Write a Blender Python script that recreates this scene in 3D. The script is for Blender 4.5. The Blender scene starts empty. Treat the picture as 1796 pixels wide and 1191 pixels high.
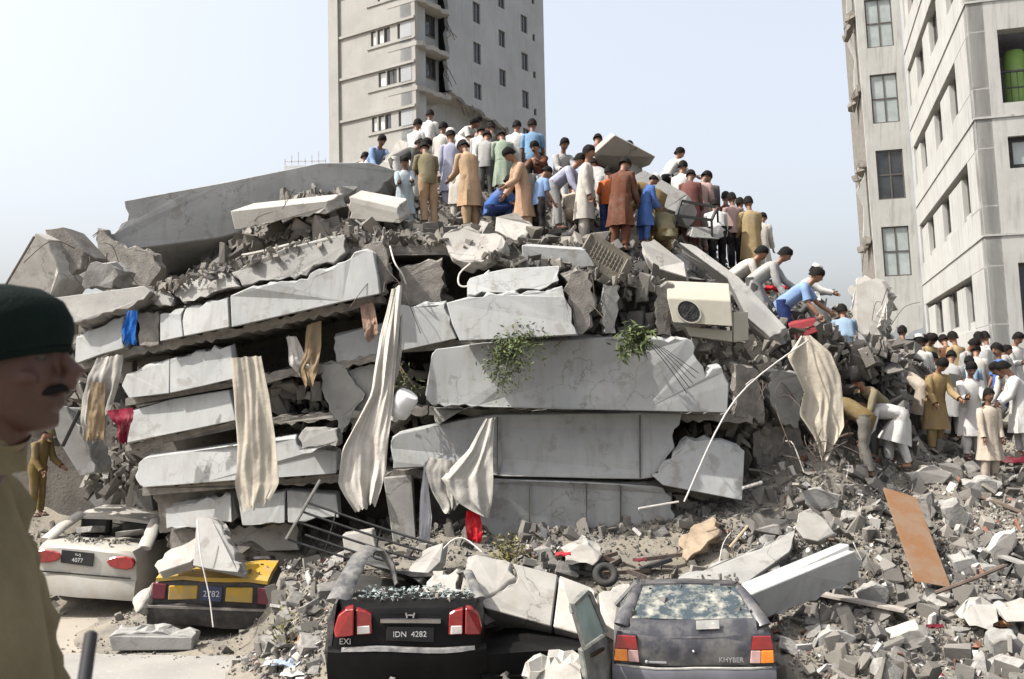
import bpy, bmesh, math, random
import numpy as np
from mathutils import Vector, Matrix, Euler, noise
R = math.radians
scn = bpy.context.scene
COL = scn.collection
rnd = random.Random(7)

# ------------------------------------------------------------------ camera
FOC, CX, CY = 1700.0, 898.0, 595.5          # the photograph's focal length and centre, in its own pixels
cam_d = bpy.data.cameras.new('camera')
cam = bpy.data.objects.new('camera', cam_d)
COL.objects.link(cam)
scn.camera = cam
cam_d.sensor_width = 36
cam_d.lens = FOC / 1796 * 36
cam_d.clip_start, cam_d.clip_end = 0.1, 4000
cam_d.dof.use_dof = True
cam_d.dof.focus_distance = 14.5
cam_d.dof.aperture_fstop = 7.0
CAM_Z = 3.4
cam.matrix_world = Matrix.Translation((0, 0, CAM_Z)) @ Euler((R(90 + 2.75), 0, 0)).to_matrix().to_4x4() @ Matrix.Rotation(R(-1.1), 4, 'Z')
CM = cam.matrix_world.copy()

# ------------------------------------------------------------------ light
SUN_DIR = Vector((0.74, 0.17, -1.0)).normalized()       # the way the light travels
sun_el = math.asin(-SUN_DIR.z)
w = bpy.data.worlds.new('World')
scn.world = w
w.use_nodes = True
nt = w.node_tree
bg = nt.nodes['Background']
sky = nt.nodes.new('ShaderNodeTexSky')
sky.sky_type = 'NISHITA'
sky.sun_disc = False
sky.sun_elevation = sun_el
sky.sun_rotation = math.atan2(-SUN_DIR.x, -SUN_DIR.y)
sky.air_density = 1.0
sky.dust_density = 7.5
sky.ozone_density = 1.5
hs = nt.nodes.new('ShaderNodeHueSaturation')
hs.inputs['Saturation'].default_value = 0.62
hs.inputs['Value'].default_value = 1.0
nt.links.new(sky.outputs[0], hs.inputs['Color'])
veil = nt.nodes.new('ShaderNodeMix')                     # the pale dust that hangs in the air, even over the whole sky
veil.data_type = 'RGBA'
veil.inputs[0].default_value = 0.34
veil.inputs[7].default_value = (3.05, 3.12, 3.2, 1)
nt.links.new(hs.outputs[0], veil.inputs[6])
nt.links.new(veil.outputs[2], bg.inputs['Color'])
bg.inputs['Strength'].default_value = 0.15
sd = bpy.data.lights.new('sun', 'SUN')
sd.energy = 3.7
sd.angle = R(0.55)
sd.color = (1.0, 0.965, 0.905)
sun = bpy.data.objects.new('sun', sd)
COL.objects.link(sun)
sun.rotation_euler = SUN_DIR.to_track_quat('-Z', 'Y').to_euler()
scn.view_settings.view_transform = 'Standard'
scn.view_settings.look = 'None'
scn.view_settings.gamma = 1.0
scn.view_settings.use_curve_mapping = False
scn.view_settings.exposure = 1.16
scn.render.engine = 'CYCLES'
scn.cycles.max_bounces = 6
scn.cycles.diffuse_bounces = 3
scn.cycles.use_denoising = True

# ------------------------------------------------------------------ measuring helper: a photo pixel at a depth (metres along +Y) as a world point
def P(x, y, d):
    v = CM.to_3x3() @ Vector(((x - CX) / FOC, -(y - CY) / FOC, -1.0))
    return CM.translation + v * (d / v.y)

def proj(p):
    q = CM.inverted() @ Vector(p)
    return CX + FOC * q.x / -q.z, CY - FOC * q.y / -q.z

# ------------------------------------------------------------------ materials
MATS = {}
def ramp(nt, fac, stops):
    r = nt.nodes.new('ShaderNodeValToRGB')
    el = r.color_ramp.elements
    while len(el) < len(stops): el.new(0.5)
    for e, (p, c) in zip(el, stops):
        e.position = p
        e.color = (c[0], c[1], c[2], 1)
    nt.links.new(fac, r.inputs[0])
    return r.outputs[0]

def mat(name, c1, c2=None, scale=2.5, rough=0.9, bump=0.0, bscale=40, streak=None, streak_amt=0.5, speck=None,
        metallic=0.0, spec=0.3, coat=0.0, rvar=0.0, island=False, dust=None, dust_amt=0.5, dust_scale=3, dust_lo=0.42, crack=0.0, bdist=.02, lo=0.35, hi=0.65):
    if name in MATS: return MATS[name]
    m = bpy.data.materials.new(name)
    m.use_nodes = True
    nt = m.node_tree
    L = nt.links.new
    b = nt.nodes['Principled BSDF']
    b.inputs['Roughness'].default_value = rough
    b.inputs['Metallic'].default_value = metallic
    b.inputs['Specular IOR Level'].default_value = spec
    if coat:
        b.inputs['Coat Weight'].default_value = coat
        b.inputs['Coat Roughness'].default_value = 0.12
    tc = nt.nodes.new('ShaderNodeTexCoord')
    oi = nt.nodes.new('ShaderNodeObjectInfo')
    sc = nt.nodes.new('ShaderNodeVectorMath'); sc.operation = 'SCALE'
    cb = nt.nodes.new('ShaderNodeCombineXYZ')
    L(oi.outputs['Random'], cb.inputs[0]); L(oi.outputs['Random'], cb.inputs[2])
    sc.inputs['Scale'].default_value = 37.0
    L(cb.outputs[0], sc.inputs[0])
    ad = nt.nodes.new('ShaderNodeVectorMath'); ad.operation = 'ADD'
    L(tc.outputs['Object'], ad.inputs[0]); L(sc.outputs[0], ad.inputs[1])
    vec = ad.outputs[0]
    def nz(scale, detail=6, vec=vec, rough=0.6):
        n = nt.nodes.new('ShaderNodeTexNoise')
        n.inputs['Scale'].default_value = scale
        n.inputs['Detail'].default_value = detail
        n.inputs['Roughness'].default_value = rough
        L(vec, n.inputs['Vector'])
        return n.outputs['Fac']
    c2 = c2 or tuple(x * 0.8 for x in c1)
    col = ramp(nt, nz(scale), [(lo, c1), (hi, c2)])
    def mix(a, bcol, fac, mode='MIX'):
        mx = nt.nodes.new('ShaderNodeMix'); mx.data_type = 'RGBA'; mx.blend_type = mode
        if isinstance(fac, float): mx.inputs[0].default_value = fac
        else: L(fac, mx.inputs[0])
        L(a, mx.inputs[6])
        if hasattr(bcol, 'node'): L(bcol, mx.inputs[7])
        else: mx.inputs[7].default_value = (*bcol, 1)
        return mx.outputs[2]
    if streak:
        mp = nt.nodes.new('ShaderNodeMapping'); mp.inputs['Scale'].default_value = (5.0, 5.0, 0.45)
        L(vec, mp.inputs['Vector'])
        f = ramp(nt, nz(1.6, 5, mp.outputs[0]), [(0.5, (0, 0, 0)), (0.75, (streak_amt,) * 3)])
        col = mix(col, streak, f)
    if speck:
        f = ramp(nt, nz(speck[2], 4), [(0.58, (0, 0, 0)), (0.66, (speck[1],) * 3)])
        col = mix(col, speck[0], f)
    if crack:
        nd = nt.nodes.new('ShaderNodeTexNoise'); nd.inputs['Scale'].default_value = 1.7; nd.inputs['Detail'].default_value = 6
        L(vec, nd.inputs['Vector'])
        va = nt.nodes.new('ShaderNodeVectorMath'); va.operation = 'MULTIPLY_ADD'
        va.inputs[1].default_value = (1.1, 1.1, 1.1)
        L(nd.outputs['Color'], va.inputs[0]); L(vec, va.inputs[2])
        vo = nt.nodes.new('ShaderNodeTexVoronoi'); vo.feature = 'DISTANCE_TO_EDGE'; vo.inputs['Scale'].default_value = .75
        L(va.outputs[0], vo.inputs['Vector'])
        fc = ramp(nt, vo.outputs['Distance'], [(0.004, (crack,) * 3), (0.008, (0, 0, 0))])
        fm = ramp(nt, nz(.55, 3), [(0.46, (0, 0, 0)), (0.54, (1, 1, 1))])
        mu = nt.nodes.new('ShaderNodeMath'); mu.operation = 'MULTIPLY'; L(fc, mu.inputs[0]); L(fm, mu.inputs[1])
        col = mix(col, (.035, .032, .03), mu.outputs[0])
    if dust:
        f = ramp(nt, nz(dust_scale, 8, rough=0.7), [(dust_lo, (0, 0, 0)), (dust_lo + .18, (dust_amt,) * 3)])
        col = mix(col, dust, f)
    if rvar or island:
        h = nt.nodes.new('ShaderNodeHueSaturation')
        mr = nt.nodes.new('ShaderNodeMapRange')
        mr.inputs['To Min'].default_value = 1 - rvar; mr.inputs['To Max'].default_value = 1 + rvar
        if island:
            g = nt.nodes.new('ShaderNodeNewGeometry'); L(g.outputs['Random Per Island'], mr.inputs['Value'])
        else:
            L(oi.outputs['Random'], mr.inputs['Value'])
        L(mr.outputs[0], h.inputs['Value']); L(col, h.inputs['Color'])
        col = h.outputs[0]
    L(col, b.inputs['Base Color'])
    if dust and coat:
        rr = nt.nodes.new('ShaderNodeMapRange'); rr.inputs['To Min'].default_value = rough; rr.inputs['To Max'].default_value = 0.9
        L(f, rr.inputs['Value']); L(rr.outputs[0], b.inputs['Roughness'])
        b.inputs['Coat Weight'].default_value = coat * 0.5
    if bump:
        bp = nt.nodes.new('ShaderNodeBump'); bp.inputs['Strength'].default_value = bump; bp.inputs['Distance'].default_value = bdist
        L(nz(bscale, 8), bp.inputs['Height']); L(bp.outputs[0], b.inputs['Normal'])
    MATS[name] = m
    return m

M_SPAN = mat('painted_concrete', (.31, .315, .308), (.25, .255, .252), 1.2, .85, .12, 30, streak=(.17, .15, .125), streak_amt=.42, speck=((.165, .15, .13), .5, 3.2), dust=(.17, .15, .125), dust_amt=.16, dust_scale=1.1, dust_lo=.52, crack=.28, rvar=.1)
M_SLAB = mat('grey_concrete', (.245, .24, .225), (.18, .176, .165), 1.8, .9, .25, 25, speck=((.13, .12, .108), .65, 3.5), crack=.5, rvar=.12)
M_PALE = mat('pale_concrete', (.33, .315, .285), (.26, .248, .225), 2.0, .9, .2, 25, speck=((.19, .17, .15), .5, 3.5), dust=(.21, .185, .155), dust_amt=.5, dust_scale=1.6, dust_lo=.5, crack=.5, rvar=.1)
M_RAW = mat('broken_concrete', (.22, .203, .18), (.12, .112, .10), 5, .95, .7, 35, speck=((.16, .15, .14), .6, 18), rvar=.12)
M_CHUNK = mat('rubble_chunk', (.215, .207, .192), (.13, .124, .115), 4, .95, .5, 30, speck=((.12, .11, .1), .5, 12), rvar=.3)
M_GRIT = mat('rubble_grit', (.18, .164, .14), (.085, .082, .077), .5, .95, .3, 30, rvar=.42, island=True)
M_MOUND = mat('rubble_ground', (.17, .155, .13), (.09, .083, .072), 1.2, 1.0, .9, 18, speck=((.12, .11, .1), .6, 9), dust=(.22, .19, .145), dust_amt=.5, dust_scale=2)
M_HEAP = mat('heap_shade_dark', (.10, .092, .08), (.055, .05, .045), 1.2, 1.0, .9, 18, speck=((.03, .03, .028), .6, 9))  # heap colour darkened so the gaps between the floors read as deep shade
M_GROUND = mat('dusty_ground', (.27, .24, .2), (.2, .18, .15), .3, 1.0, .3, 6)
M_ROAD = mat('dusty_road', (.23, .22, .2), (.19, .18, .165), 1.0, .95, .2, 40, speck=((.3, .28, .25), .5, 14))
M_DARK = mat('dark_shade_and_joint', (.10, .09, .08), (.05, .045, .04), 2, 1.0, .4, 12)  # near-black, stands in for shade in voids and openings; joints use it too
M_BRICK = mat('brick_bits', (.19, .085, .055), (.13, .07, .05), 5, .95, .3, 30, rvar=.4, island=True)
M_PLAST = mat('plaster_bits', (.40, .385, .36), (.31, .30, .28), 5, .95, .2, 30, rvar=.25, island=True)
M_STEEL = mat('rusty_steel', (.10, .075, .06), (.05, .04, .035), 20, .8, .2, 60)
M_BLACK = mat('black_metal', (.03, .03, .032), (.015, .015, .016), 8, .6)
M_WIRE = mat('pale_wire', (.55, .52, .48), (.4, .38, .35), 8, .7)
M_BROWN = mat('brown_earth', (.30, .23, .16), (.18, .14, .10), 6, 1.0, .6, 20)

def fabric(c, k=0.0):
    n = 'fabric_%02x%02x%02x' % tuple(int(max(0, min(1, x)) * 255) for x in c)
    return mat(n, c, tuple(x * .84 for x in c), 4, .95, .5, 8, spec=.1, bdist=.03, dust=(.24, .215, .18), dust_amt=.22, dust_scale=3, dust_lo=.48)

# ------------------------------------------------------------------ mesh builder
def norm(v): return Vector(v).normalized()

class MB:
    def __init__(s): s.v, s.f, s.m, s.k = [], [], [], 0
    def add(s, vs, fs):
        o = len(s.v)
        s.v += [tuple(p) for p in vs]
        s.f += [tuple(i + o for i in f) for f in fs]
        s.m += [s.k] * len(fs)
        return s
    def box(s, c, d, rot=None):
        x, y, z = d[0] / 2, d[1] / 2, d[2] / 2
        vs = [Vector(p) for p in ((-x, -y, -z), (x, -y, -z), (x, y, -z), (-x, y, -z), (-x, -y, z), (x, -y, z), (x, y, z), (-x, y, z))]
        if rot is not None: vs = [rot @ p for p in vs]
        c = Vector(c)
        return s.add([p + c for p in vs], [(0, 3, 2, 1), (4, 5, 6, 7), (0, 1, 5, 4), (1, 2, 6, 5), (2, 3, 7, 6), (3, 0, 4, 7)])
    def bar(s, a, b, wx, wz=None, up=(0, 0, 1)):
        a, b = Vector(a), Vector(b); wz = wz or wx
        t = (b - a).normalized(); u = Vector(up)
        if abs(t.dot(u)) > .98: u = Vector((0, 1, 0))
        r = t.cross(u).normalized(); q = r.cross(t)
        vs = [p + r * i * wx / 2 + q * j * wz / 2 for p in (a, b) for i, j in ((-1, -1), (1, -1), (1, 1), (-1, 1))]
        return s.add(vs, [(0, 1, 2, 3), (7, 6, 5, 4), (0, 4, 5, 1), (1, 5, 6, 2), (2, 6, 7, 3), (3, 7, 4, 0)])
    def loft(s, rings, cap=True, close=True):
        n = len(rings[0]); o = []
        vs = [p for r in rings for p in r]
        fs = []
        for i in range(len(rings) - 1):
            for j in range(n if close else n - 1):
                a, b = i * n + j, i * n + (j + 1) % n
                fs.append((a, b, b + n, a + n))
        if cap:
            fs.append(tuple(range(n - 1, -1, -1)))
            fs.append(tuple((len(rings) - 1) * n + j for j in range(n)))
        return s.add(vs, fs)
    def tube(s, path, r, n=6, cap=True, flat=1.0, side=None):
        path = [Vector(p) for p in path]
        rs = r if isinstance(r, (list, tuple)) else [r] * len(path)
        rings = []
        ref = None
        for i, p in enumerate(path):
            t = (path[min(i + 1, len(path) - 1)] - path[max(i - 1, 0)])
            t = t.normalized() if t.length > 1e-9 else Vector((0, 0, 1))
            if ref is None:
                ref = Vector(side) if side is not None else (Vector((1, 0, 0)) if abs(t.x) < .9 else Vector((0, 1, 0)))
            a = (ref - t * ref.dot(t))
            a = a.normalized() if a.length > 1e-6 else t.orthogonal().normalized()
            ref = a
            b = t.cross(a)
            rings.append([p + (a * math.cos(2 * math.pi * k / n) + b * flat * math.sin(2 * math.pi * k / n)) * rs[i] for k in range(n)])
        return s.loft(rings, cap)
    def ball(s, c, r, n=10, m=7, rot=None):
        c = Vector(c); rx, ry, rz = (r, r, r) if isinstance(r, (int, float)) else r
        rings = []
        for i in range(m + 1):
            a = math.pi * i / m
            z, q = -math.cos(a), max(math.sin(a), 1e-3)
            ring = [Vector((rx * q * math.cos(2 * math.pi * k / n), ry * q * math.sin(2 * math.pi * k / n), rz * z)) for k in range(n)]
            if rot is not None: ring = [rot @ p for p in ring]
            rings.append([p + c for p in ring])
        return s.loft(rings)
    def prism(s, fr, bk):
        n = len(fr)
        fs = [tuple(range(n)), tuple(range(2 * n - 1, n - 1, -1))]
        fs += [(i, i + n, (i + 1) % n + n, (i + 1) % n) for i in range(n)]
        return s.add(list(fr) + list(bk), fs)
    def map(s, fn):
        s.v = [tuple(fn(Vector(p))) for p in s.v]
        return s
    def mesh(s, name, mats, off=(0, 0, 0), smooth=None, bevel=0.0, fix=True):
        me = bpy.data.meshes.new(name)
        ox, oy, oz = off
        me.from_pydata([(x - ox, y - oy, z - oz) for x, y, z in s.v], [], s.f)
        for mt in (mats if isinstance(mats, (list, tuple)) else [mats]): me.materials.append(mt)
        if s.k or any(s.m): me.polygons.foreach_set('material_index', s.m)
        if fix or bevel:
            bm = bmesh.new(); bm.from_mesh(me)
            if fix: bmesh.ops.recalc_face_normals(bm, faces=bm.faces)
            if bevel:
                es = [e for e in bm.edges if len(e.link_faces) == 2 and e.calc_face_angle(0) > R(28)]
                bmesh.ops.bevel(bm, geom=es, offset=bevel, segments=1, affect='EDGES', clamp_overlap=True, profile=.5)
            bm.to_mesh(me); bm.free()
        if smooth:
            me.polygons.foreach_set('use_smooth', [True] * len(me.polygons))
            if smooth is not True: me.set_sharp_from_angle(angle=R(smooth))
        me.update()
        return me
    def build(s, name, mats, parent=None, local=True, origin=None, **kw):
        """One linked object. With a parent the vertices are in the parent's frame (local) or in the world (local=False)."""
        if parent is None:
            if origin is None:
                n = len(s.v)
                origin = (sum(p[0] for p in s.v) / n, sum(p[1] for p in s.v) / n, min(p[2] for p in s.v))
            o = bpy.data.objects.new(name, s.mesh(name, mats, origin, **kw))
            o.location = origin
        else:
            off = (0, 0, 0) if local else BASE[parent.name]
            o = bpy.data.objects.new(name, s.mesh(name, mats, off, **kw))
            o.parent = parent
        BASE[o.name] = (0, 0, 0) if parent is not None and local else tuple(off if parent is not None else origin)
        COL.objects.link(o)
        return o

BASE = {}
def tag(o, label=None, cat=None, group=None, kind=None):
    if label: o['label'] = label
    if cat: o['category'] = cat
    if group: o['group'] = group
    if kind or cat: o['kind'] = kind or 'thing'
    return o

def thing(name, label, cat, loc=(0, 0, 0), rot=0, group=None):
    o = bpy.data.objects.new(name, None)
    o.empty_display_size = .2
    COL.objects.link(o)
    o.location = loc
    o.rotation_euler = rot if isinstance(rot, (tuple, Euler)) else (0, 0, rot)
    BASE[o.name] = tuple(loc)
    return tag(o, label, cat, group)

def text_mesh(name, s, size, m, parent, loc, rot, depth=.003, align='CENTER'):
    cu = bpy.data.curves.new(name, 'FONT')
    cu.body = s; cu.size = size; cu.align_x = align; cu.align_y = 'CENTER'; cu.extrude = depth
    to = bpy.data.objects.new(name, cu)
    me = bpy.data.meshes.new_from_object(to)
    bpy.data.objects.remove(to)
    me.materials.append(m)
    o = bpy.data.objects.new(name, me)
    o.parent = parent; o.location = loc; o.rotation_euler = rot
    COL.objects.link(o)
    return o

# ------------------------------------------------------------------ broken slabs: an outline measured in the photo, given its depth and thickness
def slab_mb(px, d, ex=(0, .35, .03), br=(), seed=1, amp=.035, clean=.004, step=.085):
    """px: outline corners (x, y[, depth]); ex: the way the slab goes back; br: outline edges that are broken (corner index)."""
    rg = random.Random(seed)
    pts = [P(p[0], p[1], p[2] if len(p) > 2 else d) for p in px]
    n = len(pts)
    c = sum(pts, Vector()) / n
    ex = Vector(ex)
    nrm = Vector()
    for i in range(n): nrm += (pts[i] - c).cross(pts[(i + 1) % n] - c)
    nrm.normalize()
    fr, bad = [], []
    for i in range(n):
        a, b = pts[i], pts[(i + 1) % n]
        e = b - a
        k = max(1, int(e.length / (step if i in br else .5)))
        side = e.cross(nrm).normalized()
        for j in range(k):
            t = j / k
            am = amp if (i in br and j > 0) else clean
            q = a + e * t + side * rg.uniform(-am, am) + nrm * rg.uniform(-am, am) * .25
            fr.append(q); bad.append(i in br or (i - 1) % n in br and j == 0)
    rings = [fr]
    for s in (.33, .66, 1.0):
        rings.append([p + ex * s + (Vector((rg.uniform(-1, 1), rg.uniform(-1, 1), rg.uniform(-1, 1))) * amp * 1.1 if bd else Vector()) for p, bd in zip(fr, bad)])
    m = MB()
    m.loft(rings)
    return m

def slab(name, px, d, ex=(0, .35, .03), br=(), seed=1, m=None, label=None, cat='concrete slab', group=None, parent=None, bevel=.012, amp=.035):
    mb = slab_mb(px, d, ex, br, seed, amp)
    o = mb.build(name, m or M_SLAB, parent, local=False, bevel=bevel)
    if parent is None: tag(o, label, cat, group)
    return o

# ------------------------------------------------------------------ convex rubble chunks
def chunk_mesh(name, seed, dims, m, npt=11, blocky=.5):
    rg = random.Random(seed)
    bm = bmesh.new()
    for i in range(npt):
        if rg.random() < blocky:
            p = [rg.choice((-1, 1)) * rg.uniform(.7, 1) for _ in range(3)]
        else:
            p = [rg.uniform(-1, 1) for _ in range(3)]
            l = max(abs(q) for q in p); p = [q / l * rg.uniform(.75, 1) for q in p]
        bm.verts.new([q * s / 2 for q, s in zip(p, dims)])
    r = bmesh.ops.convex_hull(bm, input=bm.verts)
    bmesh.ops.delete(bm, geom=[g for g in r['geom_interior'] if isinstance(g, bmesh.types.BMVert)], context='VERTS')
    me = bpy.data.meshes.new(name)
    bmesh.ops.recalc_face_normals(bm, faces=bm.faces)
    bm.to_mesh(me); bm.free()
    me.materials.append(m)
    return me
CHUNKS = [chunk_mesh('concrete_chunk', i, ((1, .8, .6), (1, .9, .35), (1, .6, .5), (1, .8, .2))[i % 4], M_CHUNK, 13 + i % 6, (.75, .85, .55, .9)[i % 4]) for i in range(24)]
CH_NP = []
for me in CHUNKS:
    v = np.empty(len(me.vertices) * 3); me.vertices.foreach_get('co', v)
    me.calc_loop_triangles()
    t = np.empty(len(me.loop_triangles) * 3, dtype=np.int64); me.loop_triangles.foreach_get('vertices', t)
    CH_NP.append((v.reshape(-1, 3), t.reshape(-1, 3)))

def scatter_mesh(name, items, m):
    """items: (location, size, Euler) of many small chunks, merged into one mesh."""
    V, T, o = [], [], 0
    for i, (loc, s, e) in enumerate(items):
        v, t = CH_NP[i % len(CH_NP)]
        mt = np.array(e.to_matrix()) @ np.diag((s, s * (.55 + .45 * ((i * 7) % 11) / 10), s * (.42 + .5 * ((i * 5) % 13) / 12)))
        V.append(v @ mt.T + np.array(loc)); T.append(t + o); o += len(v)
    V = np.concatenate(V).astype(np.float32); T = np.concatenate(T).astype(np.int32)
    me = bpy.data.meshes.new(name)
    me.vertices.add(len(V)); me.vertices.foreach_set('co', V.ravel())
    me.loops.add(T.size); me.loops.foreach_set('vertex_index', T.ravel())
    me.polygons.add(len(T))
    me.polygons.foreach_set('loop_start', np.arange(0, T.size, 3, dtype=np.int32))
    me.polygons.foreach_set('loop_total', np.full(len(T), 3, dtype=np.int32))
    me.polygons.foreach_set('use_smooth', np.zeros(len(T), dtype=bool))
    me.update(calc_edges=True)
    me.materials.append(m)
    return me

def rand_euler(rg, flat=False):
    return Euler((rg.gauss(0, .35), rg.gauss(0, .35), rg.uniform(0, 6.3))) if flat else Euler((rg.uniform(0, 6.3), rg.uniform(0, 6.3), rg.uniform(0, 6.3)))

def chunk_obj(loc, s, rg, label, group, name='concrete_chunk', cat='rubble', flat=True, sc=None):
    o = bpy.data.objects.new(name, rg.choice(CHUNKS))
    o.location = loc; o.rotation_euler = rand_euler(rg, flat)
    o.scale = sc if sc else (s, s, s)
    COL.objects.link(o)
    return tag(o, label, cat, group)

# ------------------------------------------------------------------ hanging cloth
def cloth(name, rows, m, label, cat='cloth', folds=4, amp=.05, seed=1, nu=34, nv=34, parent=None, group=None, thick=.012):
    """rows from top to bottom: (x_left, y_left, x_right, y_right, depth), measured in the photo."""
    rg = random.Random(seed)
    ph = [rg.uniform(0, 6.3) for _ in range(4)]
    L = [(P(r[0], r[1], r[4]), P(r[2], r[3], r[4])) for r in rows]
    def lerp(t):
        t = t * (len(L) - 1); i = min(int(t), len(L) - 2); u = t - i
        return L[i][0].lerp(L[i + 1][0], u), L[i][1].lerp(L[i + 1][1], u)
    G = []
    for j in range(nv + 1):
        t = j / nv
        a, b = lerp(t)
        row = []
        for i in range(nu + 1):
            u = i / nu
            uu = u + .05 * math.sin(ph[0] + t * 3.1) * math.sin(u * math.pi)
            z = 2.2 * noise.noise(Vector((uu * folds * 1.15 + ph[0], t * 2.4 + ph[1], seed * 3.1))) + .9 * noise.noise(Vector((uu * folds * 2.9 + ph[2] + 1.5 * t, t * 3.4, seed * 5.3)))
            z += .5 * noise.noise(Vector((u * 5, t * 9, seed * 3.1)))
            k = amp * .72 * (.6 + .55 * t)
            p = a.lerp(b, u)
            row.append(p + Vector((k * .9 * noise.noise(Vector((u * 2.2 + 7, t * 3, seed * 2.7))), -k * z, .035 * (t ** 3 + .3) * noise.noise(Vector((u * 7, t, seed))) * 2)))
        G.append(row)
    mb = MB()
    n = nu + 1
    vs = [p for r in G for p in r]
    vs += [p + Vector((0, thick, 0)) for p in vs]
    o = n * (nv + 1)
    fs = []
    for j in range(nv):
        for i in range(nu):
            a = j * n + i
            fs.append((a, a + 1, a + n + 1, a + n)); fs.append((a + o, a + n + o, a + n + 1 + o, a + 1 + o))
    for j in range(nv):
        for a in (j * n, j * n + nu): fs.append((a, a + n, a + n + o, a + o))
    for i in range(nu):
        for a in (i, nv * n + i): fs.append((a, a + 1, a + 1 + o, a + o))
    mb.add(vs, fs)
    ob = mb.build(name, m, parent, local=False, smooth=60)
    if parent is None: tag(ob, label, cat, group)
    return ob

def wire(name, px, r, m, label=None, cat='wire', group=None, n=6, parent=None, sub=4):
    """px: (x, y, depth) points joined by a smooth curve of radius r."""
    pts = [P(*p) for p in px]
    return wire_pts(name, pts, r, m, label, cat, group, n, parent, sub)
def wire_pts(name, pts, r, m, label=None, cat='wire', group=None, n=6, parent=None, sub=4):
    out = []
    for i in range(len(pts) - 1):
        p0, p1, p2, p3 = pts[max(i - 1, 0)], pts[i], pts[i + 1], pts[min(i + 2, len(pts) - 1)]
        for k in range(sub):
            t = k / sub
            out.append(.5 * ((2 * p1) + (p2 - p0) * t + (2 * p0 - 5 * p1 + 4 * p2 - p3) * t * t + (3 * p1 - p0 - 3 * p2 + p3) * t ** 3))
    out.append(pts[-1])
    o = MB().tube(out, r, n).build(name, m, parent, local=False, smooth=40)
    if parent is None: tag(o, label, cat, group)
    return o
# ------------------------------------------------------------------ the ground, the road, and the heaps of rubble
class Height:
    """A smooth height surface through measured points (linear radial basis)."""
    def __init__(s, pts, smooth=.02):
        s.p = np.array([(p[0], p[1]) for p in pts]); z = np.array([p[2] for p in pts])
        n = len(pts)
        d = np.linalg.norm(s.p[:, None] - s.p[None], axis=2)
        A = np.zeros((n + 1, n + 1)); A[:n, :n] = -d + np.eye(n) * smooth; A[:n, n] = 1; A[n, :n] = 1
        s.w = np.linalg.solve(A, np.append(z, 0))
    def __call__(s, x, y):
        d = np.hypot(s.p[:, 0] - x, s.p[:, 1] - y)
        return float(-(d @ s.w[:-1]) + s.w[-1])
    def grid(s, X, Y):
        out = np.full(X.shape, s.w[-1])
        for (px, py), c in zip(s.p, s.w[:-1]): out -= c * np.hypot(X - px, Y - py)
        return out

def W(l): return [P(*q) for q in l]
LOW_PTS = W([(1526, 835, 15.5), (1571, 805, 16), (1642, 795, 17.2), (1737, 847, 15.8), (1712, 785, 17.8), (1785, 780, 17.3), (1700, 722, 21), (1600, 722, 20.5),
    (1800, 722, 21), (1796, 850, 16), (1796, 1000, 12.6), (1700, 1191, 10.2), (1450, 1191, 10), (1400, 1105, 11.3), (1350, 965, 12.9), (1330, 885, 14.2),
    (1450, 905, 14), (1520, 960, 13), (1600, 1040, 12.2), (1796, 1150, 10.8), (1150, 1010, 12.9), (950, 990, 13), (800, 985, 13), (650, 985, 13.2), (500, 975, 13.6),
    (420, 960, 14.6), (520, 1075, 12.5), (580, 1120, 11.6), (330, 945, 15.4), (80, 885, 18.5), (170, 880, 18.6), (560, 980, 13.4), (1450, 790, 15.2), (1500, 700, 17), (1260, 960, 13.4),
    (1250, 1080, 11.8), (1640, 900, 14.6), (1560, 870, 14.8), (1300, 1180, 10.2)])
LOW_PTS += [Vector(p) for p in ((-9, 15.5, .15), (-6, 14.2, .0), (-4.2, 13.2, .02), (-3.4, 12.2, .02), (-2.6, 11.2, .0), (-6, 10, -.12), (-2, 9, -.1), (0, 9, .0), (2, 8.6, .05), (5, 8, .1), (9, 8.5, .5),
    (-10, 9, -.15), (-7.5, 15.4, .0), (-5.6, 15.4, .0), (-6.6, 16.6, .1), (-6.6, 18.2, .1), (-7.3, 17.4, .1), (-5.9, 17.4, .1), (-5.2, 16.3, .7), (-8.3, 16.5, .5), (-5.0, 13.2, .0), (-3.5, 13.2, .0), (-4.2, 12.9, .0), (-3.3, 12.8, .04), (-4.2, 14.4, .05), (-3.4, 13.9, .1), (-2.9, 14.2, .5), (.2, 11.4, -.05), (.9, 11.8, .0), (.5, 10.6, 0), (-9, 19, 1.3), (-9, 26, 1.6), (-14, 16, .2), (-14, 24, .8), (0, 16, 1.6), (5, 18, 2.6), (9, 24, 2.9), (15, 20, 2.6), (14, 14, 1.7), (14, 26, 2.0), (0, 26, 1.5), (6, 26, 2.6), (0, 32, 0.2), (10, 34, .3), (-12, 32, 0), (17, 32, .2), (19, 24, 1.0), (18, 12, .9), (0, 10.8, .12), (2.4, 11.2, .3), (1.6, 10, .12))]
low = Height(LOW_PTS)

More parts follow.
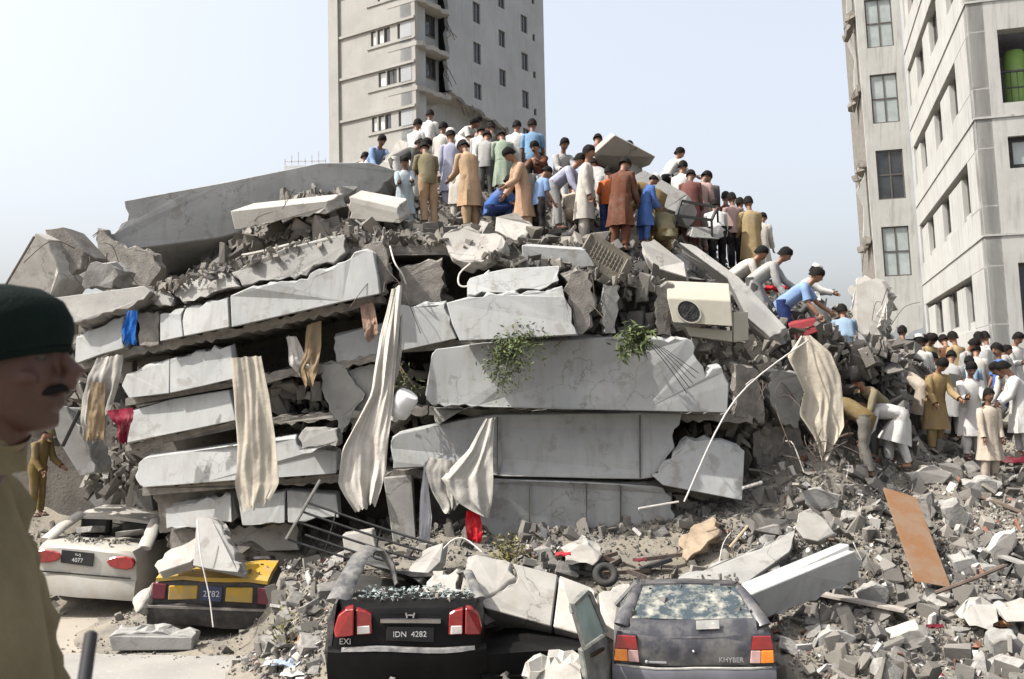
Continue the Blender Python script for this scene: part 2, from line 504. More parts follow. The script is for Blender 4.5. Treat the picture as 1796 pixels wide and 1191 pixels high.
UP_PTS = W([(60, 520, 16), (150, 515, 15.9), (260, 512, 15.3), (350, 488, 15.2), (430, 460, 15.2), (520, 430, 15.2), (600, 410, 15.3), (690, 410, 15.6), (780, 425, 15.6), (900, 440, 15.6), (1040, 440, 15.8), (1160, 492, 16),
    (1290, 570, 15.9), (1380, 592, 15.8), (300, 528, 16.6), (300, 518, 17.5), (300, 505, 18.8), (250, 495, 20), (400, 420, 18.2), (400, 360, 21), (560, 320, 21), (500, 345, 17.8), (560, 330, 18.2), (620, 325, 19),
    (711, 402, 17.8), (751, 392, 18.2), (825, 402, 18.2), (923, 420, 17.6), (1027, 428, 17.6), (1081, 436, 17.2), (760, 305, 22.3), (800, 303, 22.6), (900, 345, 20.2), (660, 345, 22), (620, 340, 22.5), (950, 370, 18.9), (1000, 330, 20.5), (1100, 330, 20), (1164, 322, 19.6), (1170, 435, 18.4),
    (1213, 440, 19.2), (1262, 478, 19.8), (1320, 490, 19.8), (1346, 540, 17.6), (1400, 565, 16.3), (1410, 530, 19.5), (1480, 545, 19), (1520, 570, 19.5), (1480, 600, 17.8), (1560, 692, 19.5), (1060, 292, 20.5), (1095, 297, 20)])
UP_PTS += [Vector(p) for p in ((-7, 17.5, 5.2), (-8.5, 16.5, 4.6), (-9.5, 18, 3.4), (-8, 22, 5.5), (-10, 22, 3), (-12, 18, 1.2), (-5, 26, 5.5), (-1, 28, 5.5), (-1, 25, 7.6), (2, 25, 7.2), (4, 24, 6.2), (6, 24, 4.6), (8, 24, 3.0), (3, 29, 4), (-6, 31, 1), (0, 33, 1), (8, 30, 1.5), (7.5, 19, 3.9), (8.6, 21, 2.8), (9.5, 18.5, 2.4), (10, 22, 2.4))]
up = Height(UP_PTS)
EDGE = [P(*q) for q in [(-40, 560, 18.8), (60, 520, 18.4), (270, 505, 17.7), (430, 450, 16.4), (600, 405, 16.2), (780, 420, 16.3), (1040, 435, 16.4), (1160, 487, 16.4), (1290, 566, 16.2), (1390, 594, 15.9), (1450, 640, 16.2), (1560, 695, 18)]]
def edge_y(x):
    for a, b in zip(EDGE, EDGE[1:]):
        if a.x <= x <= b.x: return a.y + (b.y - a.y) * (x - a.x) / (b.x - a.x)
    return EDGE[0].y if x < EDGE[0].x else EDGE[-1].y
def bump(x, y, s=1.0):
    return s * (.09 * noise.noise(Vector((x * 1.3, y * 1.3, .3))) + .06 * noise.noise(Vector((x * 3.1, y * 3.1, 4.3))) + .035 * noise.noise(Vector((x * 7, y * 7, 9.1))))

def grid_object(name, xs, ys, zf, m, label, skirt=None):
    mb = MB(); n = len(xs)
    vs = []
    for j, y in enumerate(ys):
        for i, x in enumerate(xs): vs.append(zf(i, j))
    fs = [(j * n + i, j * n + i + 1, (j + 1) * n + i + 1, (j + 1) * n + i) for j in range(len(ys) - 1) for i in range(n - 1)]
    mb.add(vs, fs)
    o = mb.build(name, m, origin=(0, 0, 0), smooth=True, fix=False)
    o['label'] = label; o['kind'] = 'structure'
    return o

g = MB(); g.add([(-1500, -200, -.06), (1500, -200, -.06), (1500, 2500, -.06), (-1500, 2500, -.06)], [(0, 1, 2, 3)])
o = g.build('ground', M_GROUND, origin=(0, 0, 0)); o['kind'] = 'structure'; o['label'] = 'flat dusty ground reaching to the horizon'
g = MB(); g.add([(-16, 2.5, -.03), (9, 2.5, -.03), (9, 11.2, -.03), (-2.2, 12.6, -.03), (-16, 14.2, -.03)], [(0, 1, 2, 3, 4)])
o = g.build('road', M_ROAD, origin=(0, 0, 0)); o['kind'] = 'structure'; o['label'] = 'pale dusty road surface in front of the wrecked cars'

xs = np.arange(-14, 19.01, .16); ys = np.arange(8, 34, .16)
X, Y = np.meshgrid(xs, ys)
LZ = low.grid(X, Y)
LZ += np.array([[bump(x, y, 1.0) for x in xs] for y in ys]) * np.clip((LZ + .1) * 4, 0, 1)
grid_object('rubble_slope', xs, ys, lambda i, j: (xs[i], ys[j], LZ[j, i]), M_MOUND, 'low slope of dusty broken rubble round the fallen building')
# the heap on top of the fallen building, with its steep front behind the facade
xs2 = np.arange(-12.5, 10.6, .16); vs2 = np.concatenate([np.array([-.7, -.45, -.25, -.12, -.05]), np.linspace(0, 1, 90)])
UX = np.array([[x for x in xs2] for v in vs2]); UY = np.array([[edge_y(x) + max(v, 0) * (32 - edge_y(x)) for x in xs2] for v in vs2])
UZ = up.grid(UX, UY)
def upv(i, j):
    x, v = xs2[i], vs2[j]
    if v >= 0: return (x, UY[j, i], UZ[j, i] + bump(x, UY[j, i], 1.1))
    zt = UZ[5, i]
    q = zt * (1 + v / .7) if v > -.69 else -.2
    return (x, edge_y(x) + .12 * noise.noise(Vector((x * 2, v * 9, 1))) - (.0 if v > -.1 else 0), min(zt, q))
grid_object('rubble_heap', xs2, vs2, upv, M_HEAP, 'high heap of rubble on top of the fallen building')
def up_z(x, y): return up(x, y) + bump(x, y, 1.1)
def low_z(x, y):
    z = low(x, y); return z + bump(x, y) * min(1, max(0, (z + .1) * 4))
def surf(x, y):
    a = low_z(x, y)
    if -12 < x < 10.4 and edge_y(x) <= y < 32: a = max(a, up_z(x, y))
    return a
def facade_z(x): return up(x, edge_y(x))

# ------------------------------------------------------------------ the tower block standing behind
M_TW = mat('tower_plaster', (.275, .268, .25), (.23, .225, .21), .5, .9, .1, 12, streak=(.22, .195, .17), streak_amt=.45, speck=((.2, .19, .175), .4, 1.2))
M_TG = mat('tower_plaster_shade', (.29, .30, .308), (.25, .258, .265), .5, .9, .1, 12, streak=(.155, .155, .155), streak_amt=.4)  # cool grey copy of the plaster, shade of the unlit sides put into its colour
M_GLASS = mat('dark_window_glass', (.035, .04, .045), (.02, .024, .03), 2, .12, spec=.6)
M_PGLASS = mat('pale_window_glass', (.30, .33, .33), (.22, .25, .25), 2, .25, spec=.5)
M_FRAME = mat('window_frame', (.09, .08, .07), (.06, .055, .05), 8, .6)
M_CURT = mat('window_curtain', (.62, .62, .60), (.45, .46, .46), 6, .8)

def wall_frame(c, d1, zlean=(0, 0)):
    """A wall's own frame: c the ground corner, d1 its unit direction; returns f(s, z, out) -> world point. out points to the viewer's side."""
    d1 = Vector((d1[0], d1[1], 0)).normalized()
    nrm = Vector((d1.y, -d1.x, 0))
    if nrm.y > 0: nrm = -nrm
    c = Vector(c)
    return lambda s, z, out=0.0: Vector((c.x + zlean[0] * z, c.y + zlean[1] * z, z)) + d1 * s + nrm * out

def wbox(mb, f, s0, s1, z0, z1, o0, o1):
    """A box on a wall frame from (s0, z0) to (s1, z1), between the offsets o0 and o1."""
    return mb.loft([[f(s0, z0, o0), f(s1, z0, o0), f(s1, z1, o0), f(s0, z1, o0)], [f(s0, z0, o1), f(s1, z0, o1), f(s1, z1, o1), f(s0, z1, o1)]])

def wall_grid(mb, f, s0, s1, z0, z1, holes, o0, o1):
    """A wall with rectangular holes, built as boxes between the holes' edges (each cell a box, cells butted)."""
    S = sorted({s0, s1} | {h[0] for h in holes} | {h[1] for h in holes}); S = [s for s in S if s0 <= s <= s1]
    for a, b in zip(S, S[1:]):
        cuts = sorted([(h[2], h[3]) for h in holes if h[0] <= a + 1e-6 and h[1] >= b - 1e-6])
        z = z0
        for h0, h1 in cuts:
            if h0 > z: wbox(mb, f, a, b, z, min(h0, z1), o0, o1)
            z = max(z, h1)
        if z < z1: wbox(mb, f, a, b, z, z1, o0, o1)

def window(parent, f, s0, s1, z0, z1, depth, glass=None, mull=1, trans=0, frame=M_FRAME, fw=.05, name='window'):
    """A window part (its frame) with a glass pane as sub-part, set back from the wall face by depth."""
    mb = MB()
    wbox(mb, f, s0, s0 + fw, z0, z1, -depth - .06, -depth); wbox(mb, f, s1 - fw, s1, z0, z1, -depth - .06, -depth)
    wbox(mb, f, s0 + fw, s1 - fw, z0, z0 + fw, -depth - .06, -depth); wbox(mb, f, s0 + fw, s1 - fw, z1 - fw, z1, -depth - .06, -depth)
    for k in range(mull):
        c = s0 + (s1 - s0) * (k + 1) / (mull + 1)
        wbox(mb, f, c - fw / 2, c + fw / 2, z0 + fw, z1 - fw, -depth - .055, -depth - .005)
    for k in range(trans):
        c = z0 + (z1 - z0) * (k + 1) / (trans + 1)
        wbox(mb, f, s0 + fw, s1 - fw, c - fw / 2, c + fw / 2, -depth - .052, -depth - .008)
    wf = mb.build(name, frame, parent, local=False)
    g = MB(); wbox(g, f, s0 + fw, s1 - fw, z0 + fw, z1 - fw, -depth - .045, -depth - .035)
    g.build('pane', glass or M_GLASS, wf, local=False)
    return wf

TC = Vector((-5.56, 58.0, 0)); DL = Vector((-.826, .563, 0)); DR = Vector((.563, .826, 0))
tower = thing('tower_block', 'tall grey tower block with a torn corner standing behind the collapsed building', 'building', tuple(TC))
fl = wall_frame(TC, DL); frr = wall_frame(TC, DR)
TOP = 33.0
ztops = [25.95 + 2.73 * k for k in range(-8, 3)]
mb = MB()
holes = []
lwin = {}
for i, zt in enumerate(ztops):
    if zt > TOP - 1: continue
    rg = random.Random(i * 3 + 1)
    pat = [(.35, 1.35), (1.5, 2.3), (2.4, 3.0)] if i % 2 else [(.3, 1.4), (2.0, 2.5), (2.55, 3.05), (3.2, 3.6)]
    lwin[i] = pat
    for a, b in pat: holes.append((a, b, zt - 1.05, zt - .1))
wall_grid(mb, fl, 0, 6.3, 0, TOP, holes, -.35, -.02)
wbox(mb, fl, 6.3, 7.15, 0, TOP, -.35, .16)                      # the pilaster at the far corner
mb.build('wall', M_TW, tower, local=False)
for i, zt in enumerate(ztops):
    if i not in lwin: continue
    for j, (a, b) in enumerate(lwin[i]):
        window(tower, fl, a, b, zt - 1.05, zt - .1, .12, M_CURT if (i * 3 + j) % 3 != 1 else M_GLASS, 1 if b - a > .7 else 0, fw=.07)
    lg = MB(); wbox(lg, fl, .0, 6.3, zt - .04, zt + .12, -.01, .10)
    lg.build('ledge', M_TW, tower, local=False)
    lg = MB(); wbox(lg, fl, .0, 3.9, zt - 1.25, zt - 1.17, -.015, .05)
    lg.build('sill', M_TW, tower, local=False)
# right-hand side, its lower corner torn away
S0 = 3.2
def rz(s): return 22.6 - (s - S0) * .2
holes = []
rw = []
for k in range(-7, 3):
    rw += [(6.0, 6.85, 24.8 + 2.73 * k, 26.2 + 2.73 * k), (8.95, 9.75, 26.75 + 2.73 * k, 28.0 + 2.73 * k - .1), (11.75, 12.6, 25.85 + 2.73 * k, 27.1 + 2.73 * k), (13.25, 13.6, 25.6 + 2.73 * k, 26.1 + 2.73 * k)]
rw = [h for h in rw if h[3] < TOP - .3 and (h[0] > 10.2 or h[2] > 21.9) and h[2] > 1]
mb = MB()
wall_grid(mb, frr, 3.6, 10.0, 22.4, TOP, [h for h in rw if h[0] < 10], -.3, 0)
wall_grid(mb, frr, 10.0, 14.8, 0, TOP, [h for h in rw if h[0] > 10], -.3, 0)
rg = random.Random(4)
top = [(3.6, 22.4), (10.0, 22.4)]; n = 26
low_e = [(3.6 + 6.4 * k / n, 22.4 - .15 - .95 * (k / n) - rg.uniform(0, .3)) for k in range(n + 1)]
mb.loft([[frr(s, z, 0) for s, z in [(3.6, 22.4)] + low_e + [(10.0, 22.4)]], [frr(s, z, -.3) for s, z in [(3.6, 22.4)] + low_e + [(10.0, 22.4)]]])
edge = [(3.6, 22.3)] + [(3.05 + rg.uniform(0, .4), 22.3 + k * .45) for k in range(25)] + [(3.6, TOP)]
mb.loft([[frr(s, min(z, TOP), 0) for s, z in edge], [frr(s, min(z, TOP), -.3) for s, z in edge]])
mb.build('wall', M_TG, tower, local=False)
for h in rw: window(tower, frr, *h, .1, M_GLASS, 1 if h[1] - h[0] > .5 else 0, fw=.06)
mb = MB()
wbox(mb, frr, .02, 1.35, 0, TOP, -1.2, -.25)
mb.build('corner_column', M_TG, tower, local=False, bevel=.03)
for k, z in enumerate((30.0, 27.25, 24.5, 21.75)):
    rg = random.Random(k)
    outl = [(-.05, z), (3.25, z)]
    pts = [(0, -2.2), (0, .12)] + [(s, .25 + rg.uniform(-.12, .16)) for s in np.linspace(.3, 3.2, 12)] + [(3.3, -2.2)]
    mb = MB(); mb.loft([[frr(s, z + .02 * math.sin(s * 5), o) for s, o in pts], [frr(s, z - .28, o) for s, o in pts]])
    mb.build('torn_floor_slab', M_TW, tower, local=False)
mb = MB()
wbox(mb, frr, 1.36, 9.6, 0, 22.2, -1.7, -1.5)
wbox(mb, frr, 1.36, 3.3, 22.2, TOP, -.95, -.8)
wbox(mb, frr, 9.6, 9.9, 0, 21.5, -1.7, -.31)
mb.build('inner_wall', M_TG, tower, local=False)
mb = MB(); wbox(mb, frr, 3.4, 9.9, 22.0, 22.2, -1.5, -.31)
mb.build('inner_ceiling', M_TW, tower, local=False)
for z in (19.1, 22.9, 25.6, 28.4): window(tower, frr, 1.9, 2.9, z, z + 1.5, 1.42 if z < 22 else .72, M_GLASS, 1, fw=.07, name='inner_window')
mb = MB(); wbox(mb, frr, 7.0, 9.4, 17.6, 20.5, -1.49, -1.46)
mb.build('opening_shade_panel', M_DARK, tower, local=False)  # dark panel on the inner wall in place of the shade in an opening
mb = MB()
mb.loft([[fl(0, 0, -.4), fl(6.5, 0, -.4), fl(6.5, 0, -.4) + DR * 14.4, fl(0, 0, -2.8) + DR * 14.4, fl(0, 0, -2.8)], [fl(0, TOP, -.4), fl(6.5, TOP, -.4), fl(6.5, TOP, -.4) + DR * 14.4, fl(0, TOP, -2.8) + DR * 14.4, fl(0, TOP, -2.8)]])
mb.v = [tuple(Vector(p)) for p in mb.v]
mb = MB(); wbox(mb, fl, 0.0, 7.1, TOP, TOP + .3, -14, .15)
mb.build('roof', M_TW, tower, local=False)
mb = MB()
far = lambda s, z: fl(s, z, -14.5)
mb.loft([[fl(7.1, 0, -.36), fl(7.1, TOP, -.36), fl(7.1, TOP, -14.6), fl(7.1, 0, -14.6)], [fl(6.8, 0, -.36), fl(6.8, TOP, -.36), fl(6.8, TOP, -14.6), fl(6.8, 0, -14.6)]])
mb.loft([[fl(6.8, 0, -14.3), fl(6.8, TOP, -14.3), fl(.3, TOP, -14.3), fl(.3, 0, -14.3)], [fl(6.8, 0, -14.6), fl(6.8, TOP, -14.6), fl(.3, TOP, -14.6), fl(.3, 0, -14.6)]])
mb.build('rear_wall', M_TG, tower, local=False)
for k in range(14):                                              # steel dangling from the torn edges
    rg = random.Random(90 + k)
    s = rg.uniform(3.3, 9.5) if k > 5 else rg.uniform(2.9, 3.3)
    z = 22.0 - (s - 3.6) * .15 if k > 5 else rg.uniform(22.5, 30)
    pts = [frr(s, z, -.1), frr(s + rg.uniform(-.3, .3), z - rg.uniform(.3, .5), .2), frr(s + rg.uniform(-.5, .7), z - rg.uniform(.5, 1.3), rg.uniform(.1, .5))]
    wire_pts('steel_bar', pts, .022, M_STEEL, parent=tower, n=5)

# ------------------------------------------------------------------ the damaged apartment building on the right
M_AP = mat('apartment_plaster', (.345, .345, .328), (.295, .295, .282), .8, .9, .1, 14, streak=(.17, .16, .145), streak_amt=.7, speck=((.26, .25, .23), .3, 2))
C0 = P(1748, 675, 24.0); CT = P(1693, 0, 24.0)
lean = ((CT.x - C0.x) / (CT.z - C0.z), (CT.y - C0.y) / (CT.z - C0.z))
base = Vector((C0.x - lean[0] * C0.z, C0.y - lean[1] * C0.z, 0))
apt = thing('apartment_building', 'pale damaged apartment building with slanting rows of windows beside the rubble', 'building', tuple(base))
DS = Vector((.298, 1, 0)).normalized(); DF = Vector((1, -.298, 0)).normalized()
fs_ = wall_frame(base, DS, lean)
_n = Vector((-DS.y, DS.x, 0))
def fside(s, z, out=0.0):
    return Vector((base.x + lean[0] * z, base.y + lean[1] * z, z)) + DS * s + _n * out
ff = wall_frame(base, DF, lean)
ATOP = 22.0; SL = 13.0
# side wall: proud spandrels, set-back strips holding windows and infill panels
storeys = [6.15 + 2.95 * k for k in range(-2, 6)]               # tops of the window strips
sp, z = MB(), 0.0
back = MB(); wbox(back, fside, 0.3, SL, 0, ATOP, -.55, -.40)
back.build('inner_wall', M_AP, apt, local=False)
for i, zt in enumerate(storeys):
    zb = zt - 1.45
    if zb > z: wbox(sp, fside, 0, SL, z, zb, -.39, 0)
    wbox(sp, fside, 0, 1.6 if i % 2 else 2.3, zb, zt, -.39, 0)
    wbox(sp, fside, SL - .5, SL, zb, zt, -.39, 0)
    z = zt
wbox(sp, fside, 0, SL, z, ATOP, -.39, 0)
sp.build('side_wall', M_AP, apt, local=False, bevel=.01)
for i, zt in enumerate(storeys):
    s = 1.6 if i % 2 else 2.3
    zb = zt - 1.45
    k = 0
    rg = random.Random(i + 5)
    while s < SL - .6:
        wwid = rg.uniform(1.5, 2.0) if k % 2 == 0 else rg.uniform(1.4, 2.4)
        e = min(s + wwid, SL - .5)
        if k % 2 == 0:
            window(apt, fside, s, e, zb + .25, zt - .02, .22, M_GLASS, 2, fw=.06)
            p = MB(); wbox(p, fside, s, e, zb, zb + .25, -.38, -.14); p.build('window_sill', M_AP, apt, local=False)
        else:
            p = MB(); wbox(p, fside, s + .003, e - .003, zb + .003, zt - .16, -.38, -.07); p.build('infill_panel', M_AP, apt, local=False, bevel=.01)
        s = e; k += 1
for i, zt in enumerate(storeys):                                # drip mouldings
    p = MB()
    wbox(p, fside, -.03, SL, zt + .74, zt + .79, .002, .03)
    p.build('moulding', M_AP, apt, local=False)
    p = MB()
    wbox(p, ff, -.002, 9, zt + .74, zt + .79, .002, .03)
    p.build('moulding', M_AP, apt, local=False)
# front wall
fh = [(.66, 4.2, 10.2, 12.05), (.70, 2.6, 8.55, 9.35), (.70, 2.4, 4.0, 6.2), (.66, 4.2, 16.1, 18.0), (4.8, 6.4, 8.5, 9.6), (4.8, 6.4, 4.2, 6.0)]
fw_ = MB(); wall_grid(fw_, ff, 0, 9, 0, ATOP, fh, -.4, 0)
fw_.build('front_wall', M_AP, apt, local=False)
window(apt, ff, *fh[1], .15, M_PGLASS, 1, fw=.12, frame=M_BLACK)
window(apt, ff, *fh[2], .2, M_GLASS, 2, fw=.07); window(apt, ff, *fh[4], .15, M_GLASS, 1); window(apt, ff, *fh[5], .15, M_GLASS, 1); window(apt, ff, *fh[3], .5, M_GLASS, 1)
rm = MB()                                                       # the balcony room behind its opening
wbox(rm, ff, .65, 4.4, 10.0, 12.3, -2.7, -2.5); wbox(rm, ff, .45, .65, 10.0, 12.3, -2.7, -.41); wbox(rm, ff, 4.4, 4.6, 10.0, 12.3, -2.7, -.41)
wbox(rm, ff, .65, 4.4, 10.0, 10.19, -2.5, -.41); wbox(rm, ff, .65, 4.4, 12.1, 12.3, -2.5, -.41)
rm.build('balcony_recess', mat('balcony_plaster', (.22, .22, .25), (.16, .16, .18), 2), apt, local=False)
gr = MB()
for k in range(22): wbox(gr, ff, 0.75 + k * .155, .77 + k * .155, 10.22, 11.0, -.2, -.18)
wbox(gr, ff, .66, 4.2, 11.0, 11.05, -.22, -.16); wbox(gr, ff, .66, 4.2, 10.6, 10.63, -.215, -.165)
gr.build('balcony_railing', M_BLACK, apt, local=False)
tk = MB(); c = ff(1.15, 10.2, -1.0)
tk.loft([[c + Vector((r * math.cos(t), r * math.sin(t), z)) for t in np.linspace(0, 2 * math.pi, 19)[:-1]] for r, z in ((.25, 0), (.26, .05), (.26, 1.45), (.22, 1.56), (.08, 1.6))])
tag(tk.build('water_tank', mat('green_plastic', (.22, .36, .10), (.17, .29, .08), 2, .5), smooth=40), 'tall green water tank standing on the upper balcony', 'tank')
# the bay with the four-pane windows, beyond the side wall's far end
bc = fside(SL, 0, 0); bc.z = 0
fb = lambda s, z, out=0.0: Vector((bc.x + lean[0] * z, bc.y + lean[1] * z, z)) - DF * s - _n * 0 + Vector((DF.y, -DF.x, 0)) * out
bw = [(.33, 1.30, 13.2 + 2.95 * k, 15.1 + 2.95 * k) for k in range(-2, 3)]
b = MB(); wall_grid(b, fb, 0.02, 1.62, 6.15, ATOP, bw, -.3, 0)
b.build('bay_wall', M_AP, apt, local=False)
for i, h in enumerate(bw): window(apt, fb, *h, .06, M_PGLASS if i != 1 else M_GLASS, 1, 1, fw=.05)
rg = random.Random(5)
b = MB()
ragged = [(.02, 6.15)] + [(.1 + k * .15, 6.15 - .5 - rg.uniform(0, .55) - (.25 if 3 < k < 8 else 0)) for k in range(11)] + [(1.62, 6.15)]
b.loft([[fb(s, z, 0) for s, z in ragged], [fb(s, z, -.3) for s, z in ragged]])
b.build('broken_wall_edge', M_AP, apt, local=False)
for k in range(7):                                              # torn floor slabs and wall stubs down the open side
    z = 5.9 + 2.98 * k
    pts = [(1.62, -.35), (1.62, -3.5), (1.85 + rg.uniform(-.1, .2), -3.3)] + [(1.75 + rg.uniform(-.05, .22), o) for o in (-2.6, -2.0, -1.4, -.9, -.4)]
    b = MB(); b.loft([[fb(s, z + .01 * i, o) for i, (s, o) in enumerate(pts)], [fb(s + rg.uniform(-.08, .08), z - .22, o) for s, o in pts]])
    b.build('torn_floor_slab', M_RAW, apt, local=False)
    if k in (1, 3, 4, 6, 5):
        q = rg.uniform(1.8, 2.0)
        pts = [(1.64, z + .02), (q, z + .02), (q + rg.uniform(-.1, .25), z + .9), (q - .12, z + 1.3), (q + rg.uniform(-.1, .2), z + 2.0), (q - .2, z + 2.5), (1.64, z + 2.7)]
        b = MB(); b.loft([[fb(s, zz, -.9 - k * .1) for s, zz in pts], [fb(s, zz, -1.15 - k * .1) for s, zz in pts]])
        b.build('torn_wall', M_AP, apt, local=False, bevel=.01)
    for j in range(2):
        a = fb(1.8, z - .1, -.4 - j * .7)
        wire_pts('steel_bar', [a, a - DF * rg.uniform(.05, .2) + Vector((0, 0, rg.uniform(-.5, -.1))), a - DF * rg.uniform(.05, .3) + Vector((0, -.1, rg.uniform(-1.2, -.5)))], .014, M_STEEL, parent=apt, n=4)
b = MB(); wbox(b, fb, 1.3, 1.6, 0, ATOP, -8, -.31); b.build('torn_side_wall', M_RAW, apt, local=False)
b = MB(); wbox(b, fb, -.05, 1.2, 0, 5.0, -3.2, -3.0); b.build('void_shade_panel', M_DARK, apt, local=False)  # dark-coloured sheet standing in for the shade in the void under the bay
b = MB(); wbox(b, ff, .0, 9, ATOP, ATOP + .3, -14.5, .2); b.build('roof', M_AP, apt, local=False)
b = MB(); wbox(b, ff, 8.6, 9, 0, ATOP, -14.5, -.41); b.build('far_wall', M_AP, apt, local=False)

# a wall behind the crowd, on the far right
wl = MB(); a, c = P(1752, 640, 22.6), P(1850, 655, 21.8)
wl.loft([[Vector((a.x, a.y, 1.5)), Vector((c.x + 3, c.y - .8, 1.5)), Vector((c.x + 3, c.y - .8, 3.75)), Vector((a.x, a.y, 3.75))], [Vector((a.x, a.y + .25, 1.5)), Vector((c.x + 3, c.y - .55, 1.5)), Vector((c.x + 3, c.y - .55, 3.75)), Vector((a.x, a.y + .25, 3.75))]])
tag(wl.build('boundary_wall', M_AP, bevel=.01), 'low grey plaster wall behind the crowd below the apartment building', 'wall')
# a thin mast line and far rooftop frames on the skyline at the left
fr = MB()
c = P(500, 292, 60)
for i in range(7):
    fr.bar(c + Vector((i * .42, 0, -3)), c + Vector((i * .42, 0, .5 + .2 * (i % 3))), .05)
fr.bar(c + Vector((0, 0, .3)), c + Vector((2.6, 0, .3)), .05); fr.bar(c + Vector((0, 0, -3)), c + Vector((2.6, 0, -3)), .3, 6)
tag(fr.build('rooftop_railing', mat('pale_rail', (.5, .5, .5), (.4, .4, .4), 3)), 'faint grey railing frame on the skyline beside the tower block', 'railing')
# ------------------------------------------------------------------ the fallen building: stacked spandrels and floors
DX = [(-100, 15.9), (60, 15.2), (250, 14.6), (450, 14.1), (700, 13.95), (1000, 13.85), (1300, 14.1), (1500, 15)]
def DD(x):
    for (a, p), (b, q) in zip(DX, DX[1:]):
        if a <= x <= b: return p + (q - p) * (x - a) / (b - a)
    return DX[-1][1]
ruin = thing('collapsed_building', 'collapsed apartment block whose pale concrete floors lie stacked on each other', 'building', (-.5, 14.5, .8))
def span(px, row, slope=0.0, br=(), tilt=.13, ex=(0, .32, .03), seed=1, m=None, name='spandrel_panel', bevel=.012, amp=.035, turn=0.0):
    v = [y - slope * x for x, y in px]
    lo, hi = min(v), max(v)
    xm = sum(x for x, y in px) / len(px)
    pts = [(x, y, DD(x) + row + tilt * (hi - q) / max(hi - lo, 1) + turn * (x - xm) / 100) for (x, y), q in zip(px, v)]
    return slab(name, pts, 14, ex, br, seed, m or M_SPAN, parent=ruin, bevel=bevel, amp=amp)

s1 = -.19
# uppermost floor edge, left half
span([(133, 591), (176, 574), (217, 554), (217, 611), (176, 622), (131, 639)], .25, -.3, (0, 1, 2), seed=2)
span([(243, 549), (276, 546), (279, 605), (262, 609), (245, 607)], .33, s1, (0, 1, 3, 4), seed=3, m=M_RAW)
span([(281, 551), (324, 541), (318, 562), (321, 590), (281, 599)], .2, s1, (0, 1), seed=4)
span([(326, 541), (400, 523), (402, 574), (323, 590), (320, 563)], .2, s1, (0, 4), seed=5)
span([(404, 519), (442, 503), (482, 496), (539, 490), (552, 474), (583, 471), (605, 458), (632, 439), (655, 441), (657, 455), (663, 486), (666, 515), (406, 574)], .15, s1, (1, 2, 3, 4, 5, 6, 7), seed=6)
span([(634, 436), (674, 414), (680, 450), (678, 511), (668, 515), (664, 486), (658, 450)], .35, s1, (0, 1, 2, 3, 4, 5, 6), seed=7, m=M_RAW, amp=.05)
span([(405, 478), (429, 465), (497, 437), (581, 416), (609, 412), (607, 442), (585, 462), (550, 466), (537, 484), (469, 492), (442, 498), (425, 501)], .33, s1, (0, 3, 4, 5, 6, 7, 8, 9, 10, 11), seed=8, tilt=.2, m=M_SLAB)
span([(298, 507), (333, 489), (371, 477), (403, 480), (422, 502), (371, 514), (361, 522), (321, 530), (306, 519)], .28, s1, (0, 2, 3, 4, 5, 6, 7, 8), seed=9, tilt=.2, m=M_SLAB)
span([(258, 525), (275, 512), (296, 508), (306, 523), (300, 537), (278, 536)], .3, s1, (0, 1, 2, 3, 4, 5), seed=10, m=M_SLAB)
span([(88, 523), (181, 511), (252, 501), (264, 511), (252, 526), (214, 543), (156, 561), (123, 564), (111, 541)], .1, s1, (2, 3, 4, 5, 6), seed=11, tilt=.1, m=M_SLAB, ex=(0, 1.2, -.12))
# uppermost floor edge, right half
span([(700, 536), (781, 530), (790, 569), (801, 594), (698, 617)], .3, -.1, (0, 1), seed=12)
span([(783, 531), (824, 520), (869, 516), (902, 513), (947, 512), (987, 501), (995, 531), (1003, 556), (1012, 587), (937, 592), (806, 598), (793, 569)], -.36, -.04, (1, 2, 3, 4, 5, 6, 7), seed=13)
span([(819, 496), (824, 488), (859, 477), (889, 471), (982, 466), (981, 492), (947, 509), (902, 510), (869, 513), (821, 517)], -.12, -.04, (4, 5, 6, 7, 8), seed=14, tilt=.22, ex=(0, .8, 0))
span([(990, 486), (1033, 478), (1040, 520), (1035, 571), (1023, 586), (1014, 586), (1004, 556), (996, 530)], -.22, 0, tuple(range(8)), seed=15, m=M_RAW, amp=.06)
# the big plain panel and the rows below it
span([(755, 640), (765, 612), (845, 603), (980, 597), (1080, 592), (1151, 594), (1215, 598), (1223, 631), (1234, 643), (1238, 660), (1249, 646), (1266, 643), (1278, 674), (1276, 724), (980, 718), (850, 714), (758, 712), (747, 700)], -.1, 0, (0, 5, 6, 7, 8, 9, 10, 11, 15, 16), seed=17, tilt=.14)
span([(756, 717), (811, 719), (766, 748)], .1, 0, (2,), seed=18, m=M_SLAB)
span([(1206, 769), (1251, 773), (1283, 780), (1306, 791), (1304, 840), (1302, 878), (1163, 851), (1147, 836), (1158, 820), (1191, 788)], -.12, .1, (0, 1, 2, 7, 8, 9), seed=22, tilt=.3)
span([(1152, 856), (1222, 880), (1250, 905), (1192, 950), (1184, 872)], .35, 0, (0, 1, 2), seed=27, m=M_RAW)
span([(672, 838), (722, 834), (730, 952), (690, 958)], .3, 0, (2,), seed=28, m=M_SLAB)
span([(685, 775), (700, 760), (820, 735), (869, 727), (1120, 724), (1195, 726), (1192, 745), (1180, 765), (1184, 785), (1165, 815), (1145, 838), (1124, 841), (882, 836), (760, 818), (690, 822)], .1, 0, (0, 5, 6, 7, 8, 9, 14), seed=20, tilt=.2)
span([(845, 850), (868, 839), (925, 842), (1026, 846), (1151, 853), (1178, 872), (1186, 948), (1089, 964), (1028, 961), (932, 951), (870, 942), (842, 920)], .19, 0, (0, 4, 5, 10, 11), seed=24, tilt=-.05)
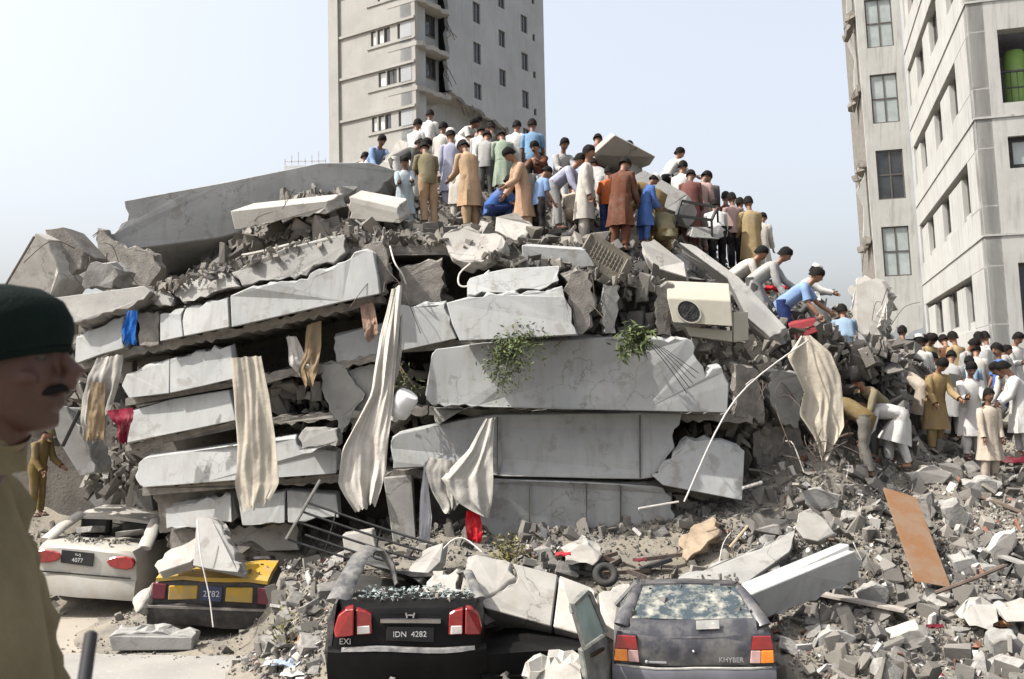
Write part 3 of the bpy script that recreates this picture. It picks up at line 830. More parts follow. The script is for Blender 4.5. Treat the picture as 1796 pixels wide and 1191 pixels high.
# left lower rows
span([(222, 655), (297, 630), (297, 690), (226, 699), (213, 677)], .3, -.22, (0, 4), seed=30)
span([(298, 629), (404, 606), (413, 664), (298, 690)], .28, -.22, (0,), seed=31)
span([(224, 722), (300, 700), (402, 684), (414, 737), (219, 778)], .34, -.2, (4,), seed=32)
span([(243, 812), (262, 802), (412, 780), (519, 768), (526, 790), (590, 792), (590, 831), (415, 843), (252, 855), (236, 835)], .3, -.1, (0, 3, 4, 5, 8, 9), seed=34)
span([(522, 768), (531, 753), (588, 753), (590, 784), (531, 788)], .05, 0, (0, 1, 2, 3, 4), seed=35, m=M_SLAB)
span([(585, 590), (665, 568), (700, 558), (700, 612), (590, 640)], .55, -.2, (4,), seed=36)
span([(290, 893), (405, 868), (407, 917), (292, 928)], .4, -.15, (0, 2), seed=37)
span([(418, 880), (500, 862), (500, 917), (425, 922)], .38, -.1, (2,), seed=38)
span([(503, 860), (590, 868), (595, 908), (505, 917)], .4, -.0, (2,), seed=39)
span([(400, 925), (520, 920), (525, 965), (405, 968)], .75, 0, (0, 1), seed=40, m=M_SLAB)
# floor slabs behind the spandrels: they close the gaps from above
for i, (px, row, dep) in enumerate([
    ([(125, 640), (235, 607), (405, 576), (668, 517), (668, 531), (405, 592), (235, 622), (125, 655)], .5, 1.9),
    ([(700, 600), (806, 598), (1040, 588), (1200, 592), (1200, 606), (1040, 602), (806, 612), (700, 618)], .5, 2.0),
    ([(220, 700), (413, 664), (600, 632), (700, 612), (700, 626), (600, 646), (413, 678), (220, 712)], .5, 1.8),
    ([(220, 778), (414, 738), (600, 720), (750, 712), (750, 726), (600, 734), (414, 752), (220, 792)], .5, 1.8),
    ([(752, 713), (1276, 725), (1320, 730), (1320, 744), (1276, 740), (752, 728)], .4, 2.0),
    ([(250, 855), (415, 842), (590, 832), (690, 825), (690, 840), (590, 846), (415, 856), (250, 870)], .5, 1.6),
    ([(690, 822), (880, 836), (1145, 842), (1303, 875), (1303, 888), (1145, 857), (880, 850), (690, 836)], .5, 1.6),
    ([(620, 450), (690, 430), (780, 428), (900, 455), (1040, 470), (1160, 500), (1160, 516), (1040, 486), (900, 471), (780, 446), (690, 448), (620, 468)], .9, 1.6),
    ([(128, 590), (250, 545), (405, 505), (540, 470), (640, 428), (640, 440), (540, 484), (405, 519), (250, 560), (128, 604)], .75, 2.6)]):
    pts = [(x, y, DD(x) + row) for x, y in px]
    slab('floor_slab', pts, 14, (0, dep, .05), (0, 1, 2, 3, 4, 5), 60 + i, M_RAW, parent=ruin, bevel=0)
for x, y0, y1, row, tilt, ya, yb in ((928, 846, 949, .19, -.05, 839, 964), (1028, 849, 959, .19, -.05, 839, 964), (1088, 852, 961, .19, -.05, 839, 964), (1122, 729, 838, .1, .2, 724, 841), (872, 732, 831, .1, .2, 724, 841)):
    q = [P(x + .6, y, DD(x) + row + tilt * (yb - y) / (yb - ya) + .004) for y in (y0, y1)]
    MB().bar(q[0], q[1], .016, .04, up=(0, 1, 0)).build('panel_joint', M_DARK, ruin, local=False)
# broken columns and inner walls seen in the gaps
for i, (px, row, mm) in enumerate([
    ([(700, 470), (775, 455), (775, 530), (700, 536)], .75, M_RAW),
    ([(565, 640), (600, 640), (640, 690), (600, 760), (570, 700)], .5, M_SLAB), ([(610, 650), (660, 640), (655, 740), (615, 755)], .6, M_SLAB),
    ([(1058, 500), (1085, 500), (1080, 585), (1060, 585)], .45, M_SLAB), ([(1150, 500), (1180, 500), (1178, 590), (1152, 588)], .8, M_RAW),
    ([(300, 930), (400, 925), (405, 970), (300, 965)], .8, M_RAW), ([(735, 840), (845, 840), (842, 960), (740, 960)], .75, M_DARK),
    ([(270, 862), (410, 850), (405, 930), (280, 935)], .95, M_RAW), ([(1290, 640), (1330, 650), (1340, 740), (1290, 730)], .4, M_RAW),
    ([(172, 402), (214, 432), (262, 442), (282, 470), (262, 500), (165, 500)], 2.1, M_RAW), ([(180, 420), (430, 390), (450, 470), (420, 505), (180, 515)], 4.6, M_RAW), ([(1355, 650), (1410, 660), (1400, 750), (1370, 740), (1350, 700)], .5, M_SLAB), ([(1320, 760), (1400, 740), (1420, 860), (1330, 880)], .9, M_RAW)]):
    slab('inner_wall', [(x, y, DD(x) + row) for x, y in px], 14, (0, .3, .02), tuple(range(len(px))), 80 + i, mm, parent=ruin, bevel=0)

# ------------------------------------------------------------------ loose slabs lying on and round the ruin
slab('roof_slab', [(x, y, 17.2 + (x - 217) * .0025) for x, y in ((217, 352), (400, 318), (560, 285), (650, 284), (700, 300), (650, 345), (385, 417), (215, 440), (190, 412), (206, 400), (223, 386), (225, 374))], 17, (.6, 4.2, -.9), (7, 8, 9, 10, 11, 4), 101, M_SPAN, 'long grey roof slab tilted up against the sky with a broken near end', bevel=.02)
def loose(px, d, ex, br, seed, m, label, name='concrete_slab', cat='concrete slab', **k):
    return slab(name, px, d, ex, br, seed, m, label, cat, **k)
loose([(404, 370, 15.9), (575, 352, 16.0), (578, 372, 16.0), (412, 403, 15.9)], 16, (.12, 1.0, .32), (1, 2), 102, M_PALE, 'pale cracked slab with a bright sunlit top lying under the long roof slab')
loose([(612, 345, 16.1), (698, 364, 16.0), (702, 392, 16.0), (614, 384, 16.1)], 16, (.1, .6, .25), (1, 3), 103, M_PALE, 'pale slab with a rounded top edge beside the boy in the white robe')
loose([(640, 414), (700, 408), (776, 408), (781, 430), (700, 446), (660, 440)], 15.0, (0, 1.2, .15), (0, 1, 2, 3, 4, 5), 104, M_RAW, 'rough broken floor edge below the standing men', amp=.05)
loose([(776, 415, 14.75), (791, 403, 14.85), (821, 395, 14.9), (844, 410, 14.85), (869, 408, 14.85), (887, 423, 14.75), (884, 434, 14.7), (854, 454, 14.5), (824, 462, 14.5), (804, 456, 14.5), (783, 435, 14.65)], 14.8, (.05, .3, -.1), tuple(range(11)), 105, M_PALE, 'pale jagged concrete chunk hanging over the gap below the man in the tan robe')
loose([(915, 430), (1023, 437), (1043, 468), (985, 472), (917, 464)], 14.6, (.1, .7, .12), (1, 2), 106, M_SPAN, 'clean grey slab with a bright top edge below the blue shirted boy')
loose([(870, 380, 16.9), (905, 372, 16.9), (935, 395, 16.9), (915, 428, 16.4), (868, 405, 16.5)], 16.5, (.1, .3, -.25), (1, 3), 107, M_PALE, 'tilted pale slab between two men in tan robes')
loose([(1040, 272, 19.2), (1078, 237, 18.7), (1150, 275, 18.9), (1140, 290, 19.2), (1092, 308, 19.8), (1046, 286, 19.6)], 19, (-.05, .25, .12), (), 108, M_PALE, 'large square slab tipped up on the very top of the ruin')
loose([(1104, 312, 18.6), (1130, 298, 18.8), (1206, 340, 18.8), (1170, 366, 18.5), (1130, 345, 18.5)], 18.6, (.25, .3, -.3), (0,), 109, M_SLAB, 'thick grey block sliding down under the square slab')
loose([(1168, 366, 18.3), (1206, 341, 18.6), (1214, 352, 18.6), (1192, 374, 18.3)], 18.4, (.2, .35, -.25), (), 110, M_SLAB, 'small dark grey block at the lower end of the thick grey block')
loose([(1124, 426, 15.8), (1147, 419, 16.1), (1200, 460, 16.0), (1204, 486, 15.6), (1150, 470, 15.6), (1131, 447, 15.7)], 15.8, (.1, .25, -.2), (0,), 111, M_PALE, 'pale smooth slab sloping down towards the air conditioner')
loose([(1190, 424, 16.6), (1222, 432, 16.6), (1296, 486, 16.2), (1380, 575, 15.5), (1352, 592, 15.4), (1310, 556, 15.6), (1276, 488, 16)], 16, (.1, .25, -.2), (0, 3), 112, M_SLAB, 'long grey board like slab sloping down behind the air conditioner')
loose([(1215, 398, 18.2), (1258, 402, 18.4), (1262, 420, 18.2), (1210, 415, 18)], 18, (0, .5, .1), (1, 2), 113, M_SLAB, 'small slab on the slope under the men in brown')
loose([(1415, 566, 17.0), (1500, 578, 17.0), (1520, 598, 16.8), (1490, 608, 16.6), (1405, 590, 16.6)], 16.8, (.1, .9, .1), (1, 3), 114, M_SLAB, 'flat grey slab behind the red suitcase')
loose([(1492, 500, 18.4), (1520, 484, 18.6), (1546, 494, 18.6), (1556, 520, 18.4), (1545, 570, 18.0), (1530, 605, 17.8), (1505, 580, 17.8), (1490, 540, 18.1)], 18.2, (.3, .5, -.1), tuple(range(8)), 115, M_PALE, 'upright rough pale boulder of concrete standing against the apartment building', amp=.07)
loose([(10, 500), (62, 408), (84, 420), (108, 488), (88, 520), (12, 514)], 15.6, (.25, .5, 0), (2,), 116, M_PALE, 'white leaning wall piece at the far end of the ruin behind the beret')
loose([(78, 402), (110, 398), (148, 442), (142, 472), (110, 492), (92, 440)], 15.8, (.2, .6, -.1), (0, 2, 3), 117, M_RAW, 'dark curved piece of ribbed concrete beside the white leaning wall')
loose([(138, 482), (158, 462), (190, 462), (208, 482), (196, 506), (150, 508)], 15.3, (.05, .5, .05), tuple(range(6)), 118, M_CHUNK, 'rounded grey boulder at the mouth of the dark hole under the roof slab', amp=.05)
loose([(660, 300, 21), (700, 244, 21.4), (716, 250, 21.3), (714, 290, 21), (690, 305, 20.8)], 21, (.2, .4, -.1), (0,), 119, M_PALE, 'white triangular wall piece standing behind the boy in the white robe')
loose([(1180, 452, 17.4), (1196, 440, 17.6), (1215, 455, 17.5), (1205, 470, 17.2)], 17.4, (.1, .3, -.1), (0, 1, 2, 3), 120, M_CHUNK, 'small rough lump of concrete above the sloping slabs')
# foreground
loose([(806, 1040, 11.7), (820, 976, 12.1), (836, 972, 12.1), (896, 986, 12.1), (892, 1000, 12.0), (906, 1012, 11.95), (872, 1036, 11.75), (840, 1052, 11.65), (818, 1046, 11.65)], 11.8, (.1, .1, -.3), (2, 3, 4, 5, 6, 7), 121, M_PALE, 'cracked end piece of the fallen slab above the black sedan')
loose([(909, 1014, 11.95), (899, 988, 12.1), (978, 1008, 12.1), (966, 1098, 11.5), (850, 1066, 11.5), (842, 1054, 11.6), (875, 1038, 11.7)], 11.8, (.05, .45, -.3), (0, 5, 6), 122, M_PALE, 'pale fallen slab with a diagonal crack between the two dark cars')
loose([(982, 1009, 12.1), (1036, 1030, 12.1), (1052, 1072, 11.7), (1016, 1112, 11.4), (970, 1099, 11.5)], 11.7, (.05, .45, -.3), (1, 2), 123, M_PALE, 'end piece of the fallen slab beside the open car door')
loose([(1312, 1046, 10.95), (1500, 966, 11.35), (1513, 985, 11.42), (1508, 1018, 11.5), (1340, 1086, 11.15), (1316, 1090, 11.15)], 11, (-.10, .20, .075), (1, 2, 3), 124, M_SPAN, 'long clean concrete beam lying across the rubble behind the grey hatchback')
loose([(1190, 1012, 12.0), (1290, 975, 12.4), (1395, 930, 12.9), (1385, 968, 12.5), (1300, 1030, 11.9), (1200, 1030, 11.8)], 12.2, (0, .25, -.25), (0, 1, 2), 125, M_SLAB, 'flat grey dusty panel lying above the grey hatchback')
loose([(1395, 925, 12.6), (1400, 900, 12.8), (1420, 893, 12.9), (1440, 905, 12.9), (1462, 935, 12.7), (1435, 950, 12.5), (1410, 945, 12.5)], 12.7, (.1, .25, -.1), (0, 1, 2, 3), 126, M_PALE, 'bright broken block standing on the rubble behind the long concrete beam')
loose([(1190, 945, 13.2), (1218, 920, 13.4), (1250, 905, 13.5), (1262, 930, 13.3), (1230, 965, 13.0), (1205, 985, 12.9)], 13.2, (.1, .3, -.1), (0, 1, 2, 3, 4, 5), 127, M_BROWN, 'brown earthy slab piece leaning under the lowest wall panel')
loose([(1050, 1040, 11.4), (1110, 1018, 11.8), (1100, 1060, 11.3), (1078, 1105, 10.9), (1055, 1090, 11)], 11.3, (.05, .2, -.2), (0, 1), 128, M_PALE, 'dusty pale slab between the open door and the grey hatchback')
loose([(985, 962, 12.9), (1030, 955, 13.0), (1052, 975, 12.9), (1040, 992, 12.7), (992, 990, 12.7)], 12.8, (.05, .35, .02), (0, 1, 2, 3, 4), 129, M_PALE, 'pale lump of concrete above the fallen slab among the red scraps')
loose([(716, 1000, 12.2), (752, 960, 12.6), (778, 952, 12.7), (772, 985, 12.4), (735, 1020, 12.0)], 12.4, (.05, .2, -.08), (0, 4), 130, M_PALE, 'narrow pale piece leaning over the crushed roof of the black sedan')
loose([(742, 1030, 11.7), (760, 1008, 11.9), (800, 1004, 12.0), (806, 1040, 11.6), (790, 1056, 11.5), (748, 1058, 11.5)], 11.7, (.05, .3, -.05), (0, 1, 2, 3, 4, 5), 131, M_PALE, 'rough pale block lying in the rear window of the black sedan', amp=.05)
# pieces on the taxi
loose([(270, 992, 13.3), (300, 962, 13.6), (352, 940, 13.9), (360, 960, 13.7), (335, 985, 13.4), (280, 1004, 13.2)], 13.5, (0, .15, -.12), (0, 1, 2), 132, M_PALE, 'pale slab lying over the near corner of the yellow taxi roof')
loose([(338, 992, 13.3), (345, 905, 14.0), (362, 903, 14.0), (388, 922, 13.9), (412, 968, 13.6), (418, 1004, 13.2), (380, 1000, 13.2)], 13.6, (.05, .25, -.1), (1, 2, 3, 4), 133, M_SLAB, 'grey pointed slab standing on the crushed roof of the yellow taxi')
loose([(232, 1050, 13.6), (268, 1020, 13.6), (262, 1048, 13.5), (240, 1075, 13.3)], 13.4, (.1, .2, -.1), (0, 1, 2, 3), 134, M_PALE, 'pale splintered piece lying between the white sedan and the taxi')
# left side pieces
loose([(88, 722), (118, 712), (158, 786), (166, 828), (140, 835), (100, 770)], 15.0, (.1, .4, 0), (0, 1, 2, 3), 135, M_SLAB, 'grey slab leaning at the end of the ruin beside the soldier in the distance')
loose([(150, 846), (162, 832), (184, 840), (186, 872), (172, 895), (158, 880)], 17.3, (.1, .25, 0), (0,), 136, M_SLAB, 'rounded grey panel standing on edge behind the white sedan')
loose([(176, 880), (196, 848), (202, 862), (192, 890), (180, 898)], 17.2, (.1, .2, 0), (), 137, M_SLAB, 'narrow grey panel next to the rounded panel behind the white sedan')
loose([(158, 792), (200, 788), (226, 815), (222, 845), (195, 848), (170, 830)], 17.6, (.05, .5, 0), tuple(range(6)), 138, M_PALE, 'pale broken block between the leaning panels and the lowest floors', amp=.05)
loose([(218, 850), (232, 838), (240, 870), (234, 890), (220, 888)], 16.9, (.05, .2, 0), (0, 1, 2), 139, M_PALE, 'bright narrow stump standing beside the lowest floors')
loose([(238, 860), (262, 850), (272, 905), (258, 925), (240, 915)], 16.8, (.05, .3, 0), (0,), 140, M_SLAB, 'grey upright piece at the corner of the lowest floor')
loose([(190, 1116, 12.98), (240, 1106, 13.0), (322, 1112, 13.0), (338, 1118, 12.98), (336, 1140, 12.98), (196, 1142, 12.98)], 13, (0, .25, .02), (0, 1, 2, 3), 141, M_SLAB, 'low grey kerb block at the edge of the road in front of the taxi')
loose([(930, 1178, 10.1), (965, 1166, 10.3), (1010, 1172, 10.3), (1020, 1191, 10.1), (1015, 1215, 10), (925, 1215, 10)], 10.1, (0, .4, .05), tuple(range(6)), 143, M_PALE, 'pale rock on the ground between the two dark cars', amp=.05)
loose([(600, 938, 13.4), (652, 930, 13.4), (660, 962, 13.3), (604, 972, 13.3)], 13.4, (0, .25, 0), (), 144, M_PALE, 'white cupboard side lying behind the metal window grille')
loose([(1695, 1070, 11.3), (1712, 1060, 11.4), (1748, 1066, 11.4), (1752, 1090, 11.2), (1740, 1108, 11.1), (1700, 1098, 11.1)], 11.2, (.05, .25, .02), tuple(range(6)), 145, M_PALE, 'squarish pale block on the slope below the orange board', amp=.04)
loose([(1600, 880, 14.2), (1632, 868, 14.4), (1640, 905, 14.2), (1612, 930, 14.0)], 14.2, (.1, .25, 0), (0, 1, 2, 3), 146, M_RAW, 'rough grey lump behind the top of the orange board', amp=.05)
loose([(1758, 1072, 11.2), (1800, 1060, 11.3), (1830, 1075, 11.2), (1820, 1090, 11.1), (1765, 1092, 11.1)], 11.2, (.05, .3, .02), (0, 1, 2), 147, M_PALE, 'white flat block at the picture edge below the orange board')
for i, (x, y, d, s, l) in enumerate([(705, 712, 13.75, .36, 'round white water cooler bottle caught in the gap between the floors')]):
    mb = MB(); mb.loft([[Vector((r * math.cos(t), r * math.sin(t), z)) for t in np.linspace(0, 2 * math.pi, 19)[:-1]] for r, z in ((.05, -.25), (.06, -.2), (.15, -.14), (.165, -.05), (.15, 0), (.165, .05), (.165, .17), (.14, .21), (.06, .22))])
    mb.map(lambda p: Euler((.4, .5, .2)).to_matrix() @ p + P(x, y, d))
    tag(mb.build('water_bottle', mat('white_plastic', (.6, .6, .6), (.5, .5, .5), 3, .4), smooth=50), l, 'bottle')

for i, (px, d, lb) in enumerate([
    ([(1405, 862), (1440, 856), (1476, 868), (1470, 892), (1425, 896)], 14.0, 'grey oblong block above the bright broken block on the shaded slope'),
    ([(1655, 890), (1680, 880), (1702, 905), (1694, 930), (1664, 925)], 13.9, 'rounded grey block on the slope just right of the orange board'),
    ([(1735, 965), (1760, 935), (1782, 928), (1784, 955), (1765, 980), (1742, 982)], 12.9, 'pale curved shell of concrete near the picture edge above the dark stick'),
    ([(1672, 985), (1705, 978), (1722, 1000), (1712, 1022), (1680, 1018)], 12.5, 'flat grey block on the slope between the board and the pale curved shell'),
    ([(1500, 1040), (1535, 1024), (1560, 1040), (1548, 1066), (1510, 1068)], 11.7, 'grey block below the far end of the long concrete beam'),
    ([(1560, 1118), (1610, 1104), (1640, 1120), (1618, 1142), (1570, 1144)], 10.8, 'broad flat grey slab low on the shaded slope'),
    ([(1430, 1120), (1470, 1104), (1505, 1118), (1490, 1146), (1440, 1150)], 10.9, 'broken grey slab on the slope right of the grey hatchback'),
    ([(1690, 850), (1730, 838), (1760, 850), (1745, 868), (1700, 872)], 15.2, 'flat slab below the feet of the cream robed boy'),
    ([(1590, 830), (1640, 815), (1672, 830), (1655, 848), (1600, 852)], 15.4, 'flat grey slab on the slope in front of the crowd'),
    ([(1740, 1130), (1785, 1118), (1800, 1140), (1775, 1160), (1745, 1158)], 10.7, 'pale flat slab at the lower picture edge on the slope')]):
    loose(px, d, (.06, .3, .04 if i % 2 else -.05), tuple(range(len(px))), 200 + i, (M_SLAB, M_CHUNK, M_PALE)[i % 3], lb, amp=.03)
# ------------------------------------------------------------------ rubble: 300 chunks one by one, the rest as grit
rg = random.Random(21)
CARS = [(-6.6, 15.0, 1.4, 3.0), (-4.35, 14.6, 1.1, 2.2), (-1.15, 11.9, 1.15, 2.2), (1.85, 11.3, 1.1, 2.4), (.45, 11.3, .75, 1.3)]
def in_car(x, y): return any(abs(x - a) < c and abs(y - b) < e for a, b, c, e in CARS)
UPL = ('grey concrete chunk lying on top of the collapsed building', 'concrete chunks on top of the collapsed building')
LOL = ('grey concrete chunk lying on the shaded slope beside the orange board', 'concrete chunks on the slope beside the orange board')
LEL = ('pale concrete chunk lying at the foot of the collapsed floors near the cars', 'concrete chunks at the foot of the collapsed floors')
n = 0
while n < 105:                                                    # right slope
    x, y = rg.uniform(3.2, 9.5), rg.uniform(9.6, 17)
    if in_car(x, y) or (y > 14.2 and x < 5): continue
    q = proj((x, y, low_z(x, y)))
    if q[0] > 1840: continue
    s = rg.choice((.12, .15, .18, .2, .26, .36)) * rg.uniform(.8, 1.2)
    chunk_obj((x, y, low_z(x, y) + s * .12), s, rg, *LOL); n += 1
n = 0
while n < 90:                                                     # foot of the ruin
    x, y = rg.uniform(-8.5, 3.4), rg.uniform(10.6, 14.2)
    z = low_z(x, y)
    if in_car(x, y) or z < .08 or y > DD(proj((x, y, z))[0]) + .1: continue
    s = rg.choice((.10, .12, .15, .2, .28)) * rg.uniform(.8, 1.2)
    chunk_obj((x, y, z + s * .12), s, rg, *LEL); n += 1
n = 0
while n < 105:                                                    # top
    x = rg.uniform(-7.5, 7.5); y = edge_y(x) + abs(rg.gauss(0, 1.6)) + .05
    z = up_z(x, y)
    s = rg.choice((.2, .26, .32, .4, .5)) * rg.uniform(.8, 1.2)
    if -6.3 < x < -4.9 and y < 20: continue
    chunk_obj((x, y, z + s * .1), s, rg, *UPL); n += 1
# rubble jammed in the gaps of the facade
GAP = [(480, 650, 560, 760, 14), (560, 640, 690, 770, 22), (690, 480, 775, 560, 8), (690, 640, 760, 830, 16), (1040, 480, 1170, 600, 16), (1290, 600, 1480, 700, 20), (1290, 700, 1500, 860, 26), (150, 640, 240, 860, 16), (10, 540, 150, 770, 26), (300, 850, 420, 960, 10), (1200, 740, 1310, 780, 6), (420, 680, 540, 770, 10), (1180, 590, 1290, 650, 8)]
gi = []
for x0, y0, x1, y1, k in GAP:
    for i in range(k * 6):
        x, y = rg.uniform(x0, x1), rg.uniform(y0, y1)
        gi.append((tuple(P(x, y, DD(x) + rg.uniform(.85, 1.6))), rg.choice((.1, .14, .2, .28, .38)) * rg.uniform(.7, 1.2), rand_euler(rg)))
for i in range(420):
    x, y = rg.uniform(1420, 1590), rg.uniform(600, 735)
    gi.append((tuple(P(x, y, rg.uniform(16.1, 17.4))), rg.choice((.12, .18, .25, .35)) * rg.uniform(.7, 1.2), rand_euler(rg)))
o = bpy.data.objects.new('rubble_fill', scatter_mesh('rubble_fill', gi, M_GRIT)); COL.objects.link(o)
tag(o, 'broken rubble jammed in the gaps between the fallen floors', None, None, 'stuff')
# grit
items = []
while len(items) < 26000:
    x, y = rg.uniform(-9.5, 11), rg.uniform(9.0, 18.5)
    if rg.random() > (10.5 / y) ** 1.2: continue
    z = low_z(x, y)
    pile = z > .06
    if not pile and rg.random() > .05: continue
    if y > edge_y(x) - .3 and x < 4: continue
    if pile and in_car(x, y) and rg.random() < .75: continue
    s = min(.34, .027 * (1 - rg.random()) ** -.66) * rg.uniform(.8, 1.2) * (1.0 if x > 3.5 else .85)
    if not pile: s *= .6
    items.append(((x, y, z + s * rg.uniform(-.05, .22)), s, rand_euler(rg)))
while len(items) < 52000:
    x, y = rg.uniform(-7, 10), rg.uniform(9.2, 14.8)
    z = low_z(x, y)
    if z < .05 and rg.random() > (.75 if -6.3 < x < -3.2 and 12.2 < y < 13.8 else .12): continue
    if in_car(x, y) and rg.random() < .7: continue
    s = rg.choice((.025, .035, .045, .06)) * rg.uniform(.7, 1.3)
    items.append(((x, y, z + s * rg.uniform(0, .3)), s, rand_euler(rg)))
o = bpy.data.objects.new('rubble_grit', scatter_mesh('rubble_grit', items, M_GRIT)); COL.objects.link(o)
tag(o, 'loose broken rubble covering the slopes in front of and beside the ruin', None, None, 'stuff')
items = []
while len(items) < 14000:
    x = rg.uniform(-8.5, 9.5); y = edge_y(x) - .1 + rg.random() ** 1.6 * 9
    if -6.3 < x < -4.9 and y < 20 and rg.random() < .85: continue
    z = up_z(x, y)
    s = min(.45, .042 * (1 - rg.random()) ** -.62) * rg.uniform(.8, 1.2)
    items.append(((x, y, z + s * rg.uniform(-.05, .22)), s, rand_euler(rg)))
o = bpy.data.objects.new('heap_rubble', scatter_mesh('heap_rubble', items, M_GRIT)); COL.objects.link(o)
tag(o, 'loose broken rubble covering the top of the collapsed building', None, None, 'stuff')
for nm, mm, k, lab in (('brick_rubble', M_BRICK, 420, 'reddish brown brick and clay bits scattered in the rubble'), ('plaster_rubble', M_PLAST, 1500, 'white plaster flakes scattered over the rubble')):
    items = []
    while len(items) < k:
        x, y = rg.uniform(-5.5, 10), rg.uniform(9.6, 16)
        z = low_z(x, y)
        if z < .06 or in_car(x, y) or (y > 13.8 and x < 4): continue
        s = .04 * (1 - rg.random()) ** -.5
        items.append(((x, y, z + min(s, .2) * .25), min(s, .2), rand_euler(rg)))
    o = bpy.data.objects.new(nm, scatter_mesh(nm, items, mm)); COL.objects.link(o)
    tag(o, lab, None, None, 'stuff')
items = []
for i in range(2600):                                             # behind, where the crowd stands
    x, y = rg.uniform(4.5, 13), rg.uniform(15, 24)
    s = min(.4, .06 * (1 - rg.random()) ** -.6)
    items.append(((x, y, low_z(x, y) + s * .1), s, rand_euler(rg)))
o = bpy.data.objects.new('crowd_rubble', scatter_mesh('crowd_rubble', items, M_GRIT)); COL.objects.link(o)
tag(o, 'loose rubble under the feet of the crowd by the apartment building', None, None, 'stuff')
items = []
LIP = [(262, 515, 14.9), (330, 490, 14.6), (404, 474, 14.5), (500, 440, 14.5), (610, 415, 14.5), (690, 415, 14.7), (780, 425, 14.7), (900, 460, 14.3), (980, 466, 14.3), (1035, 480, 14.4), (1160, 500, 15), (1290, 600, 15)]
for p, q in zip(LIP, LIP[1:]):
    for i in range(90):
        t = rg.random()
        c = P(p[0] + (q[0] - p[0]) * t, p[1] + (q[1] - p[1]) * t + rg.gauss(0, 5), p[2] + (q[2] - p[2]) * t + rg.uniform(0, .6))
        items.append((tuple(c), rg.choice((.04, .06, .09, .14, .2)), rand_euler(rg)))
o = bpy.data.objects.new('edge_rubble', scatter_mesh('edge_rubble', items, M_GRIT)); COL.objects.link(o)
tag(o, 'crumbs of rubble lying along the broken edges of the top floor', None, None, 'stuff')
# thin boards, pipes and sticks lying about
for i in range(46):
    right = i % 3 != 0
    x, y = (rg.uniform(3.4, 9), rg.uniform(9.8, 15.5)) if right else (rg.uniform(-2.4, 3), rg.uniform(11.6, 13.4))
    if in_car(x, y): continue
    z = low_z(x, y) + .08
    if right and 1500 < proj((x, y, z))[0] < 1700 and y > 11.3: continue
    l, a = rg.uniform(.4, 1.3), rg.uniform(0, 6.3)
    dv = Vector((math.cos(a), math.sin(a) * .8, rg.uniform(-.1, .35))).normalized() * l
    m = rg.choice((mat('dark_timber', (.12, .09, .07), (.07, .05, .04), 6), M_SLAB, mat('grey_timber', (.30, .27, .23), (.2, .18, .16), 8), M_PALE))
    o = MB().bar((x, y, z), Vector((x, y, z)) + dv, rg.uniform(.05, .16), .03).build('timber_board', m)
    tag(o, 'splintered board lying on the shaded rubble slope' if right else 'splintered board lying in the rubble at the foot of the floors', 'board', 'boards on the shaded slope' if right else 'boards at the foot of the floors')
# bent reinforcing bars
BARS = [(1060, 480, 14.3, 5), (1330, 690, 14.6, 8), (1400, 780, 14.4, 9), (1450, 830, 14.4, 7), (690, 470, 14.4, 3), (1020, 560, 14.0, 3), (150, 430, 15.8, 3), (180, 470, 15.6, 3), (1250, 950, 13.2, 4), (1420, 965, 12.9, 6), (1500, 1005, 12.3, 5), (1650, 960, 13, 5), (1560, 550, 18, 6), (600, 380, 17, 4), (470, 385, 16, 3)]
for x, y, d, k in BARS:
    for i in range(k):
        a = P(x + rg.uniform(-35, 35), y + rg.uniform(-25, 25), d + rg.uniform(-.1, .2))
        dirv = Vector((rg.uniform(-.6, .6), rg.uniform(-.6, .1), rg.uniform(-.7, .4))) if d < 16 else Vector((rg.uniform(-.6, .6), -.2, rg.uniform(.1, .7)))
        l = rg.uniform(.4, 1.1)
        pts = [a, a + dirv * l * .5 + Vector((0, 0, .08)), a + dirv * l + Vector((rg.uniform(-.2, .2), rg.uniform(-.1, .1), rg.uniform(-.35, .1)))]
        wire_pts('steel_bar', pts, rg.choice((.006, .008)), rg.choice((M_STEEL, M_STEEL, M_STEEL, M_WIRE)), 'thin bent steel bar sticking out of the broken concrete', 'steel bar', 'bent steel bars in the ruin', 5)
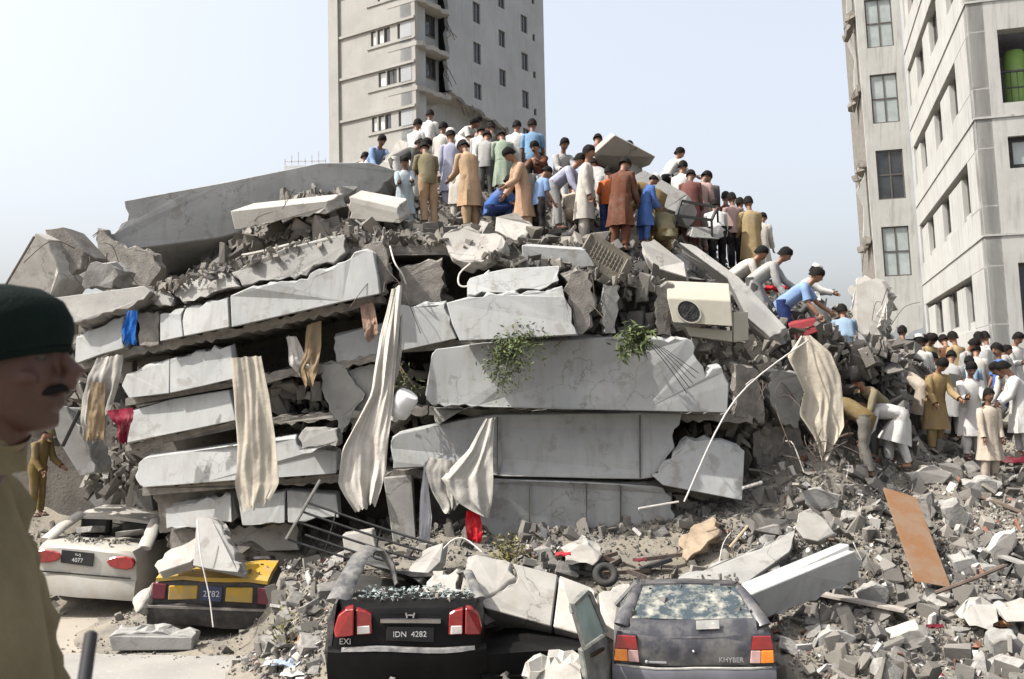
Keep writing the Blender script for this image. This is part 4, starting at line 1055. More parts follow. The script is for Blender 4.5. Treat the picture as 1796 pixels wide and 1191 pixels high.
# ------------------------------------------------------------------ people
SKIN = mat('skin', (.20, .105, .065), (.16, .08, .05), 9, .55, .05, 80, spec=.35, rvar=.25)
HAIR = mat('black_hair', (.006, .005, .0045), (.010, .009, .008), 30, .8, .5, 90, spec=.1)
EYE = mat('dark_eye', (.02, .015, .012), (.03, .02, .016), 4, .3)
SHOE = mat('dark_sandal', (.06, .04, .03), (.03, .022, .018), 8, .6)
POSES = {
    'stand': dict(lean=4, hip=(2, -3), knee=(3, 2), arm=(6, 3), elb=(14, 12), abd=(9, 8), head=8),
    'back': dict(lean=7, hip=(4, -4), knee=(5, 3), arm=(10, 6), elb=(25, 20), abd=(10, 12), head=22),
    'front_hands': dict(lean=8, hip=(3, -4), knee=(4, 3), arm=(22, 26), elb=(70, 65), abd=(4, 4), head=30),
    'look': dict(lean=14, hip=(3, -4), knee=(6, 3), arm=(12, 20), elb=(30, 40), abd=(8, 6), head=42),
    'walk': dict(lean=9, hip=(24, -14), knee=(10, 26), arm=(-16, 22), elb=(20, 30), abd=(10, 9), head=18),
    'bend': dict(lean=56, hip=(14, 0), knee=(14, 12), arm=(16, 28), elb=(18, 22), abd=(10, 8), head=10),
    'bend_low': dict(lean=80, hip=(24, 8), knee=(26, 24), arm=(6, 14), elb=(10, 15), abd=(10, 10), head=-10),
    'squat': dict(lean=38, hip=(96, 88), knee=(122, 120), arm=(46, 52), elb=(30, 35), abd=(10, 10), head=12),
    'sit': dict(lean=16, hip=(84, 78), knee=(82, 84), arm=(30, 36), elb=(50, 45), abd=(8, 10), head=18),
    'carry': dict(lean=38, hip=(26, 4), knee=(22, 14), arm=(38, 46), elb=(14, 18), abd=(6, 6), head=18),
    'reach': dict(lean=20, hip=(18, -6), knee=(16, 10), arm=(60, 74), elb=(24, 18), abd=(10, 10), head=20),
}
BODY_Q = []
def ring(c, ax, ay, rx, ry, n, fold=0.0, k=5, ph=0.0, sq=1.0):
    out = []
    for i in range(n):
        t = 2 * math.pi * i / n
        f = 1 + fold * (math.sin(k * t + ph) + .5 * math.sin((2 * k + 1) * t - 1.7 * ph))
        cx, sx = math.cos(t), math.sin(t)
        out.append(c + ax * rx * f * math.copysign(abs(cx) ** sq, cx) + ay * ry * f * math.copysign(abs(sx) ** sq, sx))
    return out

def person(label, x, y, d, H, rot, pose, top, bottom, head='hair', kind='kameez', seed=0, group='people searching the ruin', shirt_len=None, z=None, over=None, beard=False, hairc=None):
    rg = random.Random(seed * 17 + 3)
    p = dict(POSES[pose]);  p.update(over or {})
    j = lambda v, s=4: v + rg.uniform(-s, s)
    lean = R(j(p['lean'], 3))
    sd = Vector((0, -math.sin(lean), math.cos(lean)))
    hip = [R(j(a)) for a in p['hip']]; knee = [R(max(0, j(a))) for a in p['knee']]
    arm = [R(j(a, 6)) for a in p['arm']]; elb = [R(max(2, j(a, 8))) for a in p['elb']]; abd = [R(j(a, 3) - 4) for a in p['abd']]
    pel = Vector((0, 0, 0))
    waist = pel + sd * .10 * H; chest = pel + sd * .22 * H; neck = pel + sd * .305 * H
    hl = lean * .55 + R(p['head'])
    hd = Vector((0, -math.sin(min(hl, 1.9)), math.cos(min(hl, 1.9))))
    nk = neck + (sd + hd).normalized() * .045 * H
    hc = nk + hd * .075 * H
    J = {'pel': pel, 'neck': neck}
    legs, arms = [], []
    for i, s in enumerate((-1, 1)):
        h = pel + Vector((s * .05 * H, 0, -.01 * H))
        k = h + Vector((s * .03, -math.sin(hip[i]), -math.cos(hip[i]))).normalized() * .245 * H
        a = hip[i] - knee[i]
        an = k + Vector((s * .01, -math.sin(a), -math.cos(a))).normalized() * .235 * H
        legs.append((h, k, an))
        sh = pel + sd * .262 * H + Vector((s * .098 * H, 0, 0))
        e = sh + Vector((s * math.sin(abd[i]), -math.sin(arm[i]) * math.cos(abd[i]), -math.cos(arm[i]) * math.cos(abd[i]))) * .175 * H
        a2 = arm[i] + elb[i]
        inw = -.10 if elb[i] > .8 else .02
        wv = Vector((s * inw, -math.sin(a2), -math.cos(a2))).normalized()
        wr = e + wv * .145 * H
        arms.append((sh, e, wr, wv))
    zlow = min(l[2].z for l in legs) - .042 * H
    up_ = Vector((0, 0, -zlow))
    S = lambda q: q + up_
    # ---- the body: one surface, joined by a voxel remesh; hands and face are finer and go in afterwards
    b = MB()
    b.tube([S(pel + sd * -.03 * H), S(pel + sd * .04 * H), S(waist), S(chest), S(pel + sd * .28 * H), S(neck)], [.075 * H, .085 * H, .075 * H, .092 * H, .07 * H, .035 * H], 12, flat=.72, side=(1, 0, 0))
    b.tube([S(neck - sd * .03 * H), S(nk), S(hc - hd * .03 * H)], [.034 * H, .030 * H, .032 * H], 10)
    for h, k, an in legs:
        b.tube([S(h + Vector((0, 0, .02 * H))), S(h), S((h + k) / 2), S(k), S(k + (an - k) * .35), S(an)], [.05 * H, .05 * H, .042 * H, .031 * H, .030 * H, .021 * H], 10)
        b.tube([S(an + Vector((0, .025 * H, -.022 * H))), S(an + Vector((0, -.02 * H, -.02 * H))), S(an + Vector((0, -.075 * H, -.032 * H))), S(an + Vector((0, -.1 * H, -.034 * H)))], [.018 * H, .025 * H, .022 * H, .012 * H], 8)
    for sh, e, wr, wv in arms:
        b.tube([S(sh + (pel + sd * .27 * H - sh) * .4), S(sh), S((sh + e) / 2), S(e), S(e + (wr - e) * .4), S(wr)], [.036 * H, .034 * H, .028 * H, .024 * H, .024 * H, .016 * H], 10)
    rx = Vector((1, 0, 0)); fw = Vector((0, -hd.z, hd.y)) * -1
    fw = Vector((0, -math.cos(min(hl, 1.9)), -math.sin(min(hl, 1.9))))
    hr = .070 * H
    def hp(a, c, e_): return S(hc) + rx * a * hr + fw * c * hr + hd * e_ * hr
    rings = []
    for e_, w_, f_, bk in ((-.92, .30, .55, .10), (-.78, .48, .72, .35), (-.55, .60, .78, .55), (-.25, .68, .80, .78), (.05, .73, .82, .92), (.35, .74, .84, .98), (.65, .68, .76, .92), (.88, .50, .55, .70), (1.02, .2, .22, .3)):
        rr = []
        for i in range(16):
            t = 2 * math.pi * i / 16
            s_, c_ = math.sin(t), math.cos(t)
            rr.append(hp(s_ * w_, (f_ if c_ > 0 else bk) * c_, e_))
        rings.append(rr)
    b.loft(rings)
    b.tube([hp(0, .72, .12), hp(0, .98, -.14), hp(0, .84, -.28)], [.10 * hr, .16 * hr, .12 * hr], 8)
    for s in (-1, 1): b.ball(hp(s * .74, -.06, -.05), (.09 * hr, .16 * hr, .24 * hr), 8, 5)
    fine = MB()
    for (sh, e, wr, wv), s in zip(arms, (-1, 1)):
        u = Vector((0, -1, 0)); u = (u - wv * u.dot(wv)).normalized() if abs(wv.y) < .95 else Vector((0, 0, 1))
        v = wv.cross(u)
        fine.tube([S(wr - wv * .012 * H), S(wr + wv * .02 * H), S(wr + wv * .048 * H)], [.014 * H, .021 * H, .020 * H], 8, flat=.55, side=u)
        for q in range(4):
            o = S(wr + wv * .044 * H) + u * (q - 1.5) * .0098 * H
            l = (.036, .043, .041, .031)[3 - q] * H
            c = v * s * -.35
            fine.tube([o, o + (wv + c * .5).normalized() * l * .45, o + (wv + c * .9).normalized() * l * .72 + c * .1 * l, o + (wv + c * 1.5).normalized() * l * .9], [.0052 * H, .0050 * H, .0046 * H, .0034 * H], 5)
        o = S(wr + wv * .014 * H) + u * .017 * H
        fine.tube([o, o + (wv * .6 + u * .7).normalized() * .022 * H, o + (wv * .9 + u * .5).normalized() * .042 * H], [.0065 * H, .0058 * H, .004 * H], 5)
    eyes = MB()
    for s in (-1, 1):
        eyes.ball(hp(s * .30, .74, .10), .085 * hr, 6, 4)
        eyes.tube([hp(s * .16, .80, .27), hp(s * .32, .78, .31), hp(s * .5, .64, .26)], .045 * hr, 5)
    eyes.tube([hp(-.2, .78, -.50), hp(0, .82, -.49), hp(.2, .78, -.50)], .04 * hr, 5)
    if beard or rg.random() < .5: eyes.tube([hp(-.3, .76, -.40), hp(0, .86, -.36), hp(.3, .76, -.40)], .085 * hr, 6)
    base = P(x, y, d)
    if z is not None: base.z = z
    root = thing('person', label, 'person', tuple(base), R(rot), group)
    BODY_Q.append((root, b, fine, eyes, seed))
    # ---- clothes
    cl = MB(); n = 22
    X = Vector((1, 0, 0))
    ph = rg.uniform(0, 6.3)
    if shirt_len is None: shirt_len = {'kameez': 1.12, 'shirt': .15, 'tee': .12, 'uniform': .12}[kind]
    thm = [(l[1] - l[0]) for l in legs]
    tdir = (thm[0] + thm[1]).normalized()
    spread = abs(legs[0][1].y - legs[1][1].y) * .5
    wk = 1.0 if kind == 'kameez' else .92
    path = [(neck + sd * .004 * H, .036, .036, 0, .9), (neck - sd * .014 * H, .055, .046, 0, 1), (pel + sd * .286 * H, .066, .050, .01, 1), (pel + sd * .268 * H, .100, .060, .015, .98), (pel + sd * .24 * H, .110 * wk, .070, .03, .95), (chest - sd * .04 * H, .106 * wk, .078, .03, .95), (waist, .100 * wk, .076, .05, 1), (pel + sd * .03 * H, .106 * wk, .082, .055, 1)]
    if shirt_len > .2:
        kl = .245 * H * shirt_len
        for t in (.25, .6, 1.0):
            path.append((pel + tdir * kl * t + Vector((0, 0, -.01 * H)), .110 + .028 * t, .085 + .028 * t + spread / H * t, .06 + .05 * t, 1))
    else:
        path.append((pel - sd * .02 * H, .108 * wk, .082, .03, 1))
        path.append((pel + tdir * shirt_len * .245 * H, .107 * wk, .084, .03, 1))
    rings = []
    for i, (c, a, bb, fo, sq) in enumerate(path):
        t = (path[min(i + 1, len(path) - 1)][0] - path[max(i - 1, 0)][0]); t.x = 0
        t = t.normalized() * -1 if t.length > 1e-6 else sd
        Yv = t.cross(X)
        rings.append(ring(S(c), X, Yv, a * H, bb * H, n, fo, 5 + seed % 3, ph + i * .35, sq))
    cl.loft(rings, cap=False)
    slv = .97 if kind in ('kameez', 'uniform') or rg.random() < .5 else .5
    for sh, e, wr, wv in arms:
        q = [pel + sd * .25 * H + (sh - pel - sd * .25 * H) * .6, sh, (sh + e) / 2, e, e + (wr - e) * .5, e + (wr - e) * .93]
        r_ = [.034, .040, .041, .038, .034, .031]
        if slv < .9: q, r_ = q[:3] + [sh + (e - sh) * .8], r_[:3] + [.042]
        q2, r2 = [], []
        for i in range(len(q) - 1):
            for t in (0, .5):
                q2.append(S(q[i] + (q[i + 1] - q[i]) * t)); r2.append((r_[i] + (r_[i + 1] - r_[i]) * t) * H * (1 + rg.uniform(-.13, .13)))
        q2.append(S(q[-1])); r2.append(r_[-1] * H)
        cl.tube(q2, r2, 10, cap=False)
    cl.build({'kameez': 'kameez', 'shirt': 'shirt', 'tee': 'shirt', 'uniform': 'shirt'}[kind], top, root, smooth=70)
    tr = MB()
    baggy = kind == 'kameez'
    for (h, k, an) in legs:
        q = [h + Vector((0, 0, .05 * H)), h, h + (k - h) * .5, k, k + (an - k) * .45, k + (an - k) * .93]
        r_ = [.062, .066, .064, .056, .05, .036] if baggy else [.06, .062, .055, .045, .041, .038]
        q2, r2 = [], []
        for i in range(len(q) - 1):
            for t in (0, .5):
                q2.append(S(q[i] + (q[i + 1] - q[i]) * t)); r2.append((r_[i] + (r_[i + 1] - r_[i]) * t) * H * (1 + rg.uniform(-.12, .12)))
        q2.append(S(q[-1])); r2.append(r_[-1] * H)
        tr.tube(q2, r2, 12, cap=False)
    tr.build('trousers', bottom, root, smooth=70)
    for (h, k, an) in legs:
        so = MB()
        c = S(an + Vector((0, -.03 * H, -.037 * H)))
        so.loft([[c + Vector((a_ * .030 * H, b_ * H, z_ * H)) for a_, b_ in ((-.8, .06), (.8, .06), (1, .0), (1.15, -.05), (.6, -.082), (-.6, -.082), (-1.15, -.05), (-1, 0))] for z_ in (-.008, .006)])
        so.tube([c + Vector((-.030 * H, -.035 * H, 0)), c + Vector((0, -.04 * H, .030 * H)), c + Vector((.030 * H, -.035 * H, 0))], .010 * H, 5)
        so.build('sandal', SHOE, root)
    # ---- hair and headgear
    def dome(e0, infl, name, m_, front=.2, rows=6, wob=.04, drop=0.0):
        mb = MB(); rr = []
        for i in range(rows + 1):
            t = i / rows
            ring_ = []
            for q in range(18):
                a = 2 * math.pi * q / 18
                c_ = math.cos(a)
                lo_ = e0 + (front - e0) * max(0, c_) ** .5 - drop * max(0, -c_)
                e_ = lo_ + (1.0 - lo_) * math.sin(t * math.pi / 2)
                k_ = math.sqrt(max(0.02, 1 - (max(0, e_ - .1) / 1.0) ** 2.2))
                w2 = (.76 + infl) * k_; f2 = ((.84 if c_ > 0 else .98) + infl) * k_
                ns = 1 + wob * noise.noise(Vector((q * .9, i * 1.7, seed)))
                ring_.append(hp(math.sin(a) * w2 * ns, c_ * f2 * ns, e_ * (1 + infl * 1.0) + .02))
            rr.append(ring_)
        mb.loft(rr)
        return mb.build(name, m_, root, smooth=50)
    hcap = hairc or HAIR
    dome(-.35, .07, 'hair', hcap, .42, wob=.10, drop=.25)
    if head == 'cap':
        cm = fabric((0.429, 0.421, 0.390)); mb = MB()
        mb.loft([[hp(math.sin(t) * w_, math.cos(t) * f_ - .08, e_) for t in np.linspace(0, 2 * math.pi, 19)[:-1]] for e_, w_, f_ in ((.42, .86, 1.0), (.75, .85, .98), (1.05, .78, .9), (1.16, .6, .7), (1.18, .2, .2))])
        mb.build('cap', cm, root, smooth=40)
    elif head == 'turban':
        mb = MB()
        for i in range(4): mb.tube([hp(math.sin(t) * (.86 - .05 * i), math.cos(t) * (1.0 - .05 * i) - .05, .45 + .16 * i + .12 * math.sin(t + i)) for t in np.linspace(0, 2 * math.pi, 22)], .19 * hr, 7)
        mb.ball(hp(0, -.05, .8), (.75 * hr, .8 * hr, .4 * hr), 10, 6)
        mb.build('turban', fabric((0.406, 0.390, 0.359)), root, smooth=60)
    elif head in ('beret', 'wrap'):
        mb = MB(); cm = fabric((.13, .11, .05) if head == 'beret' else (.33, .22, .07))
        mb.loft([[hp(math.sin(t) * w_ + o, math.cos(t) * f_ - .05, e_) for t in np.linspace(0, 2 * math.pi, 19)[:-1]] for e_, w_, f_, o in ((.35, .84, .98, 0), (.5, .86, 1.0, 0), (.7, 1.0, 1.12, .08), (.92, .98, 1.05, .12), (1.08, .7, .75, .12), (1.12, .2, .2, .1))])
        mb.build('beret' if head == 'beret' else 'head_wrap', cm, root, smooth=50)
    return root

def finish_people():
    """Joins every body into one surface (voxel remesh), then adds the fingers and the face to the same mesh."""
    tmp = []
    for i, (root, b, fine, eyes, seed) in enumerate(BODY_Q):
        o = bpy.data.objects.new('tmp', b.mesh('tmp', [SKIN, EYE]))
        COL.objects.link(o)
        m = o.modifiers.new('r', 'REMESH'); m.mode = 'VOXEL'; m.voxel_size = .017
        tmp.append(o)
    dg = bpy.context.evaluated_depsgraph_get()
    dg.update()
    for o, (root, b, fine, eyes, seed) in zip(tmp, BODY_Q):
        me = bpy.data.meshes.new_from_object(o.evaluated_get(dg))
        bm = bmesh.new(); bm.from_mesh(me)
        bmesh.ops.smooth_vert(bm, verts=bm.verts, factor=.5, use_axis_x=True, use_axis_y=True, use_axis_z=True)
        for f in bm.faces: f.material_index = 0
        f0 = fine.mesh('t', [SKIN, EYE]); bm.from_mesh(f0)
        e0 = eyes.mesh('t', [SKIN, EYE])
        e0.polygons.foreach_set('material_index', [1] * len(e0.polygons)); bm.from_mesh(e0)
        for f in bm.faces: f.smooth = True
        out = bpy.data.meshes.new('body')
        out.materials.append(SKIN); out.materials.append(EYE)
        bm.to_mesh(out); bm.free()
        bo = bpy.data.objects.new('body', out); bo.parent = root
        COL.objects.link(bo)
        for q in (me, f0, e0): bpy.data.meshes.remove(q)
    for o in tmp:
        q = o.data; bpy.data.objects.remove(o); bpy.data.meshes.remove(q)

WH = fabric((0.437, 0.429, 0.413)); OW = fabric((0.390, 0.367, 0.328)); CR = fabric((0.360, 0.310, 0.252)); TAN = fabric((0.317, 0.216, 0.133)); PEA = fabric((0.331, 0.216, 0.144))
KHA = fabric((0.137, 0.097, 0.040)); OLV = fabric((0.144, 0.126, 0.076)); GRY = fabric((0.194, 0.205, 0.209)); LBL = fabric((0.122, 0.216, 0.331)); BLU = fabric((0.043, 0.094, 0.259)); NVY = fabric((0.022, 0.036, 0.108))
SKY_ = fabric((0.158, 0.238, 0.396)); LAV = fabric((0.274, 0.281, 0.360)); PNK = fabric((0.288, 0.202, 0.187)); BRN = fabric((0.097, 0.040, 0.025)); MAR = fabric((0.115, 0.050, 0.043)); BLK = fabric((0.010, 0.009, 0.011)); RED = fabric((0.360, 0.018, 0.022))
GRN = fabric((0.216, 0.259, 0.202)); ICE = fabric((0.288, 0.338, 0.367)); MUS = fabric((.25, .19, .10)); DGR = fabric((0.072, 0.072, 0.068)); ORG = fabric((0.360, 0.086, 0.022)); LGR = fabric((0.259, 0.259, 0.252)); PBL = fabric((0.216, 0.302, 0.374))
T = 'men on top of the ruin'; SL_ = 'men on the right slope of the ruin'; C = 'crowd beside the apartment building'
people = [
 # on the top, from the tower side forward
 ('man in white crouching behind the grey roof slab, nearest its far end', 622, 348, 22, 1.7, 150, 'squat', WH, WH, 'hair', 'kameez', T),
 ('man in a blue checked shirt leaning by the white triangular wall piece', 654, 356, 22, 1.7, 30, 'bend', SKY_, WH, 'hair', 'shirt', T),
 ('boy in a pale icy grey robe at the edge of the top floor', 711, 408, 17.8, 1.38, 8, 'front_hands', ICE, ICE, 'hair', 'kameez', T),
 ('man in an olive top and tan robe seen from behind, bending forward', 752, 399, 18.0, 1.72, 200, 'look', OLV, TAN, 'hair', 'shirt', T),
 ('man in black reaching down between two robed men', 728, 385, 19.2, 1.66, 90, 'look', BLK, WH, 'hair', 'shirt', T),
 ('young man in white with dark hair above the man in black', 729, 336, 21.2, 1.62, 150, 'back', WH, WH, 'hair', 'kameez', T),
 ('man in a white shirt and pinkish trousers standing highest at the left of the summit', 752, 314, 23, 1.7, 165, 'back', WH, PNK, 'hair', 'kameez', T),
 ('man in a white shirt and black trousers bending on the summit before the tower', 803, 314, 23, 1.7, 60, 'bend', WH, BLK, 'hair', 'shirt', T),
 ('man bent double in a long white robe on the summit', 826, 328, 22.6, 1.75, -120, 'bend', WH, WH, 'hair', 'kameez', T),
 ('man in a pinkish robe on the summit beside the bent white robe', 852, 330, 22.4, 1.65, -60, 'look', PNK, PNK, 'hair', 'kameez', T),
 ('tall man in a tan robe and white cap at the edge of the top floor', 826, 404, 17.9, 1.78, 212, 'look', TAN, TAN, 'cap', 'kameez', T),
 ('man in a lavender robe standing left of the man in the white cap', 793, 372, 19.4, 1.68, 185, 'back', LAV, LAV, 'cap', 'kameez', T),
 ('man in a whitish robe behind the tall man in the tan robe', 806, 392, 18.8, 1.62, 170, 'bend', OW, OW, 'hair', 'kameez', T),
 ('man in a grey shirt with his head just above the tan shoulder', 853, 362, 20.4, 1.7, 170, 'look', LGR, DGR, 'hair', 'shirt', T),
 ('man in a pale green robe standing behind the tan robes', 886, 362, 20.2, 1.72, 195, 'look', GRN, GRN, 'hair', 'kameez', T),
 ('man in a peach robe in profile with his head bowed at the floor edge', 921, 424, 17.3, 1.72, -70, 'look', PEA, PEA, 'hair', 'kameez', T),
 ('crouching man all in navy blue between the robed men', 858, 408, 17.8, 1.65, 110, 'squat', BLU, NVY, 'hair', 'shirt', T),
 ('man in a bright light blue shirt and black trousers facing away', 936, 352, 20.0, 1.74, 178, 'back', LBL, BLK, 'hair', 'tee', T),
 ('man in a brown shirt crouching next to the light blue shirt', 956, 352, 19.6, 1.65, -30, 'squat', BRN, LGR, 'hair', 'shirt', T),
 ('boy in a lavender blue shirt and black trousers bending to the right', 946, 425, 17.2, 1.4, 120, 'look', SKY_, BLK, 'hair', 'tee', T),
 ('man in a grey and lavender shirt bending behind the lavender blue boy', 972, 405, 18.0, 1.62, 70, 'bend', LAV, LGR, 'hair', 'shirt', T),
 ('man in pale grey sitting among the rubble behind the tall white robe', 984, 360, 19.4, 1.65, 20, 'sit', LGR, WH, 'hair', 'kameez', T),
 ('man in beige crouching with his back to us beside the tall white robe', 1008, 412, 18.0, 1.65, 175, 'squat', CR, CR, 'hair', 'kameez', T),
 ('tall man in an off white robe standing in profile on the grey slab', 1027, 428, 17.5, 1.76, 75, 'stand', OW, OW, 'hair', 'kameez', T),
 ('man in grey with a white cap bending behind the tall off white robe', 1062, 395, 18.6, 1.66, 200, 'bend', LGR, WH, 'cap', 'kameez', T),
 ('boy in an orange shirt half hidden by the brown robe', 1068, 425, 17.7, 1.4, 160, 'back', ORG, NVY, 'hair', 'tee', T),
 ('broad man in a reddish brown robe bending away from the camera', 1090, 440, 17.0, 1.74, 150, 'look', BRN, BRN, 'hair', 'kameez', T),
 ('boy in a royal blue robe and white cap beside the brown robe', 1133, 428, 17.2, 1.28, 110, 'look', BLU, BLU, 'cap', 'kameez', T),
 ('policeman in khaki with a beret bending at the end of the top floor', 1158, 432, 17.6, 1.7, -110, 'bend', KHA, KHA, 'beret', 'uniform', T),
 ('man in khaki trousers crouching below the bending policeman', 1172, 452, 17.2, 1.7, 190, 'squat', OLV, KHA, 'hair', 'uniform', T),
 ('man in white squatting on the block right of the tipped square slab', 1166, 348, 20.6, 1.66, 110, 'squat', WH, BLK, 'hair', 'kameez', T),
 ('man in white behind the tan robes at the centre of the top', 842, 345, 21.2, 1.66, 170, 'look', WH, WH, 'hair', 'kameez', T),
 ('man in off white with his head level with the white cap', 775, 345, 21.0, 1.64, 150, 'back', OW, OW, 'hair', 'kameez', T),
 ('man in a dark shirt behind the pale green robe', 868, 340, 21.8, 1.66, -150, 'back', DGR, DGR, 'hair', 'shirt', T),
 ('man in white between the pale green and the peach robe', 905, 345, 20.6, 1.66, 160, 'back', WH, WH, 'hair', 'kameez', T),
 ('man in a dark grey shirt bending behind the icy grey boy', 694, 352, 20.2, 1.6, 110, 'bend', DGR, WH, 'hair', 'shirt', T),
 ('man in a brown shirt between the tall white robe and the brown robe', 1048, 368, 19.8, 1.66, 165, 'look', MAR, DGR, 'hair', 'shirt', T),
 ('man in pale grey behind the royal blue boy', 1112, 388, 19.4, 1.64, -160, 'back', LGR, LGR, 'hair', 'kameez', T),
 # on the right-hand slope
 ('man in white at the head of the row behind the maroon robe', 1196, 420, 20.0, 1.64, 140, 'back', WH, WH, 'hair', 'kameez', SL_),
 ('man in dark brown between the white shirt and the pale pink shirt', 1276, 474, 20.2, 1.66, 165, 'back', BRN, DGR, 'hair', 'shirt', SL_),
 ('man in off white beyond the mustard robe', 1336, 500, 20.4, 1.6, 150, 'look', OW, OW, 'hair', 'kameez', SL_),
 ('man in a maroon robe first in the row going down the slope', 1212, 440, 19.0, 1.68, 160, 'look', MAR, MAR, 'hair', 'kameez', SL_),
 ('man in a pinkish brown robe behind the maroon robe', 1230, 442, 19.4, 1.7, 130, 'look', PNK, PNK, 'hair', 'kameez', SL_),
 ('man in a dark robe with a white scarf on the slope', 1246, 438, 20, 1.65, 170, 'back', DGR, WH, 'hair', 'kameez', SL_),
 ('man in a bright white shirt and black trousers seen from behind on the slope', 1260, 484, 18.6, 1.68, 172, 'carry', WH, BLK, 'hair', 'shirt', SL_),
 ('man in a pale pink shirt behind the bright white shirt', 1290, 476, 19.8, 1.62, 185, 'back', PNK, BLK, 'hair', 'shirt', SL_),
 ('man with only dark hair and grey shoulders showing in the slope row', 1304, 480, 20.4, 1.62, 180, 'back', DGR, DGR, 'hair', 'shirt', SL_),
 ('man in a mustard robe at the end of the slope row', 1320, 492, 19.6, 1.72, 182, 'back', MUS, MUS, 'hair', 'kameez', SL_),
 ('man in a white grey robe bending at the top of the long sloping slab', 1284, 574, 17.2, 1.66, 80, 'bend', OW, OW, 'hair', 'kameez', SL_),
 ('black haired man in a white shirt and dark waistcoat stooping over the long sloping slab', 1322, 586, 16.6, 1.7, 70, 'bend', LGR, DGR, 'hair', 'kameez', SL_),
 ('man in white crouched with his back turned against the sky', 1396, 562, 19.6, 1.68, 80, 'squat', WH, DGR, 'cap', 'kameez', SL_),
 ('man in a light blue shirt bending to lift the red suitcase', 1376, 628, 16.2, 1.72, 68, 'bend', SKY_, NVY, 'hair', 'tee', SL_),
 ('man with a white cap and grey shirt behind the red suitcase', 1447, 610, 17.2, 1.6, -160, 'squat', DGR, DGR, 'cap', 'shirt', SL_),
 ('man in a blue checked shirt crouching under the upright boulder', 1487, 640, 16.8, 1.64, 170, 'squat', fabric((0.173, 0.238, 0.310)), DGR, 'hair', 'shirt', SL_),
 # the crowd
 ('man in a bright red shirt with his back turned in the crowd', 1549, 700, 18.4, 1.6, 160, 'bend', RED, DGR, 'hair', 'tee', C),
 ('man in a yellow brown head wrap and grey trousers bending beside the hanging cloth', 1523, 836, 15.3, 1.72, -130, 'bend', KHA, fabric((0.137, 0.130, 0.115)), 'wrap', 'uniform', C),
 ('man in an olive shirt bending next to the yellow brown head wrap', 1550, 805, 16.0, 1.66, -60, 'bend', OLV, DGR, 'hair', 'shirt', C),
 ('man in a white robe with lavender stripes in front of the red shirt', 1572, 760, 17.2, 1.64, -40, 'look', fabric((0.359, 0.343, 0.374)), WH, 'hair', 'kameez', C),
 ('man in white bending low with his back towards the slope', 1583, 820, 15.8, 1.68, -95, 'bend_low', WH, WH, 'hair', 'kameez', C),
 ('man in white behind the lavender striped robe', 1603, 738, 18.8, 1.68, 30, 'look', WH, WH, 'hair', 'kameez', C),
 ('man in a mustard shirt at the back of the crowd near the dark doorway', 1628, 722, 20, 1.62, 10, 'look', MUS, DGR, 'hair', 'kameez', C),
 ('man in a tan robe walking towards the camera with his head bowed', 1643, 793, 16.8, 1.64, 12, 'look', fabric((0.238, 0.169, 0.083)), fabric((0.238, 0.169, 0.083)), 'hair', 'kameez', C),
 ('man in bright white behind the walking tan robe', 1655, 748, 18.8, 1.72, 170, 'bend', WH, WH, 'hair', 'kameez', C),
 ('man in a light blue robe bending with his back to us', 1700, 752, 18.6, 1.66, 150, 'bend', PBL, BLU, 'hair', 'kameez', C),
 ('man in a white robe facing the camera beside the tan robe', 1706, 805, 16.8, 1.66, -12, 'front_hands', WH, WH, 'hair', 'kameez', C),
 ('boy in a cream robe standing in front on the rubble', 1738, 846, 15.6, 1.46, 6, 'stand', CR, CR, 'hair', 'kameez', C),
 ('young man in a blue shirt and dark trousers looking left', 1759, 752, 18.6, 1.58, -80, 'stand', fabric((0.065, 0.130, 0.331)), NVY, 'hair', 'tee', C),
 ('man in a white robe cut off by the picture edge', 1792, 800, 16.8, 1.66, -100, 'look', WH, WH, 'hair', 'kameez', C),
 ('tall man in white at the back beside the boundary wall', 1725, 728, 20.6, 1.74, 170, 'back', WH, WH, 'hair', 'kameez', C),
 ('man in pale grey at the very back under the apartment wall', 1741, 724, 21.2, 1.76, 190, 'back', LGR, LGR, 'hair', 'kameez', C),
 ('man in a yellowish shirt with only head and shoulders showing at the back', 1684, 722, 20.4, 1.66, 200, 'back', MUS, DGR, 'hair', 'shirt', C),
 ('dark haired man in brown at the back, left of the yellowish shirt', 1668, 722, 20.8, 1.68, 180, 'look', BRN, DGR, 'hair', 'shirt', C),
 ('man in a dark shirt in front of the dark doorway', 1588, 716, 20.0, 1.68, 160, 'back', DGR, DGR, 'hair', 'shirt', C),
 ('man in cream at the back between the doorway and the tan robe', 1640, 724, 21.0, 1.7, 175, 'back', CR, CR, 'hair', 'kameez', C),
 ('dark haired man in off white at the back beside the light blue robe', 1716, 744, 19.4, 1.6, 150, 'look', OW, OW, 'hair', 'kameez', C),
 ('man in grey bending at the right of the crowd', 1776, 740, 19.6, 1.62, -120, 'look', LGR, DGR, 'hair', 'kameez', C),
  ('man in white with folded arms at the far right of the crowd', 1782, 726, 20.6, 1.7, 20, 'front_hands', WH, WH, 'hair', 'kameez', C),
 ('man in light grey half hidden behind the man in off white', 1694, 735, 19.8, 1.66, 30, 'look', LGR, LGR, 'hair', 'kameez', C),
 ('man in a white cap and white robe in the middle of the crowd', 1618, 742, 18.4, 1.64, 160, 'back', WH, WH, 'cap', 'kameez', C),
 ('man in a dusty brown robe between the white cap and the walking tan robe', 1626, 765, 17.6, 1.6, -140, 'bend', CR, CR, 'hair', 'kameez', C),
 ('boy in pale blue looking over a shoulder near the boundary wall', 1768, 735, 20.2, 1.5, 60, 'stand', PBL, DGR, 'hair', 'kameez', C),
 ('man in white bending at the right edge below the boundary wall', 1800, 770, 18.0, 1.68, -80, 'bend', WH, WH, 'hair', 'kameez', C),
